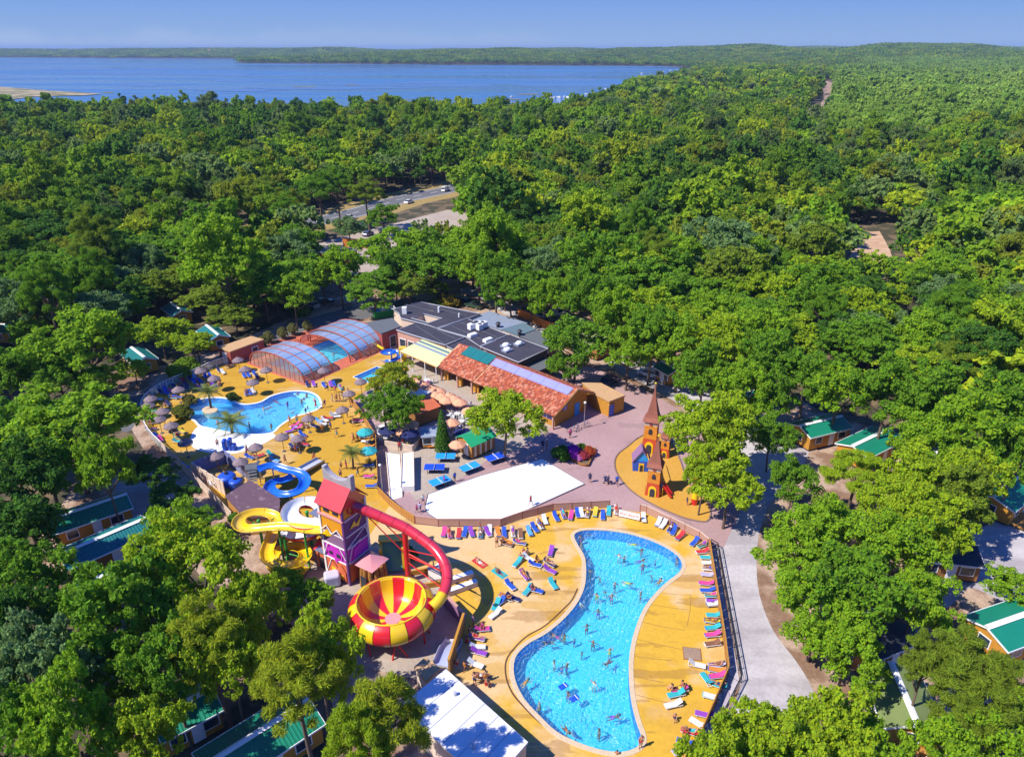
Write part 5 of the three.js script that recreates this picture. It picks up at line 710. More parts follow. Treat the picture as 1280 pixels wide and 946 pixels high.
{ // blue slide on the lagoon deck and its grey run-out
  const [o, p] = flumeSlide('blue_slide', 'small blue open slide curling over the lagoon deck', path3(ZD, [775, 322, 2.9, 840, 303, 2.75, 930, 325, 2.5, 1015, 348, 2.3, 1048, 395, 2.1, 1020, 445, 1.9, 950, 472, 1.7, 870, 466, 1.5, 836, 432, 1.3, 862, 400, 1.1, 930, 386, 0.9, 985, 360, 0.75]), 0.75, S.blue, { n: 90, cuts: 9 });
  for (const i of [8, 30, 50, 68]) mesh('post', bar(p[i].clone().setY(0), p[i].clone(), 0.1, 8), P.metal, o); settle(o, ZD(940, 440));
  const g = thing('run_out_flume', 'straight grey run-out flume on the lagoon deck', 'slide flume', V()), a = ZD(985, 348, 0.7), b = ZD(1140, 262, 0.35); mesh('trough', sweep([a, a.clone().lerp(b, 0.5), b], [[-0.75, 0.35], [-0.7, 0.35], [-0.62, 0.02], [0.62, 0.02], [0.7, 0.35], [0.75, 0.35], [0.68, -0.06], [-0.68, -0.06]]), std([0.5, 0.5, 0.56], 0.4), g); for (const t of [0.1, 0.5, 0.9]) { const c = a.clone().lerp(b, t); mesh('foot', slabBox(1.2, c.y - 0.04, 0.15, c.x, 0, c.z, heading(a, b)), P.metal, g); } settle(g, a.clone().setY(0));
  const t = thing('slide_platform', 'grey platform with steps at the top of the blue slide', 'platform', ZD(750, 400), 0.3); mesh('floor', box(1.8, 0.12, 1.8, 0, 2.6, 0), P.greyRoof, t); for (const x of [-0.8, 0.8]) for (const z of [-0.8, 0.8]) mesh('post', slabBox(0.12, 3.6, 0.12, x, 0, z), P.metal, t); for (const z of [-0.85, 0.85]) mesh('rail', box(1.8, 0.08, 0.06, 0, 3.55, z), P.metal, t); for (let i = 0; i < 8; i++) mesh('step', box(1.1, 0.05, 0.3, 0, 0.3 + i * 0.31, 2.9 - i * 0.27), P.metal, t);
  const k = thing('small_blue_slide', 'small bright blue spiral slide beside the small pool', 'water slide', V()), cc = ZB(425, 440), kp = []; for (let i = 0; i <= 36; i++) { const a2 = i / 36 * TAU * 1.35 + 0.6; kp.push(V(cc.x + Math.cos(a2) * 1.5, 2.5 - i * 0.055, cc.z + Math.sin(a2) * 1.5)); } mesh('flume', sweep(kp, flume(0.5, 0.06)), S.blue, k); mesh('post', cyl(0.15, 0.12, 2.8, cc.x, 0, cc.z, 10), S.blue, k); mesh('platform', slabBox(1.3, 2.5, 1.3, cc.x + 1.9, 0, cc.z - 1.2), S.yellow, k); settle(k, cc);
  const e = thing('climbing_toy', 'yellow and green climbing bridge behind the small blue slide', 'play equipment', V()), e0 = ZK(1040, 345), e1 = ZK(1150, 400); mesh('beam', bar(e0.clone().setY(1.4), e1.clone().setY(1.0), 0.25, 8), S.yellow, e); mesh('leaf_top', cyl(0.9, 0.9, 0.12, e0.x, 1.7, e0.z, 10), S.post, e); for (const c of [e0, e1]) mesh('leg', cyl(0.12, 0.12, 1.4, c.x, 0, c.z, 8), S.yellow, e); settle(e, e0);
}
// --- the play tower: e runs along its front from left to right, b towards its back
{
  const C0 = V(-17.28, 0, -58.95), e = V(0.843, 0, 0.537), b = V(0.537, 0, -0.843), Wd = 3.3, ctr = C0.clone().addScaledVector(e, -Wd / 2).addScaledVector(b, Wd / 2), ry = Math.atan2(-e.z, e.x), H = Wd / 2;
  const o = thing('play_tower', 'tall crooked play tower painted orange, magenta and violet under a red roof', 'tower', ctr, ry);
  // local: x along the front, z towards the viewer of the front
  for (const x of [-H, H]) for (const z of [-H, H]) mesh('corner_post', slabBox(0.24, 9.6, 0.24, x, 0, z), x > 0 && z > 0 ? S.violet : S.zigzag, o);
  const levels = [[0.2, 2.7, S.brick], [2.8, 4.6, S.magenta], [4.7, 6.1, S.plum], [6.2, 8.1, S.orange]];
  for (const [y0, y1, m] of levels) { mesh('front_panel', slabBox(Wd - 0.3, y1 - y0, 0.1, 0, y0, H - 0.04), m, o); mesh('side_panel', slabBox(0.1, y1 - y0, Wd - 0.3, H - 0.04, y0, 0), m === S.orange || m === S.plum ? S.violet : m, o); mesh('side_panel', slabBox(0.1, y1 - y0, Wd - 0.3, -H + 0.04, y0, 0), m, o); mesh('back_panel', slabBox(Wd - 0.3, y1 - y0, 0.1, 0, y0, -H + 0.04), S.violet, o); mesh('level_beam', box(Wd + 0.1, 0.12, 0.14, 0, y1 + 0.05, H + 0.03), S.zigzag, o); mesh('level_beam', box(0.14, 0.12, Wd + 0.1, H + 0.03, y1 + 0.052, 0), S.zigzag, o); }
  const zig = (pts, z, m, th = 0.05, ryy = 0, x0 = 0) => { const s = new THREE.Shape(pts.map(([x, y]) => new THREE.Vector2(x, y))); return place(new THREE.ExtrudeGeometry(s, { depth: th, bevelEnabled: false }), x0, 0, 0, ryy).translate(0, 0, 0); };
  const front = (pts, m, lift = 0.02) => mesh('cut_out_panel', zig(pts).translate(0, 0, H + lift), m, o), side = (pts, m, lift = 0.02) => mesh('cut_out_panel', zig(pts).rotateY(Math.PI / 2).translate(H + lift, 0, 0), m, o);
  front([[-1.5, 6.0], [-0.7, 7.0], [0.0, 6.1], [0.8, 6.9], [1.5, 6.0], [1.5, 5.6], [-1.5, 5.6]], S.plum); front([[-1.5, 5.7], [-0.75, 6.55], [-0.1, 5.9], [-1.2, 5.4]], S.yellow, 0.08);
  front([[-1.0, 3.0], [-1.1, 3.9], [-0.5, 4.5], [0.4, 4.5], [1.1, 3.9], [1.0, 3.0], [0.5, 3.0], [0.1, 2.4], [-0.2, 3.0]], S.magenta, 0.07); front([[-1.3, 0.4], [-1.3, 1.9], [-0.6, 2.6], [0.1, 1.8], [0.7, 2.4], [1.3, 1.6], [1.3, 0.4]], S.brick, 0.07);
  front([[-0.7, 1.1], [-0.7, 1.7], [-0.1, 1.7], [-0.1, 1.1]], S.yellow, 0.13); front([[0.35, 0.6], [0.35, 1.1], [0.95, 1.1], [0.95, 0.6]], S.yellow, 0.13); front([[0.3, 3.3], [0.3, 3.8], [0.8, 3.8], [0.8, 3.3]], P.dark, 0.13); front([[-0.8, 3.4], [-0.8, 3.8], [-0.3, 3.8], [-0.3, 3.4]], P.dark, 0.13);
  side([[-1.0, 3.0], [-0.6, 4.2], [0.4, 4.5], [1.0, 3.6], [1.0, 3.0]], S.magenta, 0.07); side([[-0.9, 6.9], [-0.2, 7.6], [0.1, 7.0], [0.9, 7.7], [0.4, 6.6], [-0.2, 6.9]], S.yellow, 0.07);
  const rail = (a, c) => mesh('white_strip', bar(a, c, 0.06, 5), S.zigzag, o), z1 = H + 0.16; for (const [x0, y0, x1, y1] of [[-1.6, 6.2, -0.7, 7.05], [-0.7, 7.05, 0, 6.2], [0, 6.2, 0.8, 6.95], [0.8, 6.95, 1.6, 6.1], [-1.6, 2.9, -0.9, 4.6], [0.9, 4.6, 1.6, 3.4], [-1.6, 0.4, -0.6, 2.7]]) rail(V(x0, y0, z1), V(x1, y1, z1)); for (const [x0, y0, x1, y1] of [[1.6, 2.9, 0.9, 4.6], [0.9, 4.6, -0.4, 4.9], [1.6, 4.8, -1.2, 6.1], [-1.5, 4.8, -1.2, 6.1]]) rail(V(z1, y0, x0), V(z1, y1, x1));
  mesh('cabin', slabBox(Wd - 0.1, 1.5, Wd - 0.1, 0, 8.25, 0), S.orange, o); for (const x of [-0.65, 0.65]) mesh('window', box(0.75, 0.75, 0.08, x, 9.05, H - 0.02), P.dark, o); mesh('cabin_sill', box(Wd + 0.3, 0.16, 0.4, 0, 8.3, H + 0.05), S.pinkDisc, o); mesh('tube_mouth', place(new THREE.TorusGeometry(0.6, 0.12, 8, 24).rotateY(Math.PI / 2), H + 0.02, 9.1, 0.2), S.red, o);
  const a = Math.atan2(2.3, H + 0.35), c = Math.hypot(2.3, H + 0.35); for (const k of [1, -1]) mesh('roof', box(Wd + 0.5, 0.1, c, 0, 9.55 + 1.15, k * (H + 0.35) / 2, 0, k * a), S.roofRed, o);
  for (const k of [1, -1]) { const s = new THREE.Shape([[-H, 9.5], [H, 9.5], [0, 11.7]].map(([x, y]) => new THREE.Vector2(x, y))); mesh('gable', new THREE.ExtrudeGeometry(s, { depth: 0.1, bevelEnabled: false }).rotateY(Math.PI / 2).translate(k * (H + 0.1) - 0.05, 0, 0), S.red, o); }
  const sd = new THREE.Shape(); sd.moveTo(-1.95, 11.3); sd.lineTo(1.95, 11.3); sd.lineTo(2.0, 13.0); sd.lineTo(1.72, 13.0); sd.quadraticCurveTo(1.4, 12.15, 0, 12.05); sd.quadraticCurveTo(-1.4, 12.15, -1.72, 13.0); sd.lineTo(-2.0, 13.0); sd.closePath(); mesh('ridge_crest', new THREE.ExtrudeGeometry(sd, { depth: 0.5, bevelEnabled: true, bevelSize: 0.05, bevelThickness: 0.05, bevelSegments: 1, curveSegments: 8 }).translate(0, 0, -0.25), S.slate, o);
  for (let i = 0; i < 3; i++) mesh('stair_landing', box(1.6, 0.12, Wd, -H - 0.9, 2.6 + i * 2.4, 0), P.metal, o);
  // crooked lean-to house at its left foot and the hut at its right
  const l = thing('crooked_playhouse', 'crooked orange playhouse with tilted rose roof at the tower foot', 'playhouse', ctr.clone().addScaledVector(e, -2.9).addScaledVector(b, -0.3), ry); mesh('wall', slabBox(1.6, 2.2, 1.8, 0, 0, 0), S.brick, l); mesh('roof', box(2.5, 0.12, 1.4, 0, 2.7, 0.55, 0, 0.75, 0.25), S.rose, l); mesh('roof', box(2.5, 0.12, 1.4, 0, 2.7, -0.55, 0, -0.75, 0.25), S.rose, l); mesh('doorway_shade', slabBox(0.7, 1.5, 0.06, 0, 0, 0.92), P.dark, l);  // dark slab at the door: interior shade put in as colour
  const h = thing('play_hut', 'brown bark-clad play hut with pink canopy right of the tower', 'hut', ctr.clone().addScaledVector(e, 3.4).addScaledVector(b, 0.2), ry); for (let i = 0; i < 12; i++) { const t = i / 12 * TAU; mesh('log', bar(V(Math.cos(t) * 1.3, 0, Math.sin(t) * 1.3), V(Math.cos(t) * 1.1, 2.6, Math.sin(t) * 1.1), 0.28, 7), S.hut, h); } mesh('canopy', new THREE.ConeGeometry(1.9, 0.9, 4).rotateY(0.8).translate(-0.2, 3.1, 0), S.pinkDisc, h); mesh('doorway_shade', slabBox(0.8, 1.7, 0.1, 0, 0, 1.5), P.dark, h);  // dark panel before the logs stands for the shade inside the hut
  const y = thing('yellow_playhouse', 'yellow playhouse with blue-green painted chute beside the red post', 'playhouse', G(492, 708, 0), 0.1), ch = mapped(texture(128, 2, (u, v) => mix3([0.02, 0.2, 0.35], [0.12, 0.4, 0.1], fbm(u * 6, v * 9, 9, 471, 3))), 0.4); mesh('side_wall', slabBox(0.3, 3.2, 1.9, -1.2, 0, 0), S.yellow, y); mesh('side_wall', slabBox(0.3, 3.2, 1.9, 1.2, 0, 0), S.yellow, y); mesh('chute', box(2.1, 0.1, 3.3, 0, 1.6, 0.2, 0, 1.0), ch, y); mesh('back_wall', slabBox(2.7, 3.4, 0.2, 0, 0, -1.0), S.yellow, y); mesh('roof', box(2.9, 0.14, 1.1, 0, 3.45, -0.6), S.yellow, y);
  const k = thing('curtain_screen', 'dark blue screen wall hanging behind the play hut', 'screen', V()); mesh('sheet', bar2(ZW(262, 150), ZW(378, 180), 2.4, 0.12), P.blue, k); mesh('head_rail', bar2(ZW(262, 150).setY(2.4), ZW(378, 180).setY(2.4), 0.12, 0.18), S.yellow, k); settle(k, ZW(320, 165));
  const w = thing('rock_planter', 'crumpled grey wrapped machine box at the tower foot', 'machine cover', G(416, 730, 0), 0.3); mesh('cover', soft(1.7, 1.5, 1.4, 0.3, 0, 0.75, 0), std([0.5, 0.48, 0.62], 0.35), w); mesh('base', slabBox(1.8, 0.1, 1.5, 0, 0, 0), P.dark, w);
  // walls, benches and the landing trough round the bowl
  const w1 = thing('yard_wall', 'dark plum wall between bowl slide and landing yard', 'wall', V()); mesh('wall_body', bar2(ZW(855, 425), ZW(1012, 590), 1.7, 0.2), S.plum, w1); mesh('coping', bar2(ZW(855, 425).setY(1.7), ZW(1012, 590).setY(1.7), 0.08, 0.3), P.pink, w1); settle(w1, ZW(930, 500));
  const w2 = thing('ochre_wall', 'tall narrow ochre board wall between bowl slide and pool deck', 'wall', V()), A = ZW(1010, 610), Bq = ZW(893, 985); for (let i = 0; i < 9; i++) mesh('board', bar2(A.clone().lerp(Bq, i / 9 + 0.004), A.clone().lerp(Bq, (i + 1) / 9 - 0.004), 2 + 0.04 * (i % 2), 0.16), P.wood, w2); mesh('top_rail', bar2(A.clone().setY(2.05), Bq.clone().setY(2.05), 0.1, 0.24), P.ochre, w2); settle(w2, A);
  const tr = thing('landing_trough', 'pale blue landing trough in the shade under the bowl', 'slide flume', V()); mesh('trough', sweep([ZW(930, 720, 0.1), ZW(880, 800, 0.08), ZW(840, 900, 0.05)], [[-0.9, 0.6], [-0.8, 0.6], [-0.7, 0.06], [0.7, 0.06], [0.8, 0.6], [0.9, 0.6], [0.85, 0], [-0.85, 0]]), std([0.35, 0.4, 0.62], 0.4), tr); mesh('end_plate', slabBox(1.6, 0.5, 0.1, ZW(930, 720).x, 0, ZW(930, 720).z), P.white, tr); settle(tr, ZW(880, 800));
  [[745, 210, 840, 110, 'pale landing basin wall nearest to the red tube'], [870, 260, 1080, 190, 'low cream seat wall crossing the landing yard'], [860, 350, 1110, 260, 'low cream seat wall behind the ticket posts']].forEach(([x0, y0, x1, y1, l2]) => { const s = thing('seat_wall', l2, 'low wall', V(), 0, 'low walls of the landing yard'); mesh('wall_body', bar2(ZW(x0, y0), ZW(x1, y1), 0.6, 0.5), P.cream, s); mesh('coping', bar2(ZW(x0, y0).setY(0.6), ZW(x1, y1).setY(0.6), 0.08, 0.6), P.white, s); settle(s, ZW(x0, y0)); });
  const lb = thing('landing_basin', 'ochre landing basin with pale steps under the red tube', 'basin', ZW(690, 230), 0.25); mesh('basin_wall', [slabBox(3.2, 0.7, 0.2, 0, 0, -1.2), slabBox(3.2, 0.7, 0.2, 0, 0, 1.2)], P.ochre, lb); mesh('end_wall', slabBox(0.2, 0.7, 2.2, -1.5, 0, 0), P.ochre, lb); mesh('step', slabBox(1.2, 0.9, 2.2, 1.2, 0, 0), P.cream, lb);
}
// --- playground towers
{
  const facets = (g) => { const q = g.toNonIndexed(); q.computeVertexNormals(); return q; };
  const castle = (label, p, ry, s, hatTop) => {
    const o = thing('play_castle', label, 'playhouse', p, ry, undefined);
    const body = (w0, w1, y0, y1) => { const g = new THREE.CylinderGeometry(w1 * 0.8 * Math.SQRT1_2, w0 * 0.8 * Math.SQRT1_2, y1 - y0, 4, 1).rotateY(Math.PI / 4); return facets(g.translate(0, (y0 + y1) / 2, 0)); };
    mesh('base_storey', body(2.7 * s, 2.25 * s, 0, 2.2 * s), S.rust, o); mesh('upper_storey', body(2.3 * s, 2.2 * s, 2.2 * s, 4.3 * s), S.rustOrange, o); mesh('white_storey', body(2.25 * s, 2.35 * s, 4.3 * s, 5.2 * s), P.cream, o);
    const hat = [[1.7, 4.95], [1.25, 5.5], [0.9, 6.5], [0.52, 7.8], [0.2, 9.2], [0.03, hatTop + 0.6]].map(([r, y]) => new THREE.Vector2(r * s, y * s)); mesh('pointed_roof', facets(new THREE.LatheGeometry(hat, 4).rotateY(Math.PI / 4)), mapped(grain([0.27, 0.09, 0.06], 481, 0.4, 2), 0.8), o);
    mesh('roof_tip', place(new THREE.SphereGeometry(0.16 * s, 8, 6), 0, (hatTop + 0.6) * s, 0), S.yellow, o);
    const arch = (w, h) => { const q = new THREE.Shape(); q.moveTo(-w / 2, 0); q.lineTo(w / 2, 0); q.lineTo(w / 2, h - w / 2); q.absarc(0, h - w / 2, w / 2, 0, Math.PI); q.closePath(); return new THREE.ExtrudeGeometry(q, { depth: 0.08, bevelEnabled: false }); };
    for (const r of [0, Math.PI / 2, Math.PI, -Math.PI / 2]) { const tl = 0.1; mesh('door_arch', arch(1.15 * s, 1.7 * s).rotateX(-tl).translate(0, 0.05, 1.09 * s).rotateY(r), S.yellow, o); mesh('doorway_shade', arch(0.75 * s, 1.3 * s).rotateX(-tl).translate(0, 0.05, 1.15 * s).rotateY(r), P.dark, o); mesh('window', arch(0.5 * s, 0.8 * s).translate(0, 3.0 * s, 0.9 * s).rotateY(r), P.dark, o); mesh('window', arch(0.4 * s, 0.55 * s).translate(0, 4.4 * s, 0.92 * s).rotateY(r), P.redBrown, o); }  // near-black arches in doors and windows stand for the shaded interior
    return o;
  };
  castle('front playground tower with red base, yellow door arch and pointed brown roof', ZP(215, 745), -0.35, 0.86, 9.2);
  castle('rear playground tower with taller pointed brown roof and yellow tip', ZP(190, 425), -0.35, 1.0, 9.9);
  castle('low third playground tower tucked behind the lime tree', ZP(300, 470), -0.35, 0.62, 9.4);
  const b = thing('playhouse', 'small blue playhouse with yellow door between the two towers', 'playhouse', ZP(122, 562), -0.1); mesh('wall', slabBox(2.2, 1.6, 1.8, 0, 0, 0), P.blue, b); { const s = new THREE.Shape([[-1.1, 1.6], [1.1, 1.6], [0, 3.2]].map(([x, y]) => new THREE.Vector2(x, y))); mesh('gable', new THREE.ExtrudeGeometry(s, { depth: 1.7, bevelEnabled: false }).translate(0, 0, -0.85), P.sky, b); } for (const k of [1, -1]) mesh('roof', box(2.1, 0.1, 2.1, k * 0.62, 2.42, 0, 0, 0, -k * 0.97), S.plum, b); mesh('door', slabBox(0.7, 1.3, 0.06, 0, 0, 0.92), S.yellow, b); mesh('doorway_shade', slabBox(0.4, 1.0, 0.06, 0, 0, 0.97), P.dark, b);  // dark slab on the yellow door is painted shade of the inside
  const br = thing('rope_bridge', 'wooden bridge with yellow rails joining the two towers', 'play equipment', V()), b0 = ZP(200, 500, 1.6), b1 = ZP(235, 640, 1.6); for (let i = 0; i < 12; i++) { const c = b0.clone().lerp(b1, (i + 0.5) / 12); mesh('plank', box(1.1, 0.06, b0.distanceTo(b1) / 12 - 0.05, c.x, c.y - 0.2 * Math.sin(Math.PI * i / 11), c.z, heading(b0, b1)), P.wood, br); } for (const k of [-0.55, 0.55]) mesh('rail', bar(b0.clone().add(V(k, 0.9, 0)), b1.clone().add(V(k, 0.9, 0)), 0.05), S.yellow, br); settle(br, b0.clone().setY(0));
  const rp = thing('spiral_pole', 'tall red and yellow climbing pole half hidden by the lime tree', 'play equipment', ZP(520, 830)); for (let i = 0; i < 8; i++) mesh('pole_drum', cyl(0.34 + 0.12 * (i % 2), 0.34 + 0.12 * ((i + 1) % 2), 0.95, 0, i * 0.97, 0, 14), i % 3 === 1 ? S.yellow : S.red, rp); mesh('knob', place(new THREE.SphereGeometry(0.4, 12, 8), 0, 8.0, 0), S.red, rp);
  const sl = thing('play_slide', 'short red slide on the shaded side of the front tower', 'play equipment', V()), s0 = ZP(290, 690, 1.6), s1 = ZP(345, 770, 0.2); mesh('chute', sweep([s0, s0.clone().lerp(s1, 0.5), s1], [[-0.45, 0.3], [-0.4, 0.3], [-0.36, 0.03], [0.36, 0.03], [0.4, 0.3], [0.45, 0.3], [0.4, -0.04], [-0.4, -0.04]]), S.red, sl); mesh('leg', bar(s0.clone().setY(0), s0, 0.08), S.yellow, sl); settle(sl, s1.clone().setY(0));
  const bd = thing('info_board', 'leaning pink notice board beside the front tower', 'board', ZP(265, 745), -0.6); mesh('panel', box(0.9, 1.3, 0.08, 0, 1.1, 0, 0, -0.2), P.pink, bd); for (const x of [-0.4, 0.4]) mesh('leg', slabBox(0.08, 1.2, 0.08, x, 0, 0), P.wood, bd); mesh('picture', box(0.6, 0.6, 0.03, 0, 1.1, 0.06, 0, -0.2), P.sky, bd);
}
// ---------------------------------------------------------------- fences and small structures
const F = { glass: new THREE.MeshPhysicalMaterial({ color: rgb(0.82, 0.88, 0.9), roughness: 0.06, transmission: 0.8, thickness: 0, side: THREE.DoubleSide }), fencePanel: new THREE.MeshPhysicalMaterial({ color: rgb(0.56, 0.33, 0.27), roughness: 0.5, transmission: 0.25, thickness: 0, side: THREE.DoubleSide }), postRed: std([0.33, 0.1, 0.08], 0.6) };
function panelFence(name, label, pts, step0, h, { panel, post, rail, gapY = 0.08, thick = 0.03, postW = 0.08, boards = 0, wires = 0, part = 'panel' }) {
  const o = thing(name, label, 'fence'), c0 = pts[0].clone();
  for (let i = 0; i + 1 < pts.length; i++) {
    const a = pts[i], b = pts[i + 1], L = a.distanceTo(b), n = Math.max(1, Math.round(L / step0)), ry = Math.atan2(-(b.z - a.z), b.x - a.x);
    for (let k = 0; k < n; k++) {
      const p = a.clone().lerp(b, k / n), q = a.clone().lerp(b, (k + 1) / n), m = p.clone().lerp(q, 0.5), w = L / n - postW - 0.02;
      if (post) mesh('post', slabBox(postW, h + 0.04, postW, p.x, 0, p.z, ry), post, o);
      if (boards) for (let j = 0; j < boards; j++) { const c = p.clone().lerp(q, (j + 0.5) / boards); mesh('board', slabBox(w / boards - 0.015, h - gapY - 0.03 * ((j + k) % 2), thick, c.x, gapY, c.z, ry), panel, o); }
      else if (wires) for (let j = 1; j <= wires; j++) mesh('wire', box(L / n, 0.025, 0.025, m.x, h * j / (wires + 1), m.z, ry), post, o);
      else mesh(part, slabBox(w, h - gapY - 0.06, thick, m.x, gapY, m.z, ry), panel, o);
      if (rail) mesh('rail', box(L / n, 0.06, 0.09, m.x, h, m.z, ry), rail, o);
    }
    if (i + 2 === pts.length && post) mesh('post', slabBox(postW, h + 0.04, postW, b.x, 0, b.z, ry), post, o);
  }
  return settle(o, c0.setY(0));
}
panelFence('glass_fence', 'curved glass fence with white top rail round the lagoon deck', spline(list(G, [300, 451.5, 272, 457.5, 244.6, 470, 219.2, 479.6, 198, 490.2, 184, 501, 177.6, 512, 179.6, 531, 188, 547, 203, 563]), 26, false), 2.2, 1.35, { panel: F.glass, post: P.white, rail: P.white });
panelFence('screen_fence', 'pale weathered screen fence dropping from the glass fence to the filter house', list(G, [203, 563, 238, 597.5, 261.5, 621, 291, 652]), 1.5, 1.5, { panel: P.cream, post: P.pink, boards: 5, thick: 0.05 });
panelFence('wooden_fence', 'ochre board fence between lagoon deck and restaurant terrace', list(G, [437, 504, 451, 521.5, 470, 553]), 2, 1.4, { panel: P.wood, post: P.brown, rail: P.ochre, boards: 6, thick: 0.05 });
panelFence('wooden_fence', 'tall dark board fence beside the long ramp', list(G, [470.3, 554, 473, 617]), 2, 1.8, { panel: P.dark, post: P.black, rail: P.wood, boards: 6, thick: 0.06 });
panelFence('wooden_fence', 'short ochre board fence turning from the ramp to the court', list(G, [473, 617.5, 487, 632, 502, 644, 518, 654]), 1.8, 1.1, { panel: P.wood, post: P.brown, rail: P.ochre, boards: 5, thick: 0.05 });
panelFence('pool_fence', 'brownish panel fence between white court and large pool deck', list(G, [519, 654.5, 548, 658, 626, 658, 653, 648.5, 691, 638.5, 762, 634.5]), 2.4, 1.1, { panel: F.fencePanel, post: F.postRed, rail: P.pink });
panelFence('pool_fence', 'brownish panel fence from the red lettered sign to the campsite road', list(G, [800, 639.5, 808, 641.5, 838, 655.5, 874, 673.5, 885.2, 683]), 2.4, 1.1, { panel: F.fencePanel, post: F.postRed, rail: P.cream });
panelFence('wooden_fence', 'long ochre board fence along the road side of the large pool', list(G, [885.8, 684.5, 905, 806.4, 909.5, 844, 899, 869, 866, 946, 850, 985]), 1.25, 1.25, { panel: P.wood, post: P.brown, rail: P.ochre, boards: 2, thick: 0.06 });
panelFence('black_railing', 'thin black railing at the edge of the campsite road', list(G, [888, 683, 896.5, 687.5, 918.4, 809.5, 926.2, 853.3, 890.2, 925, 868, 968]), 1.6, 1.0, { post: P.black, rail: P.black, postW: 0.06, wires: 3 });
panelFence('orange_fence', 'bright orange board fence on the rear lane behind the hall', list(ZC, [414, 172, 490, 200, 560, 236, 632, 262]), 4, 1.9, { panel: P.orange, post: P.brown, boards: 8, thick: 0.05 });
{ // paved strip behind the long fence: every slab laid by itself
  const inn = list(G, [887.5, 686, 906.5, 806.4, 911, 845, 900.5, 870, 868, 946, 855, 975]), out = list(G, [896, 688.5, 917.5, 809.8, 925.2, 853.2, 889.5, 924, 869, 966, 860, 985]), st = tag(mesh('fence_walkway', sheet([...inn, ...out.slice().reverse()], 0.05), std([0.12, 0.11, 0.13], 0.95)), 'paved strip between board fence and black railing', null, null, 'structure');
  const mats = [[0.4, 0.35, 0.4], [0.46, 0.41, 0.46], [0.35, 0.31, 0.36]].map((c, i) => mapped(grain(c, 501 + i, 0.3, 1), 0.9)), rnd = RNG(77);
  for (let i = 0; i + 1 < inn.length; i++) { const n = Math.max(1, Math.round(inn[i].distanceTo(inn[i + 1]) / 0.95)); for (let k = 0; k < n; k++) { const f = (u, v) => inn[i].clone().lerp(inn[i + 1], u).lerp(out[i].clone().lerp(out[i + 1], u), v), g = 0.03; for (const [v0, v1] of [[0.02, 0.49], [0.51, 0.98]]) mesh('paving_slab', prism([f((k + g) / n, v0), f((k + 1 - g) / n, v0), f((k + 1 - g) / n, v1), f((k + g) / n, v1)], 0.052, 0.085 + rnd() * 0.012), mats[Math.floor(rnd() * 3)], st); } }
}
{ // the lettered sign on the pool fence
  const a = G(773, 646.5), b = G(799.5, 652.5), o = thing('lettered_sign', 'white board with red lettering on the fence above the large pool', 'sign', a.clone().lerp(b, 0.5), Math.atan2(-(b.z - a.z), b.x - a.x)), c = document.createElement('canvas'); c.width = 512; c.height = 144; const x = c.getContext('2d'); x.fillStyle = '#eef8f6'; x.fillRect(0, 0, 512, 144); x.fillStyle = '#c4123c'; x.font = 'bold 84px serif'; x.textAlign = 'center'; x.textBaseline = 'middle'; x.fillText('Play Beach', 256, 76);
  const t = new THREE.CanvasTexture(c); t.colorSpace = THREE.SRGBColorSpace; const L = a.distanceTo(b); mesh('board', box(L, 0.95, 0.05, 0, 0.72, 0), P.white, o); mesh('lettering', new THREE.PlaneGeometry(L - 0.06, 0.9).translate(0, 0.72, 0.03), new THREE.MeshStandardMaterial({ map: t, roughness: 0.6 }), o); for (const k of [-1, 1]) mesh('post', slabBox(0.08, 1.25, 0.08, k * (L / 2 + 0.02), 0, 0), F.postRed, o); mesh('top_rail', box(L, 0.06, 0.07, 0, 1.22, 0), P.pink, o);
}
{ // ramps beside the terrace
  const r = (label, Q, hs, m) => { const o = thing('ramp', label, 'ramp'), n = Q.length, pos = [], T3 = Q.map((p, i) => p.clone().setY(hs[i])), B3 = Q.map((p) => p.clone().setY(0)); const tri = (a, b, c) => pos.push(...a.toArray(), ...b.toArray(), ...c.toArray()); tri(T3[0], T3[1], T3[2]); tri(T3[0], T3[2], T3[3]); for (let i = 0; i < n; i++) { const j = (i + 1) % n; tri(T3[i], B3[i], T3[j]); tri(T3[j], B3[i], B3[j]); } const g = new THREE.BufferGeometry(); g.setAttribute('position', new THREE.Float32BufferAttribute(pos, 3)); g.computeVertexNormals(); g.setAttribute('uv', new THREE.Float32BufferAttribute(pos.flatMap((v, i) => i % 3 === 1 ? [] : [v]), 2)); mesh('ramp_body', g, m, o); for (const [i, j] of [[0, 3], [1, 2]]) mesh('side_kerb', bar(T3[i].clone().add(V(0, 0.06, 0)), T3[j].clone().add(V(0, 0.06, 0)), 0.09, 6), P.cream, o); return settle(o, centroid(B3)); };
  r('long pale concrete ramp beside the dark board fence', [ZE(390, 215, 1.1), ZE(470, 228, 1.1), ZE(486, 480), ZE(416, 500)].map((p) => p.setY(0)), [1.1, 1.1, 0.05, 0.05], M.paleConcrete);
  r('short raised concrete ramp with dark side by the table tennis', [ZE(484, 222, 1.1), ZE(552, 212, 1.1), ZE(556, 412, 0.9), ZE(478, 416, 0.9)].map((p) => p.setY(0)), [1.1, 1.1, 0.85, 0.85], M.paleConcrete);
  const w = thing('terrace_wall', 'low pale terrace wall above the ramps', 'low wall'); mesh('wall_body', bar2(ZT(85, 745), ZT(345, 790), 1.1, 0.2), P.cream, w); mesh('wall_wing', bar2(ZT(345, 790), ZT(470, 650), 1.1, 0.2), P.cream, w); settle(w, ZT(250, 760));
}
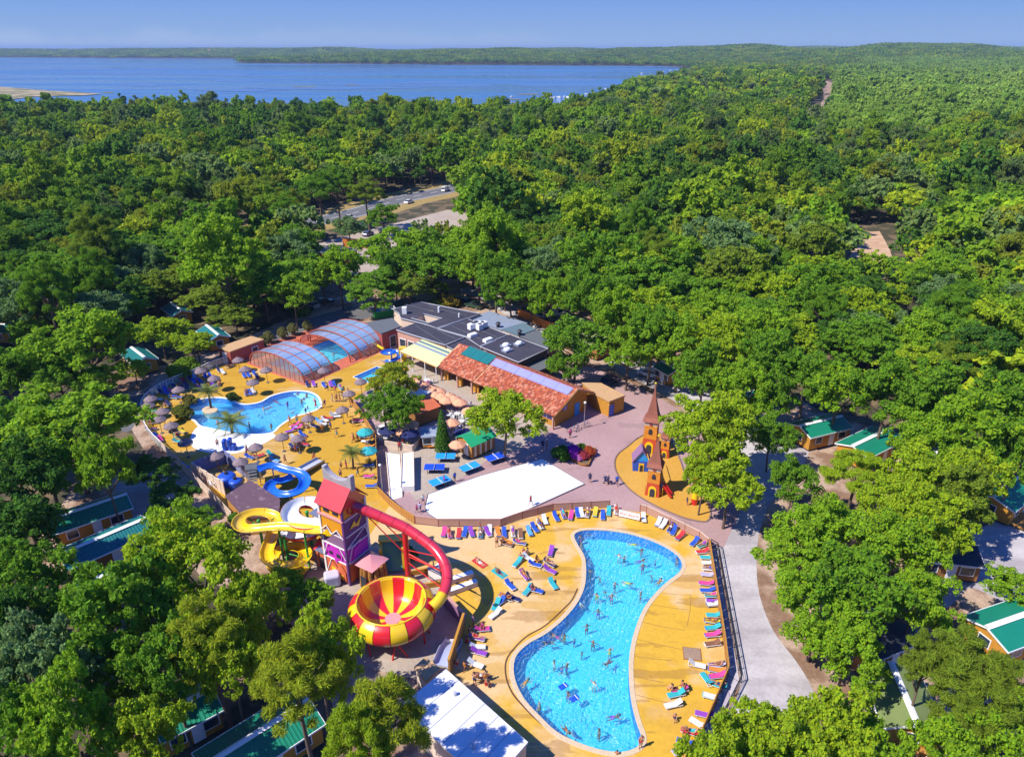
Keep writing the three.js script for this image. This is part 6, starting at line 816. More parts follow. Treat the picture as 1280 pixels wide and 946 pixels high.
// ---------------------------------------------------------------- furniture: labels say how near a thing is to something one can find
const SPOTS = [['white lettered sign', 13.2, -71], ['large pool top', 9.5, -68], ['large pool middle', 8.5, -57], ['large pool foot', 7, -45], ['striped bowl slide', -11.4, -51.6], ['play tower', -17.8, -61.2], ['blue slide', -30, -76], ['white paddling beach', -36.5, -88.5], ['palm island', -42, -101], ['lagoon ledge', -26, -98], ['front pool cover', -41, -111], ['glass fence curve', -53, -96], ['cypress', -8.6, -84.5], ['terracotta bar hut', -13, -97], ['white court', 0, -77], ['tiled hall', 0, -99], ['wide deck hatch', 18, -55], ['board fence bend', 19.5, -47], ['flower bed', 9, -87], ['playground towers', 19, -82], ['landing yard', -6, -56]];
const waiting = [];
const near = (o, what) => waiting.push([o, what]);
function nameAll() {
  const rows = {};
  for (const [o, what] of waiting) { const p = o.position; let b = null; for (const s of SPOTS) { const d = Math.hypot(p.x - s[1], p.z - s[2]); if (!b || d < b.d) b = { d, s }; } const dx = p.x - b.s[1], dz = p.z - b.s[2], dir = b.d < 0.6 ? 'at' : Math.abs(dx) > Math.abs(dz) ? (dx > 0 ? 'right of' : 'left of') : dz < 0 ? 'beyond' : 'in front of'; (rows[`${what} ${dir} the ${b.s[0]}`] ??= []).push([b.d, o]); }
  for (const k in rows) { rows[k].sort((a, b) => a[0] - b[0]); rows[k].forEach(([, o], i) => { o.userData.label = rows[k].length > 1 ? `${k}, ${i ? (ORD[i] ?? 'farthest') + ' ' : ''}nearest` : k; }); }
}
// --- sun loungers
const LC = { blue: [0.012, 0.072, 0.440], white: [0.592, 0.592, 0.608], teal: [0.024, 0.360, 0.400], purple: [0.240, 0.048, 0.400], pink: [0.560, 0.048, 0.240], red: [0.480, 0.024, 0.032], navy: [0.010, 0.016, 0.096], orange: [0.560, 0.200, 0.024], sky: [0.096, 0.320, 0.600], lilac: [0.400, 0.360, 0.560], yellow: [0.600, 0.440, 0.032], brown: [0.200, 0.080, 0.040], green: [0.040, 0.320, 0.096] }, LM = {}; for (const k in LC) LM[k] = std(LC[k], 0.85);
const loungerSet = {}, wob = RNG(1234);
const towelGeo = (() => { const g = new THREE.BoxGeometry(0.62, 0.025, 1.75, 1, 1, 12), p = g.attributes.position; for (let i = 0; i < p.count; i++) { const z = p.getZ(i); p.setY(i, p.getY(i) + 0.39 + (z < -0.25 ? (-0.25 - z) * 0.62 : 0)); } g.computeVertexNormals(); return g; })();
const towelSet = {};
function lounger(p, ry, colour, towel) {
  ry += (wob() - 0.5) * 0.4; p.x += (wob() - 0.5) * 0.25; p.z += (wob() - 0.5) * 0.3;
  let o = loungerSet[colour];
  if (!o) {
    o = loungerSet[colour] = thing('sun_lounger', '', 'sun lounger', p, ry, 'sun loungers on the pool decks');
    mesh('frame', [box(0.05, 0.06, 1.95, -0.32, 0.3, 0), box(0.05, 0.06, 1.95, 0.32, 0.3, 0), box(0.66, 0.05, 0.05, 0, 0.3, 0.95), box(0.66, 0.05, 0.05, 0, 0.3, -0.95)], LM.white, o);
    for (const x of [-0.3, 0.3]) for (const z of [-0.7, 0.75]) mesh('leg', slabBox(0.06, 0.3, 0.06, x, 0, z), LM.white, o);
    mesh('seat', box(0.62, 0.04, 1.2, 0, 0.35, 0.36), LM[colour], o);
    mesh('backrest', box(0.62, 0.04, 0.8, 0, 0.575, -0.57, 0, 0.56), LM[colour], o);
  } else o = copy(o, p, ry);
  o.scale.setScalar(0.83); near(o, `${colour} sun lounger`);
  if (towel) { let t = towelSet[towel]; if (!t) { t = towelSet[towel] = mesh('beach_towel', towelGeo, LM[towel]); tag(t, '', 'towel', 'towels spread on loungers'); t.position.copy(p); t.rotation.y = ry; } else t = copy(t, p, ry); near(t, `${towel} towel on a ${colour} lounger`); t.position.y = 0.01 + p.y; t.scale.setScalar(0.83); }
  return o;
}
const DECKS = [];
// rows: zoom, foot direction in the photo (degrees clockwise from right), then x, y, colour, towel
function loungers(Z, rows) { for (const [x, y, deg, c, t] of rows) { const p = Z(x, y), q = Z(x + 14 * Math.cos(R(deg)), y + 14 * Math.sin(R(deg))); p.y = 0.04; lounger(p, heading(p, q), c, t); } }
loungers(ZY, [[115, 215, 90, 'blue', 'pink'], [180, 240, 92, 'purple', 'pink'], [258, 240, 88, 'blue', 'red'], [322, 225, 95, 'blue'], [388, 225, 90, 'blue', 'purple'], [478, 240, 92, 'blue', 'teal'], [540, 220, 70, 'white', 'purple'], [642, 225, 88, 'blue', 'orange'], [718, 225, 90, 'blue'], [790, 215, 86, 'white'], [880, 240, 78, 'white', 'brown'], [955, 205, 58, 'blue', 'sky'], [1012, 185, 50, 'blue'], [1055, 140, 60, 'white'], [1120, 105, 75, 'white'], [1215, 75, 55, 'blue'], [740, 330, 20, 'brown'], [860, 325, 10, 'white', 'blue'], [845, 520, 140, 'white', 'teal'], [950, 480, 35, 'white'], [1010, 545, 10, 'white', 'blue'], [905, 640, 60, 'purple'], [930, 790, 130, 'teal'], [1030, 785, 20, 'blue'], [1160, 405, 110, 'navy', 'purple'], [1170, 520, 30, 'navy'], [1165, 600, 20, 'purple'], [1180, 735, 60, 'teal'], [775, 750, 55, 'white', 'blue'], [725, 850, 200, 'blue', 'orange'], [800, 860, 20, 'navy'], [670, 905, 150, 'blue'], [620, 940, 120, 'teal']]);
loungers(ZF, [[331, 492, 80, 'blue'], [365, 500, 85, 'blue', 'pink'], [398, 492, 75, 'blue'], [424, 490, 88, 'white'], [452, 488, 90, 'white'], [486, 486, 90, 'teal', 'yellow'], [527, 497, 75, 'blue'], [556, 480, 95, 'teal'], [592, 478, 90, 'white'], [728, 511, 95, 'white'], [795, 535, 120, 'blue', 'white'], [824, 547, 125, 'white'], [860, 565, 130, 'blue'], [878, 577, 130, 'blue'], [903, 600, 135, 'blue', 'red'], [980, 634, 150, 'blue'], [1018, 645, 155, 'teal'], [1015, 680, 165, 'white', 'red'], [1040, 705, 180, 'teal'], [1046, 733, 180, 'white'], [1046, 760, 180, 'white'], [1050, 792, 182, 'lilac'], [1040, 832, 182, 'purple', 'pink'], [1040, 868, 182, 'blue'], [1062, 897, 182, 'teal'], [1068, 922, 182, 'white', 'purple']]);
loungers(ZO, [[328, 78, 182, 'navy', 'white'], [338, 148, 178, 'teal'], [325, 186, 185, 'blue', 'yellow'], [328, 220, 182, 'blue', 'teal'], [330, 258, 182, 'blue', 'pink'], [318, 308, 175, 'white', 'brown'], [350, 432, 182, 'lilac'], [345, 460, 185, 'blue', 'orange'], [345, 492, 182, 'blue', 'pink'], [294, 522, 225, 'teal'], [352, 555, 200, 'teal'], [320, 622, 195, 'teal', 'white'], [272, 725, 200, 'purple'], [246, 772, 205, 'white'], [196, 812, 205, 'red'], [168, 872, 195, 'blue'], [206, 890, 200, 'blue', 'white'], [140, 918, 200, 'lilac'], [128, 572, 165, 'blue', 'pink'], [115, 606, 178, 'teal'], [100, 655, 178, 'white'], [225, 425, 20, 'white']]);
loungers(ZQ, [[290, 312, 5, 'white', 'purple'], [290, 392, 5, 'white'], [290, 465, 10, 'purple'], [262, 580, 20, 'white'], [335, 690, 350, 'brown'], [460, 80, 140, 'white'], [340, 230, 350, 'blue', 'pink']]);
loungers(ZU, [[560, 295, 60, 'white', 'sky'], [605, 345, 60, 'navy'], [650, 355, 40, 'blue'], [490, 392, 50, 'navy'], [405, 465, 15, 'white', 'pink'], [330, 540, 10, 'sky'], [382, 532, 5, 'white', 'blue'], [270, 612, 60, 'navy'], [235, 600, 60, 'brown'], [620, 432, 50, 'blue'], [662, 432, 50, 'blue'], [720, 425, 50, 'white', 'red'], [800, 388, 60, 'blue'], [855, 380, 60, 'brown'], [700, 292, 50, 'blue'], [750, 288, 50, 'white', 'blue'], [862, 230, 60, 'navy'], [985, 180, 340, 'brown'], [1145, 288, 60, 'blue'], [1200, 280, 60, 'blue'], [1255, 268, 60, 'blue'], [1172, 490, 60, 'blue'], [1212, 480, 60, 'blue'], [1255, 462, 60, 'blue', 'white'], [380, 440, 60, 'red'], [300, 390, 30, 'sky'], [240, 440, 30, 'blue'], [190, 480, 30, 'navy']]);
loungers(ZV, [[110, 95, 350, 'white', 'red'], [75, 165, 350, 'navy', 'purple'], [155, 240, 30, 'blue'], [200, 285, 40, 'teal', 'pink'], [392, 312, 10, 'teal'], [385, 262, 20, 'green'], [345, 205, 30, 'brown'], [445, 190, 20, 'navy', 'yellow'], [470, 590, 40, 'blue'], [50, 60, 0, 'teal', 'white']]);
loungers(ZX, [[330, 25, 60, 'white', 'purple'], [560, 25, 60, 'blue', 'purple'], [600, 30, 60, 'blue'], [690, 65, 40, 'teal'], [130, 610, 160, 'lilac', 'pink'], [190, 680, 20, 'blue'], [90, 720, 20, 'navy', 'white'], [130, 800, 10, 'white', 'red'], [170, 770, 20, 'navy'], [400, 500, 20, 'blue', 'sky'], [490, 495, 30, 'white'], [615, 412, 0, 'teal', 'white'], [635, 440, 0, 'white'], [910, 500, 0, 'white', 'pink'], [1005, 640, 200, 'teal'], [1010, 715, 180, 'purple', 'lilac'], [1035, 775, 180, 'white'], [1080, 835, 180, 'orange']]);
loungers(ZU, [[520, 330, 60, 'navy'], [455, 350, 50, 'blue', 'red'], [350, 420, 30, 'white', 'navy'], [420, 400, 40, 'brown'], [580, 360, 50, 'white', 'blue'], [470, 430, 20, 'navy'], [690, 420, 50, 'white'], [780, 400, 60, 'white', 'purple'], [330, 470, 20, 'navy', 'pink'], [265, 480, 20, 'blue'], [150, 560, 10, 'teal', 'white'], [90, 690, 0, 'teal', 'green'], [40, 740, 0, 'navy'], [1290, 300, 60, 'navy'], [900, 250, 60, 'white']]);
loungers(ZX, [[90, 560, 160, 'white', 'pink'], [230, 560, 20, 'brown'], [300, 540, 20, 'white', 'yellow'], [350, 580, 10, 'navy'], [450, 540, 10, 'navy', 'white'], [540, 470, 0, 'navy', 'red'], [250, 30, 60, 'navy'], [470, 40, 60, 'white', 'blue'], [30, 640, 160, 'purple'], [220, 810, 10, 'blue', 'red'], [60, 850, 10, 'white'], [990, 690, 180, 'white', 'purple'], [1100, 780, 180, 'navy']]);
loungers(ZD, [[1000, 165, 180, 'red', 'pink'], [845, 235, 30, 'teal'], [870, 272, 20, 'white', 'sky'], [770, 245, 30, 'red'], [720, 250, 20, 'blue']]);
loungers(ZE, [[290, 300, 180, 'blue'], [292, 365, 180, 'purple', 'pink'], [300, 425, 180, 'blue'], [1110, 755, 20, 'white', 'orange'], [1000, 690, 100, 'white']]);
// --- parasols
const thatch = mapped(texture(256, 2, (u, v) => mul3([0.22, 0.165, 0.185], 0.6 + 0.8 * fbm(u * 30, v * 6, 30, 511, 3))), 1);
function parasol(mat, rad, name, label, h = 2.35, n = 10, group = 'parasols on the lagoon deck') {
  const o = thing(name, label, 'parasol', V(), 0, group), rnd = RNG(n * 7);
  mesh('pole', cyl(0.05, 0.045, h + 0.3, 0, 0, 0, 8), P.wood, o); mesh('foot', cyl(0.28, 0.22, 0.12, 0, 0, 0, 12), P.greyRoof, o);
  for (let i = 0; i < n; i++) { const a0 = i / n * TAU, a1 = (i + 1) / n * TAU, pos = [], q = [[0.05, 0.62], [rad * 0.5, 0.38], [rad, 0]]; for (let j = 0; j < 2; j++) { const [r0, y0] = q[j], [r1, y1] = q[j + 1], A = V(Math.cos(a0) * r0, h + y0, Math.sin(a0) * r0), B = V(Math.cos(a1) * r0, h + y0, Math.sin(a1) * r0), C = V(Math.cos(a1) * r1, h + y1, Math.sin(a1) * r1), D = V(Math.cos(a0) * r1, h + y1, Math.sin(a0) * r1); pos.push(...[A, B, C, A, C, D].flatMap((p) => p.toArray())); } const g = new THREE.BufferGeometry(); g.setAttribute('position', new THREE.Float32BufferAttribute(pos, 3)); g.setAttribute('uv', new THREE.Float32BufferAttribute(pos.flatMap((v, k) => k % 3 === 1 ? [] : [v]), 2)); g.computeVertexNormals(); mesh('canopy_panel', g, mat, o); mesh('valance', bar2(V(Math.cos(a0) * rad, h - 0.16 - 0.05 * rnd(), Math.sin(a0) * rad), V(Math.cos(a1) * rad, h - 0.16, Math.sin(a1) * rad), 0.17, 0.03), mat, o); mesh('rib', bar(V(0, h + 0.5, 0), V(Math.cos(a0) * rad * 0.97, h - 0.03, Math.sin(a0) * rad * 0.97), 0.022, 4), P.wood, o); }
  mesh('finial', cyl(0.1, 0.02, 0.22, 0, h + 0.6, 0, 8), P.wood, o);
  return o;
}
const scatter = (proto, pts, what) => pts.forEach((p, i) => { const o = i ? copy(proto, p, (i * 1.7) % TAU) : proto; o.position.copy(p); near(o, what); });
scatter(parasol(thatch, 1.02, 'thatched_parasol', ''), list((x, y) => G(x, y, 2.4).setY(0.03), [306, 461.5, 332, 462.5, 315.5, 477.8, 266.8, 473, 250, 463.6, 297, 450, 404, 463, 187.5, 498.5, 184, 507, 202.3, 514.3, 213, 532, 384.8, 523, 427.6, 512, 352, 546, 269.7, 570, 300, 577, 319, 559, 450.5, 477, 198, 524, 222, 487, 231, 553, 372, 548, 436, 492]), 'grey thatched parasol');
scatter(parasol(LM.teal, 1.2, 'turquoise_parasol', '', 2.2, 8, 'turquoise parasols by the ramp fence'), [ZE(285, 205, 2.2), ZE(266, 95, 2.2)].map((p) => p.setY(0.03)), 'turquoise parasol');
const peach = mapped(grain([0.72, 0.34, 0.2], 521, 0.3, 2), 0.85), tp = [345, 110, 400, 135, 440, 160, 530, 190, 560, 250, 620, 265, 690, 265, 740, 290, 790, 320, 245, 555, 330, 525, 715, 510, 765, 715, 875, 400, 590, 215, 150, 450, 1010, 258, 660, 300, 255, 590];
scatter(parasol(peach, 1.2, 'terrace_parasol', '', 2.3, 8, 'peach parasols of the terrace'), list((x, y) => ZT(x, y, 2.4).setY(0.03), tp), 'peach parasol');
scatter(parasol(LM.navy, 1.4, 'navy_parasol', '', 2.3, 8, 'dark parasols of the terrace'), list((x, y) => ZT(x, y, 2.4).setY(0.03), [310, 610, 820, 600, 110, 580]), 'navy parasol');
{ const o = thing('white_marquee', 'white canvas marquee beside the golden tree on the terrace', 'marquee', V()), q = [ZT(-10, 245, 3), ZT(250, 155, 3), ZT(520, 220, 3), ZT(395, 290, 3)], c = centroid(q).setY(3.7); for (let i = 0; i < 4; i++) { const g = new THREE.BufferGeometry(); g.setAttribute('position', new THREE.Float32BufferAttribute([q[i], q[(i + 1) % 4], c].flatMap((p) => p.toArray()), 3)); g.setAttribute('uv', new THREE.Float32BufferAttribute([0, 0, 1, 0, 0, 1], 2)); g.computeVertexNormals(); mesh('canvas_panel', g, LM.white, o); mesh('post', bar(q[i].clone().setY(0), q[i], 0.07, 6), P.white, o); } settle(o, c.clone().setY(0)); }
// --- terrace tables and chairs
{
  const tbl = thing('terrace_table', '', 'table', V(), 0, 'terrace tables'); mesh('table_top', cyl(0.55, 0.55, 0.05, 0, 0.72, 0, 18), LM.white, tbl); mesh('stem', cyl(0.05, 0.05, 0.7, 0, 0.02, 0, 8), P.metal, tbl); mesh('foot', cyl(0.3, 0.25, 0.04, 0, 0, 0, 12), P.metal, tbl);
  const chr = thing('terrace_chair', '', 'chair', V(), 0, 'white terrace chairs'); mesh('seat', box(0.46, 0.05, 0.46, 0, 0.44, 0), LM.white, chr); mesh('backrest', box(0.46, 0.5, 0.05, 0, 0.72, -0.22, 0, -0.12), LM.white, chr); for (const x of [-0.19, 0.19]) for (const z of [-0.19, 0.19]) mesh('leg', slabBox(0.05, 0.44, 0.05, x, 0, z), LM.white, chr); for (const x of [-0.24, 0.24]) mesh('armrest', box(0.05, 0.04, 0.42, x, 0.64, 0), LM.white, chr);
  const at2 = [700, 425, 765, 400, 835, 372, 690, 475, 765, 468, 850, 505, 690, 545, 745, 592, 765, 655, 640, 355, 200, 640, 265, 685, 170, 605, 310, 725, 60, 590, 45, 655, 105, 692, 480, 150, 620, 330, 905, 470, 830, 440, 800, 540], rnd = RNG(99); let first = true, fc = true;
  for (let i = 0; i < at2.length; i += 2) { const p = ZT(at2[i], at2[i + 1]).setY(0.026), t = first ? tbl : copy(tbl, p, 0); first = false; t.position.copy(p); near(t, 'round white table'); const n = 3 + Math.floor(rnd() * 2), s = rnd() * TAU; for (let k = 0; k < n; k++) { const a = s + k / n * TAU, q = V(p.x + Math.sin(a) * 0.95, 0.026, p.z + Math.cos(a) * 0.95), c = fc ? chr : copy(chr, q, 0); fc = false; c.position.copy(q); c.rotation.y = a + Math.PI + (rnd() - 0.5) * 0.4; near(c, 'white chair at a round table'); } }
}
{ // picnic benches beside the ochre hut
  [[462, 712, 'orange picnic bench in front of the small ochre hut'], [542, 738, 'slim orange bench at the foot of the cypress']].forEach(([x, y, l]) => { const o = thing('picnic_bench', l, 'bench', ZT(x, y), 0.1, 'orange benches'); mesh('table_top', box(1.7, 0.06, 0.75, 0, 0.72, 0), P.orange, o); for (const z of [-0.65, 0.65]) mesh('seat', box(1.7, 0.05, 0.28, 0, 0.42, z), P.orange, o); for (const x2 of [-0.65, 0.65]) mesh('leg_frame', [bar(V(x2, 0, -0.55), V(x2, 0.7, -0.2), 0.05, 5), bar(V(x2, 0, 0.55), V(x2, 0.7, 0.2), 0.05, 5), box(0.08, 0.08, 1.4, x2, 0.36, 0)], P.wood, o); });
}
// --- table tennis
[[742, 236, 0, 'blue table tennis table at the foot of the cypress', 'sky'], [676, 301, 0, 'darker blue table tennis table closest to the short ramp', 'blue'], [885, 298, 0.62, 'light blue table tennis table in the middle of the five', 'sky'], [707, 382, 0.6, 'light blue table tennis table nearest to the white court', 'sky'], [1037, 240, 0.55, 'deep blue table tennis table beside the green-roofed kiosk', 'blue']].forEach(([x, y, ry, l, c]) => {
  const o = thing('table_tennis_table', l, 'table tennis table', ZE(x, y, 0.76).setY(0.025), ry, 'table tennis tables'), m = c === 'sky' ? P.sky : std([0.012, 0.07, 0.6], 0.4);
  for (const k of [-1, 1]) { mesh('table_half', soft(1.36, 0.05, 1.52, 0.02, k * 0.685, 0.74, 0), m, o); mesh('edge_line', box(1.36, 0.004, 0.03, k * 0.685, 0.768, 0.74), LM.white, o); for (const z of [-0.55, 0.55]) mesh('leg', slabBox(0.07, 0.72, 0.07, k * 0.9, 0, z), P.dark, o); }
  mesh('net', box(0.03, 0.15, 1.7, 0, 0.85, 0), LM.white, o); mesh('base_box', slabBox(1.2, 0.5, 0.5, 0, 0.1, 0), P.dark, o);
});
{ // flower bed
  const q = list(ZF, [330, 190, 420, 165, 492, 168, 455, 250, 420, 245]), o = thing('planter', 'dark-edged raised flower bed in the middle of the plaza', 'planter'); mesh('soil', prism(q, 0, 0.35), M.soil, o); mesh('edge_board', sweep(ring(q).map((p) => p.clone().setY(0.22)), [[-0.08, -0.2], [0.08, -0.2], [0.08, 0.2], [-0.08, 0.2]]), P.brown, o); settle(o, centroid(q));
  const bl = (x, y, s, c, l, h = 0) => { const p = ZF(x, y), t = thing('flowering_shrub', l, 'shrub', p.setY(h)); mesh('foliage', shrubGeo, leafMat(c), t); mesh('stem', cyl(0.05, 0.03, 0.5, 0, 0, 0, 6), bark, t); t.scale.setScalar(s); };
  bl(326, 205, 1.3, [0.07, 0.2, 0.012], 'round bright green shrub at the left end of the flower bed'); bl(380, 205, 1.15, [0.4, 0.03, 0.5], 'violet flowering shrub in the flower bed', 0.3); bl(420, 185, 0.9, [0.1, 0.2, 0.02], 'yellow-green tuft at the back of the flower bed', 0.3); bl(425, 215, 0.85, [0.45, 0.06, 0.08], 'red flowering shrub in the flower bed', 0.3); bl(455, 195, 0.85, [0.5, 0.1, 0.03], 'orange-red flowers at the right end of the flower bed', 0.3); bl(405, 225, 0.6, [0.6, 0.2, 0.5], 'low pink flowers at the front of the flower bed', 0.3);
}
const shrub = (p, s, c, l) => { const t = thing('shrub', l, 'shrub', p.setY(0)); mesh('foliage', shrubGeo, leafMat(c), t); mesh('stem', cyl(0.05, 0.03, 0.5, 0, 0, 0, 6), bark, t); t.scale.set(s, s, s); };
shrub(ZU(400, 290), 1.9, [0.17, 0.28, 0.015], 'bright bush outside the glass fence, nearer the lagoon'); shrub(ZU(510, 225), 2.0, [0.16, 0.27, 0.015], 'bright bush outside the glass fence, nearer the pool cover'); shrub(ZU(450, 740), 1.5, [0.15, 0.17, 0.02], 'grassy mound at the left end of the lagoon pool'); shrub(ZU(1010, 540), 0.9, [0.1, 0.14, 0.02], 'low bush at the rim of the lagoon pool'); shrub(ZU(530, 590), 1.1, [0.16, 0.15, 0.03], 'dry tuft on the lagoon rim left of the palm island'); shrub(ZK(485, 90), 1.9, [0.13, 0.23, 0.015], 'clipped bush by the rear road bend'); shrub(G(560, 383), 2.2, [0.26, 0.2, 0.02], 'golden bush in front of the flat-roofed block'); shrub(G(545, 387), 1.8, [0.2, 0.22, 0.02], 'yellow-green bush at the corner of the flat-roofed block'); shrub(ZW(560, 40), 1.0, [0.05, 0.15, 0.02], 'dark green bush behind the yellow playhouse'); shrub(G(300, 655), 1.2, [0.09, 0.2, 0.02], 'bush at the foot of the filter house wall');
[[235, 290], [425, 225], [545, 200], [345, 258], [190, 330]].forEach(([x, y], i) => { const o = thing('potted_grass', ['grass pot behind the front pool cover', 'tall grass pot beside the open pool', 'tallest grass pot next to the rear pool cover', 'low grass pot among the rear loungers', 'grass pot at the shed corner'][i], 'plant pot', ZK(x, y + 25), 0, 'grass pots behind the covered pool'); mesh('pot', cyl(0.35, 0.45, 0.6, 0, 0, 0, 12), P.greyRoof, o); mesh('grass', place(shrubGeo.clone().scale(0.9, 1.5, 0.9), 0, 0.5, 0), leafMat([0.2, 0.2, 0.06]), o); });
// --- palms and cypress
{
  const fr = (() => { const n = 9, pos = [], idx = []; for (let i = 0; i <= n; i++) { const t = i / n, x = 2.3 * t, y = 0.9 * t - 1.5 * t * t, w = 0.34 * Math.sin(Math.PI * Math.min(1, t * 0.9 + 0.1)); pos.push(x, y - 0.12 * w, -w, x, y, 0, x + 0.06, y - 0.12 * w, w); } for (let i = 0; i < n; i++) for (const k of [0, 1]) { const a = i * 3 + k; idx.push(a, a + 1, a + 3, a + 1, a + 4, a + 3); } const g = new THREE.BufferGeometry(); g.setAttribute('position', new THREE.Float32BufferAttribute(pos, 3)); g.setAttribute('uv', new THREE.Float32BufferAttribute(new Array(pos.length / 3 * 2).fill(0), 2)); g.setIndex(idx); g.computeVertexNormals(); const gs = []; for (let i = 1; i < 22; i++) { const t = i / 22, x = 2.3 * t, y = 0.9 * t - 1.5 * t * t, L = 0.62 * Math.sin(Math.PI * Math.min(1, t * 0.85 + 0.12)); for (const k of [-1, 1]) { const q = new THREE.BufferGeometry(); q.setAttribute('position', new THREE.Float32BufferAttribute([x - 0.04, y, 0, x + 0.05, y, 0, x + 0.22, y - 0.22 * L, k * L], 3)); q.computeVertexNormals(); q.setAttribute('uv', new THREE.Float32BufferAttribute([0, 0, 1, 0, 0, 1], 2)); gs.push(q); } } gs.push(sweep(Array.from({ length: 8 }, (_, i) => { const t = i / 7; return V(2.3 * t, 0.9 * t - 1.5 * t * t, 0); }), [[-0.025, 0], [0.025, 0], [0, 0.03]])); return join(gs); })();
  const pm = new THREE.MeshPhysicalMaterial({ color: rgb(0.16, 0.2, 0.015), roughness: 0.7, transmission: 0.2, thickness: 0, side: THREE.DoubleSide });
  const palm = (p, h, s, l) => { const o = thing('palm_tree', l, 'palm', p); mesh('trunk', [bar(V(0, 0, 0), V(0.1, h, 0), 0.2 * s, 9, 0.15 * s), place(new THREE.SphereGeometry(0.26 * s, 8, 6), 0.1, h, 0)], bark, o); for (let i = 0; i < 22; i++) { const m = mesh('frond', fr, pm, o); m.position.set(0.1, h + 0.1, 0); m.rotation.set(0, i * 2.4, (i % 3) * 0.32 + (i < 8 ? 0.25 : -0.15), 'YXZ'); m.scale.setScalar(s * (0.9 + 0.2 * ((i * 7) % 5) / 5)); } };
  palm(ZU(762, 640), 2.7, 1.0, 'palm growing from the pale island in the lagoon'); palm(ZV(1005, 195, 0), 1.6, 1.25, 'broad low palm at the edge of the white paddling beach'); palm(ZE(196, 312), 2.3, 0.8, 'small palm on the open ochre deck behind the play tower');
  const c = thing('cypress_tree', 'slim dark cypress between table tennis and terrace', 'tree', G(554, 566)); mesh('crown', firs.crown, toneMat.deep, c); mesh('trunk', firs.trunk, bark, c); c.scale.set(1.05, 1.02, 1.05);
}
// --- small things on decks and in the pools
{
  const s = thing('spray_toy', 'deep blue water spray toy standing on the paddling beach', 'play equipment', ZV(965, 385)); for (const [x, h] of [[-0.45, 1.7], [0.35, 1.9], [0.85, 1.0]]) mesh('spray_fin', soft(0.55, h, 0.9, 0.2, x, h / 2, 0), P.blue, s);
  const h = thing('deck_hatch', 'square brownish hatch mat on the deck right of the large pool', 'hatch', ZH(720, 537).setY(0.04), -0.15); mesh('lid', box(1.55, 0.06, 1.4, 0, 0.05, 0), mapped(grain([0.3, 0.2, 0.14], 531, 0.4, 1), 0.9), h); mesh('frame', [box(1.7, 0.05, 0.08, 0, 0.03, 0.74), box(1.7, 0.05, 0.08, 0, 0.03, -0.74), box(0.08, 0.05, 1.4, 0.81, 0.03, 0), box(0.08, 0.05, 1.4, -0.81, 0.03, 0)], P.brown, h);
  [[205, 665, 'dark blue float in the lower half of the large pool'], [250, 713, 'second dark blue float, nearest to the lower pool edge']].forEach(([x, y, l]) => { const f = thing('swim_float', l, 'float', ZH(x, y, -0.08), 0.6, 'blue swim floats'); mesh('mat', soft(0.9, 0.1, 0.55, 0.05, 0, 0.03, 0), P.blue, f); mesh('strap', box(0.08, 0.02, 0.56, 0.2, 0.085, 0), LM.white, f); });
  const bk = (p, ry, l) => { const o = thing('bicycle', l, 'bicycle', p, ry, 'bicycles at the hall end'); for (const x of [-0.5, 0.5]) { const w = mesh('wheel', new THREE.TorusGeometry(0.32, 0.025, 6, 20).translate(x, 0.34, 0), P.black, o); mesh('hub', cyl(0.03, 0.03, 0.06, 0, 0, 0, 6).rotateX(Math.PI / 2).translate(x, 0.34, 0), P.metal, w); } mesh('frame', [bar(V(-0.5, 0.34, 0), V(-0.1, 0.35, 0), 0.02, 5), bar(V(-0.1, 0.35, 0), V(-0.2, 0.85, 0), 0.02, 5), bar(V(-0.1, 0.35, 0), V(0.36, 0.8, 0), 0.02, 5), bar(V(-0.17, 0.75, 0), V(0.36, 0.82, 0), 0.02, 5), bar(V(0.5, 0.34, 0), V(0.34, 0.95, 0), 0.02, 5)], P.blue, o); mesh('saddle', soft(0.24, 0.06, 0.14, 0.03, -0.21, 0.9, 0), P.black, o); mesh('handlebar', bar(V(0.33, 0.98, -0.28), V(0.33, 0.98, 0.28), 0.018, 5), P.metal, o); };
  [[715, 540, 0.3, 'bicycle leaning nearest to the round yellow-green tree'], [722, 538, 1.2, 'middle bicycle of three on the plaza'], [732, 534, 0.5, 'bicycle nearest to the hall gable']].forEach(([x, y, r, l]) => bk(G(x, y).setY(0.02), r, l));
  [[498, 485], [478, 617], [730, 535]].forEach(([x, y], i) => { const o = thing('lamp_post', ['slim lamp post at the small pool', 'slim lamp post at the ramp fence', 'slim lamp post in front of the hall gable'][i], 'lamp post', G(x, y), 0, 'lamp posts of the plaza'); mesh('pole', cyl(0.07, 0.05, 4.2, 0, 0, 0, 8), P.metal, o); mesh('lamp_head', place(new THREE.SphereGeometry(0.2, 10, 8), 0, 4.3, 0), P.white, o); });
}
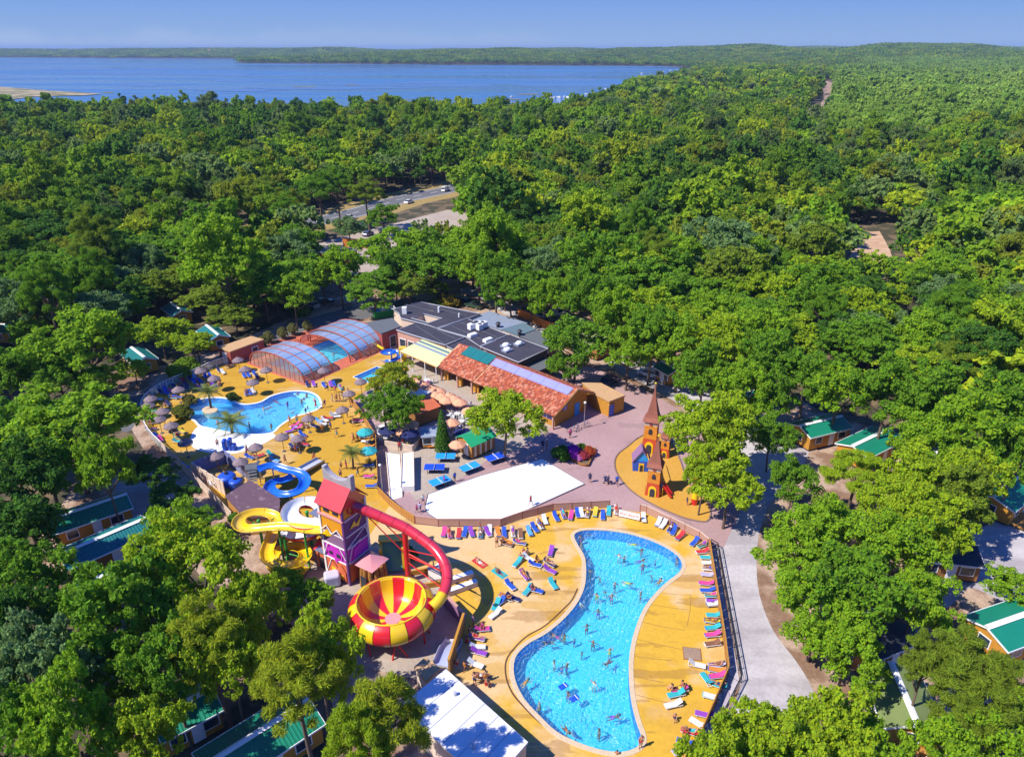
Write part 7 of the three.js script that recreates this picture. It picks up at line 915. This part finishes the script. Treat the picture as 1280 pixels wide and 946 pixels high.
// ---------------------------------------------------------------- cars
const carSet = {};
function car(p, ry, colour, label, c, van) {
  const key = colour + (van ? 'v' : ''); let o = carSet[key];
  if (o) { o = copy(o, p, ry, label); return; }
  o = carSet[key] = thing(van ? 'parked_van' : 'parked_car', label, van ? 'van' : 'car', p, ry, 'cars of the campsite and the road');
  const paint = gloss(c), ex = (pts, w, bev) => { const s = new THREE.Shape(pts.map(([x, y]) => new THREE.Vector2(x, y))); return new THREE.ExtrudeGeometry(s, { depth: w - bev * 2, bevelEnabled: true, bevelSize: bev, bevelThickness: bev, bevelSegments: 2, bevelOffset: -bev }).translate(0, 0, -w / 2 + bev); };
  const k = van ? 0.75 : 0;
  mesh('body', ex([[-2.1, 0.28], [2.1, 0.28], [2.15, 0.62], [1.95, 0.84], [1.1, 0.93], [-1.9, 0.97], [-2.12, 0.7]], 1.74, 0.07), paint, o);
  mesh('cabin_glass', ex(van ? [[-1.95, 0.92], [1.35, 0.92], [0.85, 1.75], [-1.95, 1.75]] : [[-1.75, 0.92], [1.12, 0.92], [0.45, 1.42], [-1.15, 1.44]], 1.5, 0.06), P.glass, o);
  mesh('roof', ex(van ? [[-1.98, 1.68], [0.9, 1.68], [0.8, 2.0], [-1.95, 2.02]] : [[-1.2, 1.39], [0.48, 1.37], [0.36, 1.47], [-1.1, 1.49]], 1.46, 0.04), paint, o);
  if (van) for (const z of [0.76, -0.76]) mesh('side_panel', box(1.9, 0.8, 0.04, -1.0, 1.3, z), paint, o);
  for (const x of [-1.3, 1.32]) for (const z of [-0.8, 0.8]) { const w = mesh('wheel', new THREE.CylinderGeometry(0.32, 0.32, 0.22, 16).rotateX(Math.PI / 2).translate(x, 0.32, z), P.black, o); mesh('rim', new THREE.CylinderGeometry(0.19, 0.19, 0.24, 10).rotateX(Math.PI / 2).translate(x, 0.32, z), P.metal, w); }
  for (const z of [-0.62, 0.62]) { mesh('headlight', soft(0.08, 0.14, 0.32, 0.03, 2.1, 0.68, z), LM.white, o); mesh('tail_light', soft(0.06, 0.16, 0.28, 0.03, -2.1, 0.75, z), P.red, o); }
}
{
  const ZI = Zoom(280, 200, 3.5556), road = heading(highway[3], highway[4]) - Math.PI / 2, w = [0.75, 0.75, 0.77], dk = [0.02, 0.022, 0.03], bl = [0.015, 0.03, 0.12];
  car(ZI(822, 192), road, 'white', 'white car driving on the main road', w); car(ZI(985, 138), road, 'white', 'white van with dark front on the main road near the trees', w, true);
  car(ZC(1192, 522), 2.6, 'white', 'white car parked under trees beside the ochre annex', w); car(ZC(950, 566), 0.9, 'blue', 'dark blue car parked in the shade behind the ochre annex', bl); car(ZB(852, 92), 2.5, 'dark', 'dark car parked behind the flat-roofed block, by the golden bush', dk); car(ZB(912, 116), 2.5, 'green', 'dark green car parked nearest to the pale metal roof', [0.02, 0.06, 0.03]);
  car(ZI(640, 335), 1.2, 'blue', 'dark blue car in the car park behind the orange wall', bl); car(ZI(700, 322), 1.3, 'dark', 'dark car at the far end of the car park row', dk); car(ZI(600, 292), 0.4, 'white', 'white car half hidden by trees beside the main road', w); car(ZI(560, 262), 0.2, 'silver', 'silver car beside the main road car park', [0.45, 0.46, 0.48]);
  car(ZI(445, 640), 2.6, 'dark', 'dark car in deep shade behind the pool cover', dk); car(ZI(385, 655), 2.6, 'silver', 'silver car in the shade of the trees on the rear road', [0.45, 0.46, 0.48]); car(G(1015, 133), 0.9, 'white', 'white car on the sandy track far in the wood', w); car(G(590, 262), 0.6, 'red', 'small red car at the edge of the main road', [0.5, 0.02, 0.02]);
  car(ZC(575, 175), 0.4, 'white', 'white car behind the bright orange fence', w); car(ZC(640, 165), 0.5, 'white', 'white car next to the green-roofed barn', w, true); car(ZC(545, 160), 0.4, 'red', 'red car behind the bright orange fence', [0.5, 0.02, 0.02]); car(G(1010, 138), 1, 'dark', 'dark car on the far sandy track', dk);
}
// ---------------------------------------------------------------- far shore: boats and houses
{
  const hull = (() => { const s = new THREE.Shape([[-3, 0.2], [3.4, 0.2], [4, 1.3], [-3.2, 1.2]].map(([x, y]) => new THREE.Vector2(x, y))); return new THREE.ExtrudeGeometry(s, { depth: 2.2, bevelEnabled: true, bevelSize: 0.2, bevelThickness: 0.3, bevelSegments: 1 }).translate(0, -0.4, -1.1); })();
  const b = thing('moored_boat', '', 'boat', V(), 0, 'boats on the lake'); mesh('hull', hull, LM.white, b); mesh('cabin', soft(2.6, 1.1, 1.6, 0.15, -0.2, 1.4, 0), LM.white, b); mesh('windscreen', box(0.1, 0.6, 1.4, 1.2, 1.5, 0, 0, 0, 0.4), P.glass, b);
  const sp = [688, 122.5, 693, 122, 699, 121.4, 706, 121, 712, 121.6, 718, 120.6, 726, 120, 733, 117.5, 757, 112, 764, 115, 752, 117, 788, 108, 803, 92, 830, 90, 838, 87.6, 846, 88, 851, 86.6, 858, 89.5, 865, 88, 640, 121, 745, 121.5];
  const where2 = (i) => `small white boat off the near shore, ${ORD[i]} from the left`; let k = 0;
  for (let i = 0; i < sp.length; i += 2, k++) { const p = G(sp[i], sp[i + 1], 0.1), o = k ? copy(b, p, 0) : b; o.position.copy(p.setY(-0.1)); o.rotation.y = (k * 1.3) % 3; o.scale.setScalar(k % 4 === 0 ? 1.15 : 0.75); o.userData.sx = sp[i]; }
  const all = scene.children.filter((c) => c.userData.category === 'boat').sort((x, y) => x.userData.sx - y.userData.sx); all.forEach((o, i) => { o.userData.label = where2(i); delete o.userData.sx; });
  const h = thing('lakeside_house', '', 'house', V(), 0, 'houses on the far shore'); mesh('wall', slabBox(11, 6, 8, 0, 0, 0), P.white, h); for (const q of [1, -1]) mesh('roof', box(12, 0.3, 5.4, 0, 7.4, q * 2.2, 0, q * 0.62), mapped(grain([0.4, 0.14, 0.08], 541), 0.9), h); for (const x of [-3, 0, 3]) mesh('window', box(1.4, 1.6, 0.1, x, 3.2, 4.02), P.glass, h);
  const shore = [[735, 80.4], [742, 80], [749, 80.3], [755, 79.8], [762, 80.2], [768, 79.9], [776, 80.4], [783, 80], [791, 81], [610, 79.6], [560, 79.4], [270, 71.4], [262, 71.4], [252, 71.3], [245, 71.4], [862, 73], [870, 71], [876, 69], [884, 67.5], [890, 69.5], [897, 66.5], [904, 65.5], [908, 67.5], [880, 73.5], [866, 66.5], [893, 73], [820, 78]];
  let n = 0; for (const [x, y] of shore) { let p = G(x, y, y > 74 || x < 300 ? 2 : 10); for (let it = 0; it < 6; it++) { const gh = height(p.x, p.z); p = G(x, y, gh + 4); } const o = n ? copy(h, p, 0) : h; const gy = height(p.x, p.z); o.position.set(p.x, Math.max(0, gy) + (y < 74 && x > 800 ? 9 : 1.5), p.z); o.rotation.y = ((n * 0.37) % 1) - 0.5; o.userData.sx = x; o.scale.setScalar(x < 300 ? 1.7 : 1); n++; }
  scene.children.filter((c) => c.userData.category === 'house').sort((x, y) => x.userData.sx - y.userData.sx).forEach((o, i) => { o.userData.label = `tiny white house with red roof across the lake, ${ORD[i]} from the left`; delete o.userData.sx; });
}
// ---------------------------------------------------------------- people: each body one continuous surface, skinned round its joints
const RES = 88, POSES = {};
const stance = () => ({ pelvis: [0, 0.94, 0], waist: [0, 1.08, 0], chest: [0, 1.27, 0.01], neck: [0, 1.45, 0], head: [0, 1.6, 0.02], sl: [-0.18, 1.39, 0], sr: [0.18, 1.39, 0], el: [-0.25, 1.13, -0.03], er: [0.25, 1.13, -0.03], wl: [-0.26, 0.9, 0.06], wr: [0.26, 0.9, 0.06], hl: [-0.095, 0.9, 0], hr: [0.095, 0.9, 0], kl: [-0.11, 0.5, 0.03], kr: [0.11, 0.5, 0.03], al: [-0.12, 0.09, -0.02], ar: [0.12, 0.09, -0.02], tl: [-0.14, 0.03, 0.13], tr: [0.14, 0.03, 0.13] });
const pose = (name, change) => { POSES[name] = { ...stance(), ...change }; };
pose('standing', { er: [0.3, 1.15, 0.0], wr: [0.2, 0.97, 0.12], kl: [-0.13, 0.5, 0.06], al: [-0.17, 0.09, 0.02], tl: [-0.2, 0.03, 0.17] });
pose('walking', { el: [-0.25, 1.13, 0.1], wl: [-0.22, 0.95, 0.27], er: [0.25, 1.13, -0.14], wr: [0.26, 0.9, -0.2], kl: [-0.1, 0.52, -0.05], al: [-0.1, 0.16, -0.34], tl: [-0.11, 0.05, -0.24], kr: [0.1, 0.52, 0.2], ar: [0.1, 0.09, 0.26], tr: [0.11, 0.05, 0.41] });
pose('sitting', { pelvis: [0, 0.5, 0], waist: [0, 0.64, 0.0], chest: [0, 0.83, 0.03], neck: [0, 1.0, 0.05], head: [0, 1.15, 0.09], sl: [-0.18, 0.95, 0.03], sr: [0.18, 0.95, 0.03], el: [-0.25, 0.72, 0.1], er: [0.25, 0.72, 0.1], wl: [-0.17, 0.6, 0.33], wr: [0.17, 0.6, 0.33], hl: [-0.1, 0.47, 0.03], hr: [0.1, 0.47, 0.03], kl: [-0.14, 0.52, 0.45], kr: [0.14, 0.52, 0.45], al: [-0.14, 0.1, 0.47], ar: [0.14, 0.1, 0.47], tl: [-0.16, 0.04, 0.62], tr: [0.16, 0.04, 0.62] });
pose('lying', { pelvis: [0, 0.49, -0.05], waist: [0, 0.54, -0.19], chest: [0, 0.66, -0.36], neck: [0, 0.78, -0.52], head: [0, 0.9, -0.64], sl: [-0.18, 0.73, -0.46], sr: [0.18, 0.73, -0.46], el: [-0.27, 0.56, -0.25], er: [0.27, 0.56, -0.25], wl: [-0.22, 0.52, 0.0], wr: [0.22, 0.52, 0.0], hl: [-0.095, 0.48, 0.0], hr: [0.095, 0.48, 0.0], kl: [-0.12, 0.55, 0.42], kr: [0.11, 0.47, 0.43], al: [-0.12, 0.45, 0.8], ar: [0.13, 0.44, 0.84], tl: [-0.15, 0.57, 0.87], tr: [0.17, 0.56, 0.9] });
pose('wading', { el: [-0.4, 1.27, 0.08], wl: [-0.55, 1.12, 0.2], er: [0.4, 1.27, 0.08], wr: [0.56, 1.15, 0.18], kl: [-0.14, 0.5, 0.1], kr: [0.14, 0.5, -0.02] });
pose('waving', { el: [-0.36, 1.5, 0.05], wl: [-0.3, 1.75, 0.08], er: [0.38, 1.25, 0.1], wr: [0.5, 1.05, 0.2], kl: [-0.14, 0.5, 0.1] });
pose('swimming', { pelvis: [0, 1.0, -0.35], waist: [0, 1.03, -0.2], chest: [0, 1.06, 0.0], neck: [0, 1.1, 0.17], head: [0, 1.17, 0.31], sl: [-0.18, 1.06, 0.1], sr: [0.18, 1.06, 0.1], el: [-0.36, 1.03, 0.27], er: [0.33, 1.03, 0.3], wl: [-0.25, 1.03, 0.5], wr: [0.22, 1.03, 0.55], hl: [-0.1, 0.98, -0.4], hr: [0.1, 0.98, -0.4], kl: [-0.15, 0.9, -0.76], kr: [0.16, 0.95, -0.8], al: [-0.16, 0.95, -0.97], ar: [0.2, 0.86, -0.97], tl: [-0.17, 0.9, -0.99], tr: [0.21, 0.82, -0.99] });
const BONES = [['pelvis', 'waist', 0.135, 0.115], ['waist', 'chest', 0.12, 0.145], ['chest', 'neck', 0.13, 0.06], ['neck', 'head', 0.052, 0.06], ['sl', 'sr', 0.07, 0.07], ['sl', 'el', 0.055, 0.042], ['el', 'wl', 0.042, 0.03], ['sr', 'er', 0.055, 0.042], ['er', 'wr', 0.042, 0.03], ['hl', 'kl', 0.088, 0.058], ['kl', 'al', 0.056, 0.036], ['hr', 'kr', 0.088, 0.058], ['kr', 'ar', 0.056, 0.036], ['al', 'tl', 0.04, 0.03], ['ar', 'tr', 0.04, 0.03], ['hl', 'hr', 0.1, 0.1]];
const v3 = (a) => V(...a);
function skin(bones, grow, shift, keep, extra = []) { // mesh of the smooth union of tapered capsules; keep() cuts it
  const mc = new MarchingCubes(RES, std([1, 1, 1]), false, false, 60000); mc.isolation = 0;
  const h = RES / 2, f = mc.field, K = 0.035, B = bones.map(([a, b, r0, r1]) => [a.x, a.y, a.z, b.x - a.x, b.y - a.y, b.z - a.z, r0 + grow, r1 + grow, a.distanceToSquared(b)]);
  for (let k = 0; k < RES; k++) for (let j = 0; j < RES; j++) for (let i = 0; i < RES; i++) {
    const x = (i - h) / h + shift.x, y = (j - h) / h + shift.y, z = (k - h) / h + shift.z; let d = 9;
    for (const b of B) { const px = x - b[0], py = y - b[1], pz = z - b[2], t = Math.max(0, Math.min(1, (px * b[3] + py * b[4] + pz * b[5]) / (b[8] || 1))), qx = px - b[3] * t, qy = py - b[4] * t, qz = pz - b[5] * t, e = Math.sqrt(qx * qx + qy * qy + qz * qz) - b[6] - (b[7] - b[6]) * t; if (e > 0.25) { if (e < d) d = e; continue; } const m = Math.max(K - Math.abs(d - e), 0) / K; d = Math.min(d, e) - m * m * K * 0.25; }
    for (const [c, rx, ry, rz] of extra) { const qx = (x - c.x) / rx, qy = (y - c.y) / ry, qz = (z - c.z) / rz, e = (Math.sqrt(qx * qx + qy * qy + qz * qz) - 1) * Math.min(rx, ry, rz), m = Math.max(0.02 - Math.abs(d - e), 0) / 0.02; d = Math.min(d, e) - m * m * 0.005; }
    f[k * RES * RES + j * RES + i] = keep && !keep(x, y, z) ? -0.2 : -d;
  }
  mc.update(); const n = mc.count, g = new THREE.BufferGeometry();
  const p = mc.positionArray.slice(0, n * 3); for (let i = 0; i < n; i++) { p[i * 3] += shift.x; p[i * 3 + 1] += shift.y; p[i * 3 + 2] += shift.z; }
  g.setAttribute('position', new THREE.BufferAttribute(p, 3)); const w = mergeVertices(g, 1e-4); w.computeVertexNormals(); return w;
}
const bodies = {};
for (const name in POSES) {
  const J = {}; for (const k in POSES[name]) J[k] = v3(POSES[name][k]);
  const shift = J.head.clone().add(J.al).multiplyScalar(0.5); shift.x = 0; if (name === 'waving') shift.y += 0.05;
  const bones = BONES.map(([a, b, r0, r1]) => [J[a], J[b], r0, r1]), hc = J.head, face = J.head.clone().sub(J.neck).normalize(), fwd = name === 'lying' ? V(0, 0.8, 0.6) : V(0, 0, 1);
  const head = [[hc, 0.078, 0.105, 0.095], [hc.clone().addScaledVector(fwd, 0.095).add(V(0, -0.015, 0)), 0.016, 0.024, 0.02], [hc.clone().add(V(0.08, -0.01, 0)), 0.012, 0.03, 0.02], [hc.clone().add(V(-0.08, -0.01, 0)), 0.012, 0.03, 0.02]];
  let body = skin(bones, 0, shift, null, head);
  const parts = [body];
  for (const [w, e, side] of [['wl', 'el', -1], ['wr', 'er', 1]]) { // palm, four unequal curled fingers and a thumb
    const d = J[w].clone().sub(J[e]).normalize(), ac = V(0, 0, 1).addScaledVector(d, -d.z).normalize(), nrm = d.clone().cross(ac), pc = J[w].clone().addScaledVector(d, 0.045);
    parts.push(bar(J[w], J[w].clone().addScaledVector(d, 0.085), 0.026, 6, 0.034));
    [0.075, 0.085, 0.08, 0.062].forEach((L, i) => { const s = pc.clone().addScaledVector(d, 0.035).addScaledVector(ac, (1.5 - i) * 0.019), m = s.clone().addScaledVector(d, L * 0.55), t = m.clone().addScaledVector(d, L * 0.4).addScaledVector(nrm, -side * 0.02); parts.push(bar(s, m, 0.009, 5, 0.008), bar(m, t, 0.008, 5, 0.006)); });
    const s = J[w].clone().addScaledVector(d, 0.025).addScaledVector(ac, 0.024), m = s.clone().addScaledVector(d, 0.03).addScaledVector(ac, 0.03); parts.push(bar(s, m, 0.011, 5, 0.009), bar(m, m.clone().addScaledVector(d, 0.03), 0.009, 5, 0.007));
  }
  body = join(parts.map((g) => clean(g)));
  const axis = J.chest.clone().sub(J.pelvis).normalize(), legs = (t) => [['hl', 'kl'], ['hr', 'kr']].map(([a, b]) => [J[a], J[a].clone().lerp(J[b], t), 0.088, 0.088 - 0.03 * t]), hips = [[J.pelvis, J.pelvis.clone().addScaledVector(axis, 0.06), 0.135, 0.125], [J.hl, J.hr, 0.1, 0.1]];
  const shorts = skin([...hips, ...legs(0.55)], 0.014, shift), brief = skin([...hips, ...legs(0.12)], 0.012, shift);
  const torso = [[J.pelvis, J.waist, 0.135, 0.115], [J.waist, J.chest, 0.12, 0.145]], suit = skin([...hips, ...legs(0.1), ...torso], 0.012, shift), shirt = skin([...torso, [J.chest, J.chest.clone().lerp(J.neck, 0.75), 0.13, 0.075], [J.sl, J.sr, 0.07, 0.07], [J.sl, J.sl.clone().lerp(J.el, 0.6), 0.055, 0.05], [J.sr, J.sr.clone().lerp(J.er, 0.6), 0.055, 0.05]], 0.016, shift);
  const hair = skin([[hc, hc, 0.001, 0.001]], 0, shift, (x, y, z) => (x - hc.x) * 0 + (y - hc.y) * face.y + (z - hc.z) * face.z > 0.0 || (x - hc.x) * fwd.x + (y - hc.y) * fwd.y + (z - hc.z) * fwd.z < -0.03, [[hc.clone().addScaledVector(fwd, -0.012), 0.092, 0.118, 0.106]]);
  bodies[name] = { body, shorts, brief, suit, shirt, hair };
}
const SK = [[0.46, 0.22, 0.13], [0.36, 0.15, 0.08], [0.52, 0.28, 0.18], [0.24, 0.095, 0.05]].map((c) => std(c, 0.55)), HA = [[0.02, 0.012, 0.008], [0.09, 0.045, 0.02], [0.3, 0.19, 0.08]].map((c) => std(c, 0.7));
const figures = {}, WEAR = { shorts: 'swim_shorts', brief: 'swim_briefs', suit: 'swimsuit', shirt: 't_shirt' };
let made = 0;
function person(p, ry, how, wear, colour, doing) {
  const s = made++, sk = s % 4, ha = (s * 7) % 3, key = [how, wear, colour, sk, ha].join(), kid = s % 5 === 0 && how !== 'lying' ? 0.78 : 1; let o = figures[key];
  if (o) o = copy(o, p, ry); else {
    o = figures[key] = thing('person', '', 'person', p, ry); mesh('body', bodies[how].body, SK[sk], o);
    if (wear === 'dressed') { mesh('t_shirt', bodies[how].shirt, LM[colour], o); mesh('shorts', bodies[how].shorts, LM.navy, o); } else mesh(WEAR[wear], bodies[how][wear], LM[colour], o);
    mesh('hair', bodies[how].hair, HA[ha], o);
  }
  o.scale.setScalar(kid * 0.9); o.userData.group = 'people at the pools';
  near(o, `${kid < 1 ? 'child' : 'person'} in ${colour} ${wear === 'dressed' ? 't-shirt' : wear === 'suit' ? 'swimsuit' : wear === 'brief' ? 'swim briefs' : 'swim shorts'} ${doing}`);
  return o;
}
const CL = ['blue', 'red', 'navy', 'pink', 'white', 'teal', 'orange', 'purple', 'yellow', 'brown'];
{ // in the large pool
  const q = [310, 48, 275, 65, 278, 100, 289, 155, 313, 203, 352, 225, 492, 95, 520, 117, 430, 140, 522, 158, 575, 158, 524, 180, 594, 238, 660, 155, 412, 255, 373, 280, 340, 297, 515, 292, 266, 322, 346, 360, 220, 384, 168, 458, 210, 460, 325, 487, 138, 487, 280, 520, 392, 518, 380, 570, 168, 565, 220, 578, 198, 597, 225, 690, 110, 738, 224, 842, 450, 150, 560, 215, 470, 250, 300, 420, 330, 650, 420, 780, 250, 470, 400, 300, 60, 640, 350, 840];
  for (let i = 0; i < q.length; i += 2) { const k = i / 2, swim = k % 3 === 0, p = ZH(q[i], q[i + 1], -0.1); p.y = swim ? -1.2 : k % 3 === 1 ? -1.44 : -1.4; person(p, (k * 2.3) % TAU, swim ? 'swimming' : k % 4 === 2 ? 'waving' : 'wading', k % 2 ? 'shorts' : 'suit', CL[(k * 3) % 10], swim ? 'swimming' : 'bathing'); }
  person(ZH(513, 912).setY(0.075), 0.4, 'standing', 'brief', 'red', 'standing at the edge'); person(ZH(420, 938).setY(0.04), 2.8, 'sitting', 'shorts', 'orange', 'sitting at the edge').position.y = -0.38;
}
{ // in the lagoon and on its deck
  const q = [[720, 625, 0], [1025, 675, 0], [1055, 640, 0], [1000, 620, 1], [985, 615, 1], [942, 690, 0], [970, 730, 1], [835, 700, 1], [845, 820, 0], [770, 740, 1], [715, 810, 0], [660, 755, 0], [530, 800, 0], [670, 720, 1], [1060, 705, 0], [1035, 650, 1], [800, 720, 0], [870, 665, 1]];
  q.forEach(([x, y, s], k) => { const p = ZA(x, y); p.y = s ? -1.17 : -0.9; person(p, (k * 2.1) % TAU, s ? 'swimming' : k % 2 ? 'wading' : 'standing', k % 2 ? 'suit' : 'shorts', CL[(k * 7 + 2) % 10], s ? 'swimming' : 'wading'); });
  const kp = [[540, 395], [600, 440], [650, 450], [720, 350], [745, 400], [775, 430], [680, 420], [640, 390]]; kp.forEach(([x, y], k) => { const p = ZK(x, y); p.y = k % 2 ? -1.15 : -1.2; person(p, k * 1.7, k % 2 ? 'swimming' : 'wading', 'shorts', CL[k], 'bathing under the cover'); });
  [[485, 310, 'standing', 'navy', 'on the lagoon deck'], [370, 330, 'walking', 'red', 'stepping out of the lagoon'], [355, 290, 'walking', 'pink', 'at the dry end of the lagoon'], [235, 400, 'standing', 'blue', 'at the dry end of the lagoon'], [585, 235, 'standing', 'white', 'in a group on the lagoon deck'], [640, 235, 'standing', 'brown', 'in a group on the lagoon deck'], [680, 240, 'walking', 'orange', 'in a group on the lagoon deck'], [725, 210, 'walking', 'navy', 'in a group on the lagoon deck'], [780, 440, 'standing', 'navy', 'under the parasol by the board fence'], [25, 530, 'walking', 'orange', 'on the lagoon deck'], [120, 520, 'standing', 'teal', 'on the lagoon deck'], [865, 770, 'walking', 'brown', 'by the turquoise chairs'], [915, 740, 'standing', 'pink', 'by the turquoise chairs'], [995, 380, 'walking', 'red', 'x'], [300, 470, 'walking', 'red', 'x'], [560, 600, 'standing', 'blue', 'x'], [640, 700, 'walking', 'teal', 'x'], [450, 640, 'standing', 'orange', 'x'], [330, 560, 'sitting', 'red', 'x'], [270, 520, 'sitting', 'navy', 'x'], [860, 560, 'walking', 'white', 'x'], [620, 120, 'walking', 'pink', 'x'], [520, 90, 'standing', 'navy', 'x'], [790, 130, 'walking', 'purple', 'x'], [240, 760, 'sitting', 'orange', 'x'], [100, 900, 'walking', 'red', 'x']].forEach(([x, y, h, c, d], k) => person(ZX(x, y).setY(0.035), k * 1.3, h, k % 3 ? 'shorts' : 'suit', c, h));
  [[845, 365, 'standing', 'navy', 'on the white paddling beach'], [990, 535, 'walking', 'red', 'beside the filter house'], [1175, 460, 'walking', 'orange', 'beside the paddling beach']].forEach(([x, y, h, c, d], k) => person(ZV(x, y).setY(0.035), k * 1.9, h, 'shorts', c, h));
  [[1100, 255, 'sitting', 'red', 'at the end of the grey run-out'], [930, 285, 'walking', 'orange', 'beside the blue slide'], [705, 225, 'walking', 'purple', 'below the paddling beach']].forEach(([x, y, h, c, d], k) => person(ZD(x, y).setY(0.035), k, h, 'shorts', c, h));
}
{ // plaza, court, main deck
  [[610, 530, 'walking', 'white'], [572, 572, 'walking', 'pink'], [592, 572, 'walking', 'lilac'], [797, 390, 'standing', 'blue'], [735, 410, 'standing', 'purple'], [470, 205, 'standing', 'red'], [125, 315, 'standing', 'brown'], [155, 315, 'standing', 'pink'], [122, 370, 'standing', 'navy'], [225, 360, 'walking', 'teal'], [195, 155, 'walking', 'orange'], [222, 150, 'standing', 'red']].forEach(([x, y, h, c], k) => person(ZE(x, y).setY(k < 1 ? 0.165 : 0.035), 0.6 + k * 1.1, h, k < 6 ? 'dressed' : 'shorts', c, k === 3 || k === 4 ? 'playing table tennis' : h));
  [[170, 445, 'walking', 'red', 0.165], [462, 328, 'standing', 'navy', 0.02], [553, 340, 'walking', 'navy', 0.02], [595, 342, 'walking', 'blue', 0.02], [940, 440, 'standing', 'navy', 0.035], [230, 165, 'walking', 'navy', 0.02], [250, 165, 'standing', 'brown', 0.02], [365, 108, 'standing', 'pink', 0.02]].forEach(([x, y, h, c, l], k) => person(ZF(x, y).setY(l), 1.1 + k * 1.7, h, 'dressed', c, h));
  { const o = thing('pushchair', 'dark pushchair on the plaza between two walkers', 'pushchair', ZF(545, 330).setY(0.02), 1.2); mesh('seat', soft(0.45, 0.5, 0.6, 0.1, 0, 0.55, 0), LM.navy, o); mesh('hood', place(new THREE.SphereGeometry(0.28, 12, 8, 0, TAU, 0, Math.PI / 2), 0, 0.75, -0.15), LM.navy, o); for (const x of [-0.24, 0.24]) for (const z of [-0.3, 0.32]) mesh('wheel', new THREE.CylinderGeometry(0.12, 0.12, 0.05, 10).rotateZ(Math.PI / 2).translate(x, 0.12, z), P.black, o); mesh('handle', [bar(V(-0.22, 0.6, -0.25), V(-0.22, 1.0, -0.55), 0.02, 5), bar(V(0.22, 0.6, -0.25), V(0.22, 1.0, -0.55), 0.02, 5), bar(V(-0.22, 1.0, -0.55), V(0.22, 1.0, -0.55), 0.02, 5)], P.metal, o); }
  [[340, 545, 1.2, 'walking', 'navy'], [640, 345, 0, 'standing', 'brown'], [895, 410, 2, 'sitting', 'red'], [940, 430, 4, 'sitting', 'brown'], [1025, 500, 1, 'sitting', 'orange'], [870, 480, 3, 'sitting', 'teal'], [980, 780, 1, 'sitting', 'red'], [690, 330, 0.5, 'standing', 'orange']].forEach(([x, y, r, h, c]) => x !== 340 && person(ZY(x, y).setY(0.04), r, h, 'shorts', c, h));
  [[340, 210, 'sitting', 'pink'], [210, 260, 'sitting', 'orange'], [185, 370, 'sitting', 'red'], [95, 580, 'sitting', 'red'], [165, 620, 'walking', 'orange'], [260, 760, 'standing', 'navy'], [375, 790, 'sitting', 'red'], [370, 730, 'standing', 'orange'], [250, 180, 'standing', 'blue']].forEach(([x, y, h, c], k) => person(ZQ(x, y).setY(0.04), k * 1.4, h, k % 2 ? 'shorts' : 'suit', c, h));
  [[105, 735, 'sitting', 'navy'], [145, 560, 'sitting', 'red'], [90, 580, 'sitting', 'orange'], [170, 820, 'sitting', 'red']].forEach(([x, y, h, c], k) => person(ZO(x, y).setY(0.04), k * 1.9, h, 'shorts', c, h));
  // sunbathers on loungers and on towels
  const ls = scene.children.filter((c) => c.userData.category === 'sun lounger').filter((c, i) => i % 4 === 1); ls.slice(0, 34).forEach((l, k) => person(l.position.clone(), l.rotation.y, 'lying', k % 2 ? 'brief' : 'suit', CL[(k * 3 + 1) % 10], 'lying on a lounger'));
  for (const [x, y, d, c, t] of [[945, 870, 35, 'red', 'red towel'], [1060, 930, 35, 'teal', 'teal towel']]) { const a = ZE(x, y), b = ZE(x + 20 * Math.cos(R(d)), y + 20 * Math.sin(R(d))), o = tag(mesh('beach_towel', soft(0.9, 0.03, 1.9, 0.012, 0, 0.055, 0), LM[c]), `${t} spread flat on the open pool deck`, 'towel'); o.position.copy(a); o.rotation.y = heading(a, b); person(a.clone().setY(-0.34), heading(a, b), 'lying', 'shorts', c === 'red' ? 'white' : 'navy', 'lying on a towel'); }
  // guests on the terrace
  const cs = scene.children.filter((c) => c.userData.category === 'chair').filter((c, i) => i % 3 === 0); cs.slice(0, 22).forEach((l, k) => person(l.position.clone(), l.rotation.y, 'sitting', 'dressed', CL[(k * 3) % 10], 'seated at table'));
}
nameAll();
console.log('people', made, 'loungers', scene.children.filter((c) => c.userData.category === 'sun lounger').length);
renderer.render(scene, camera);
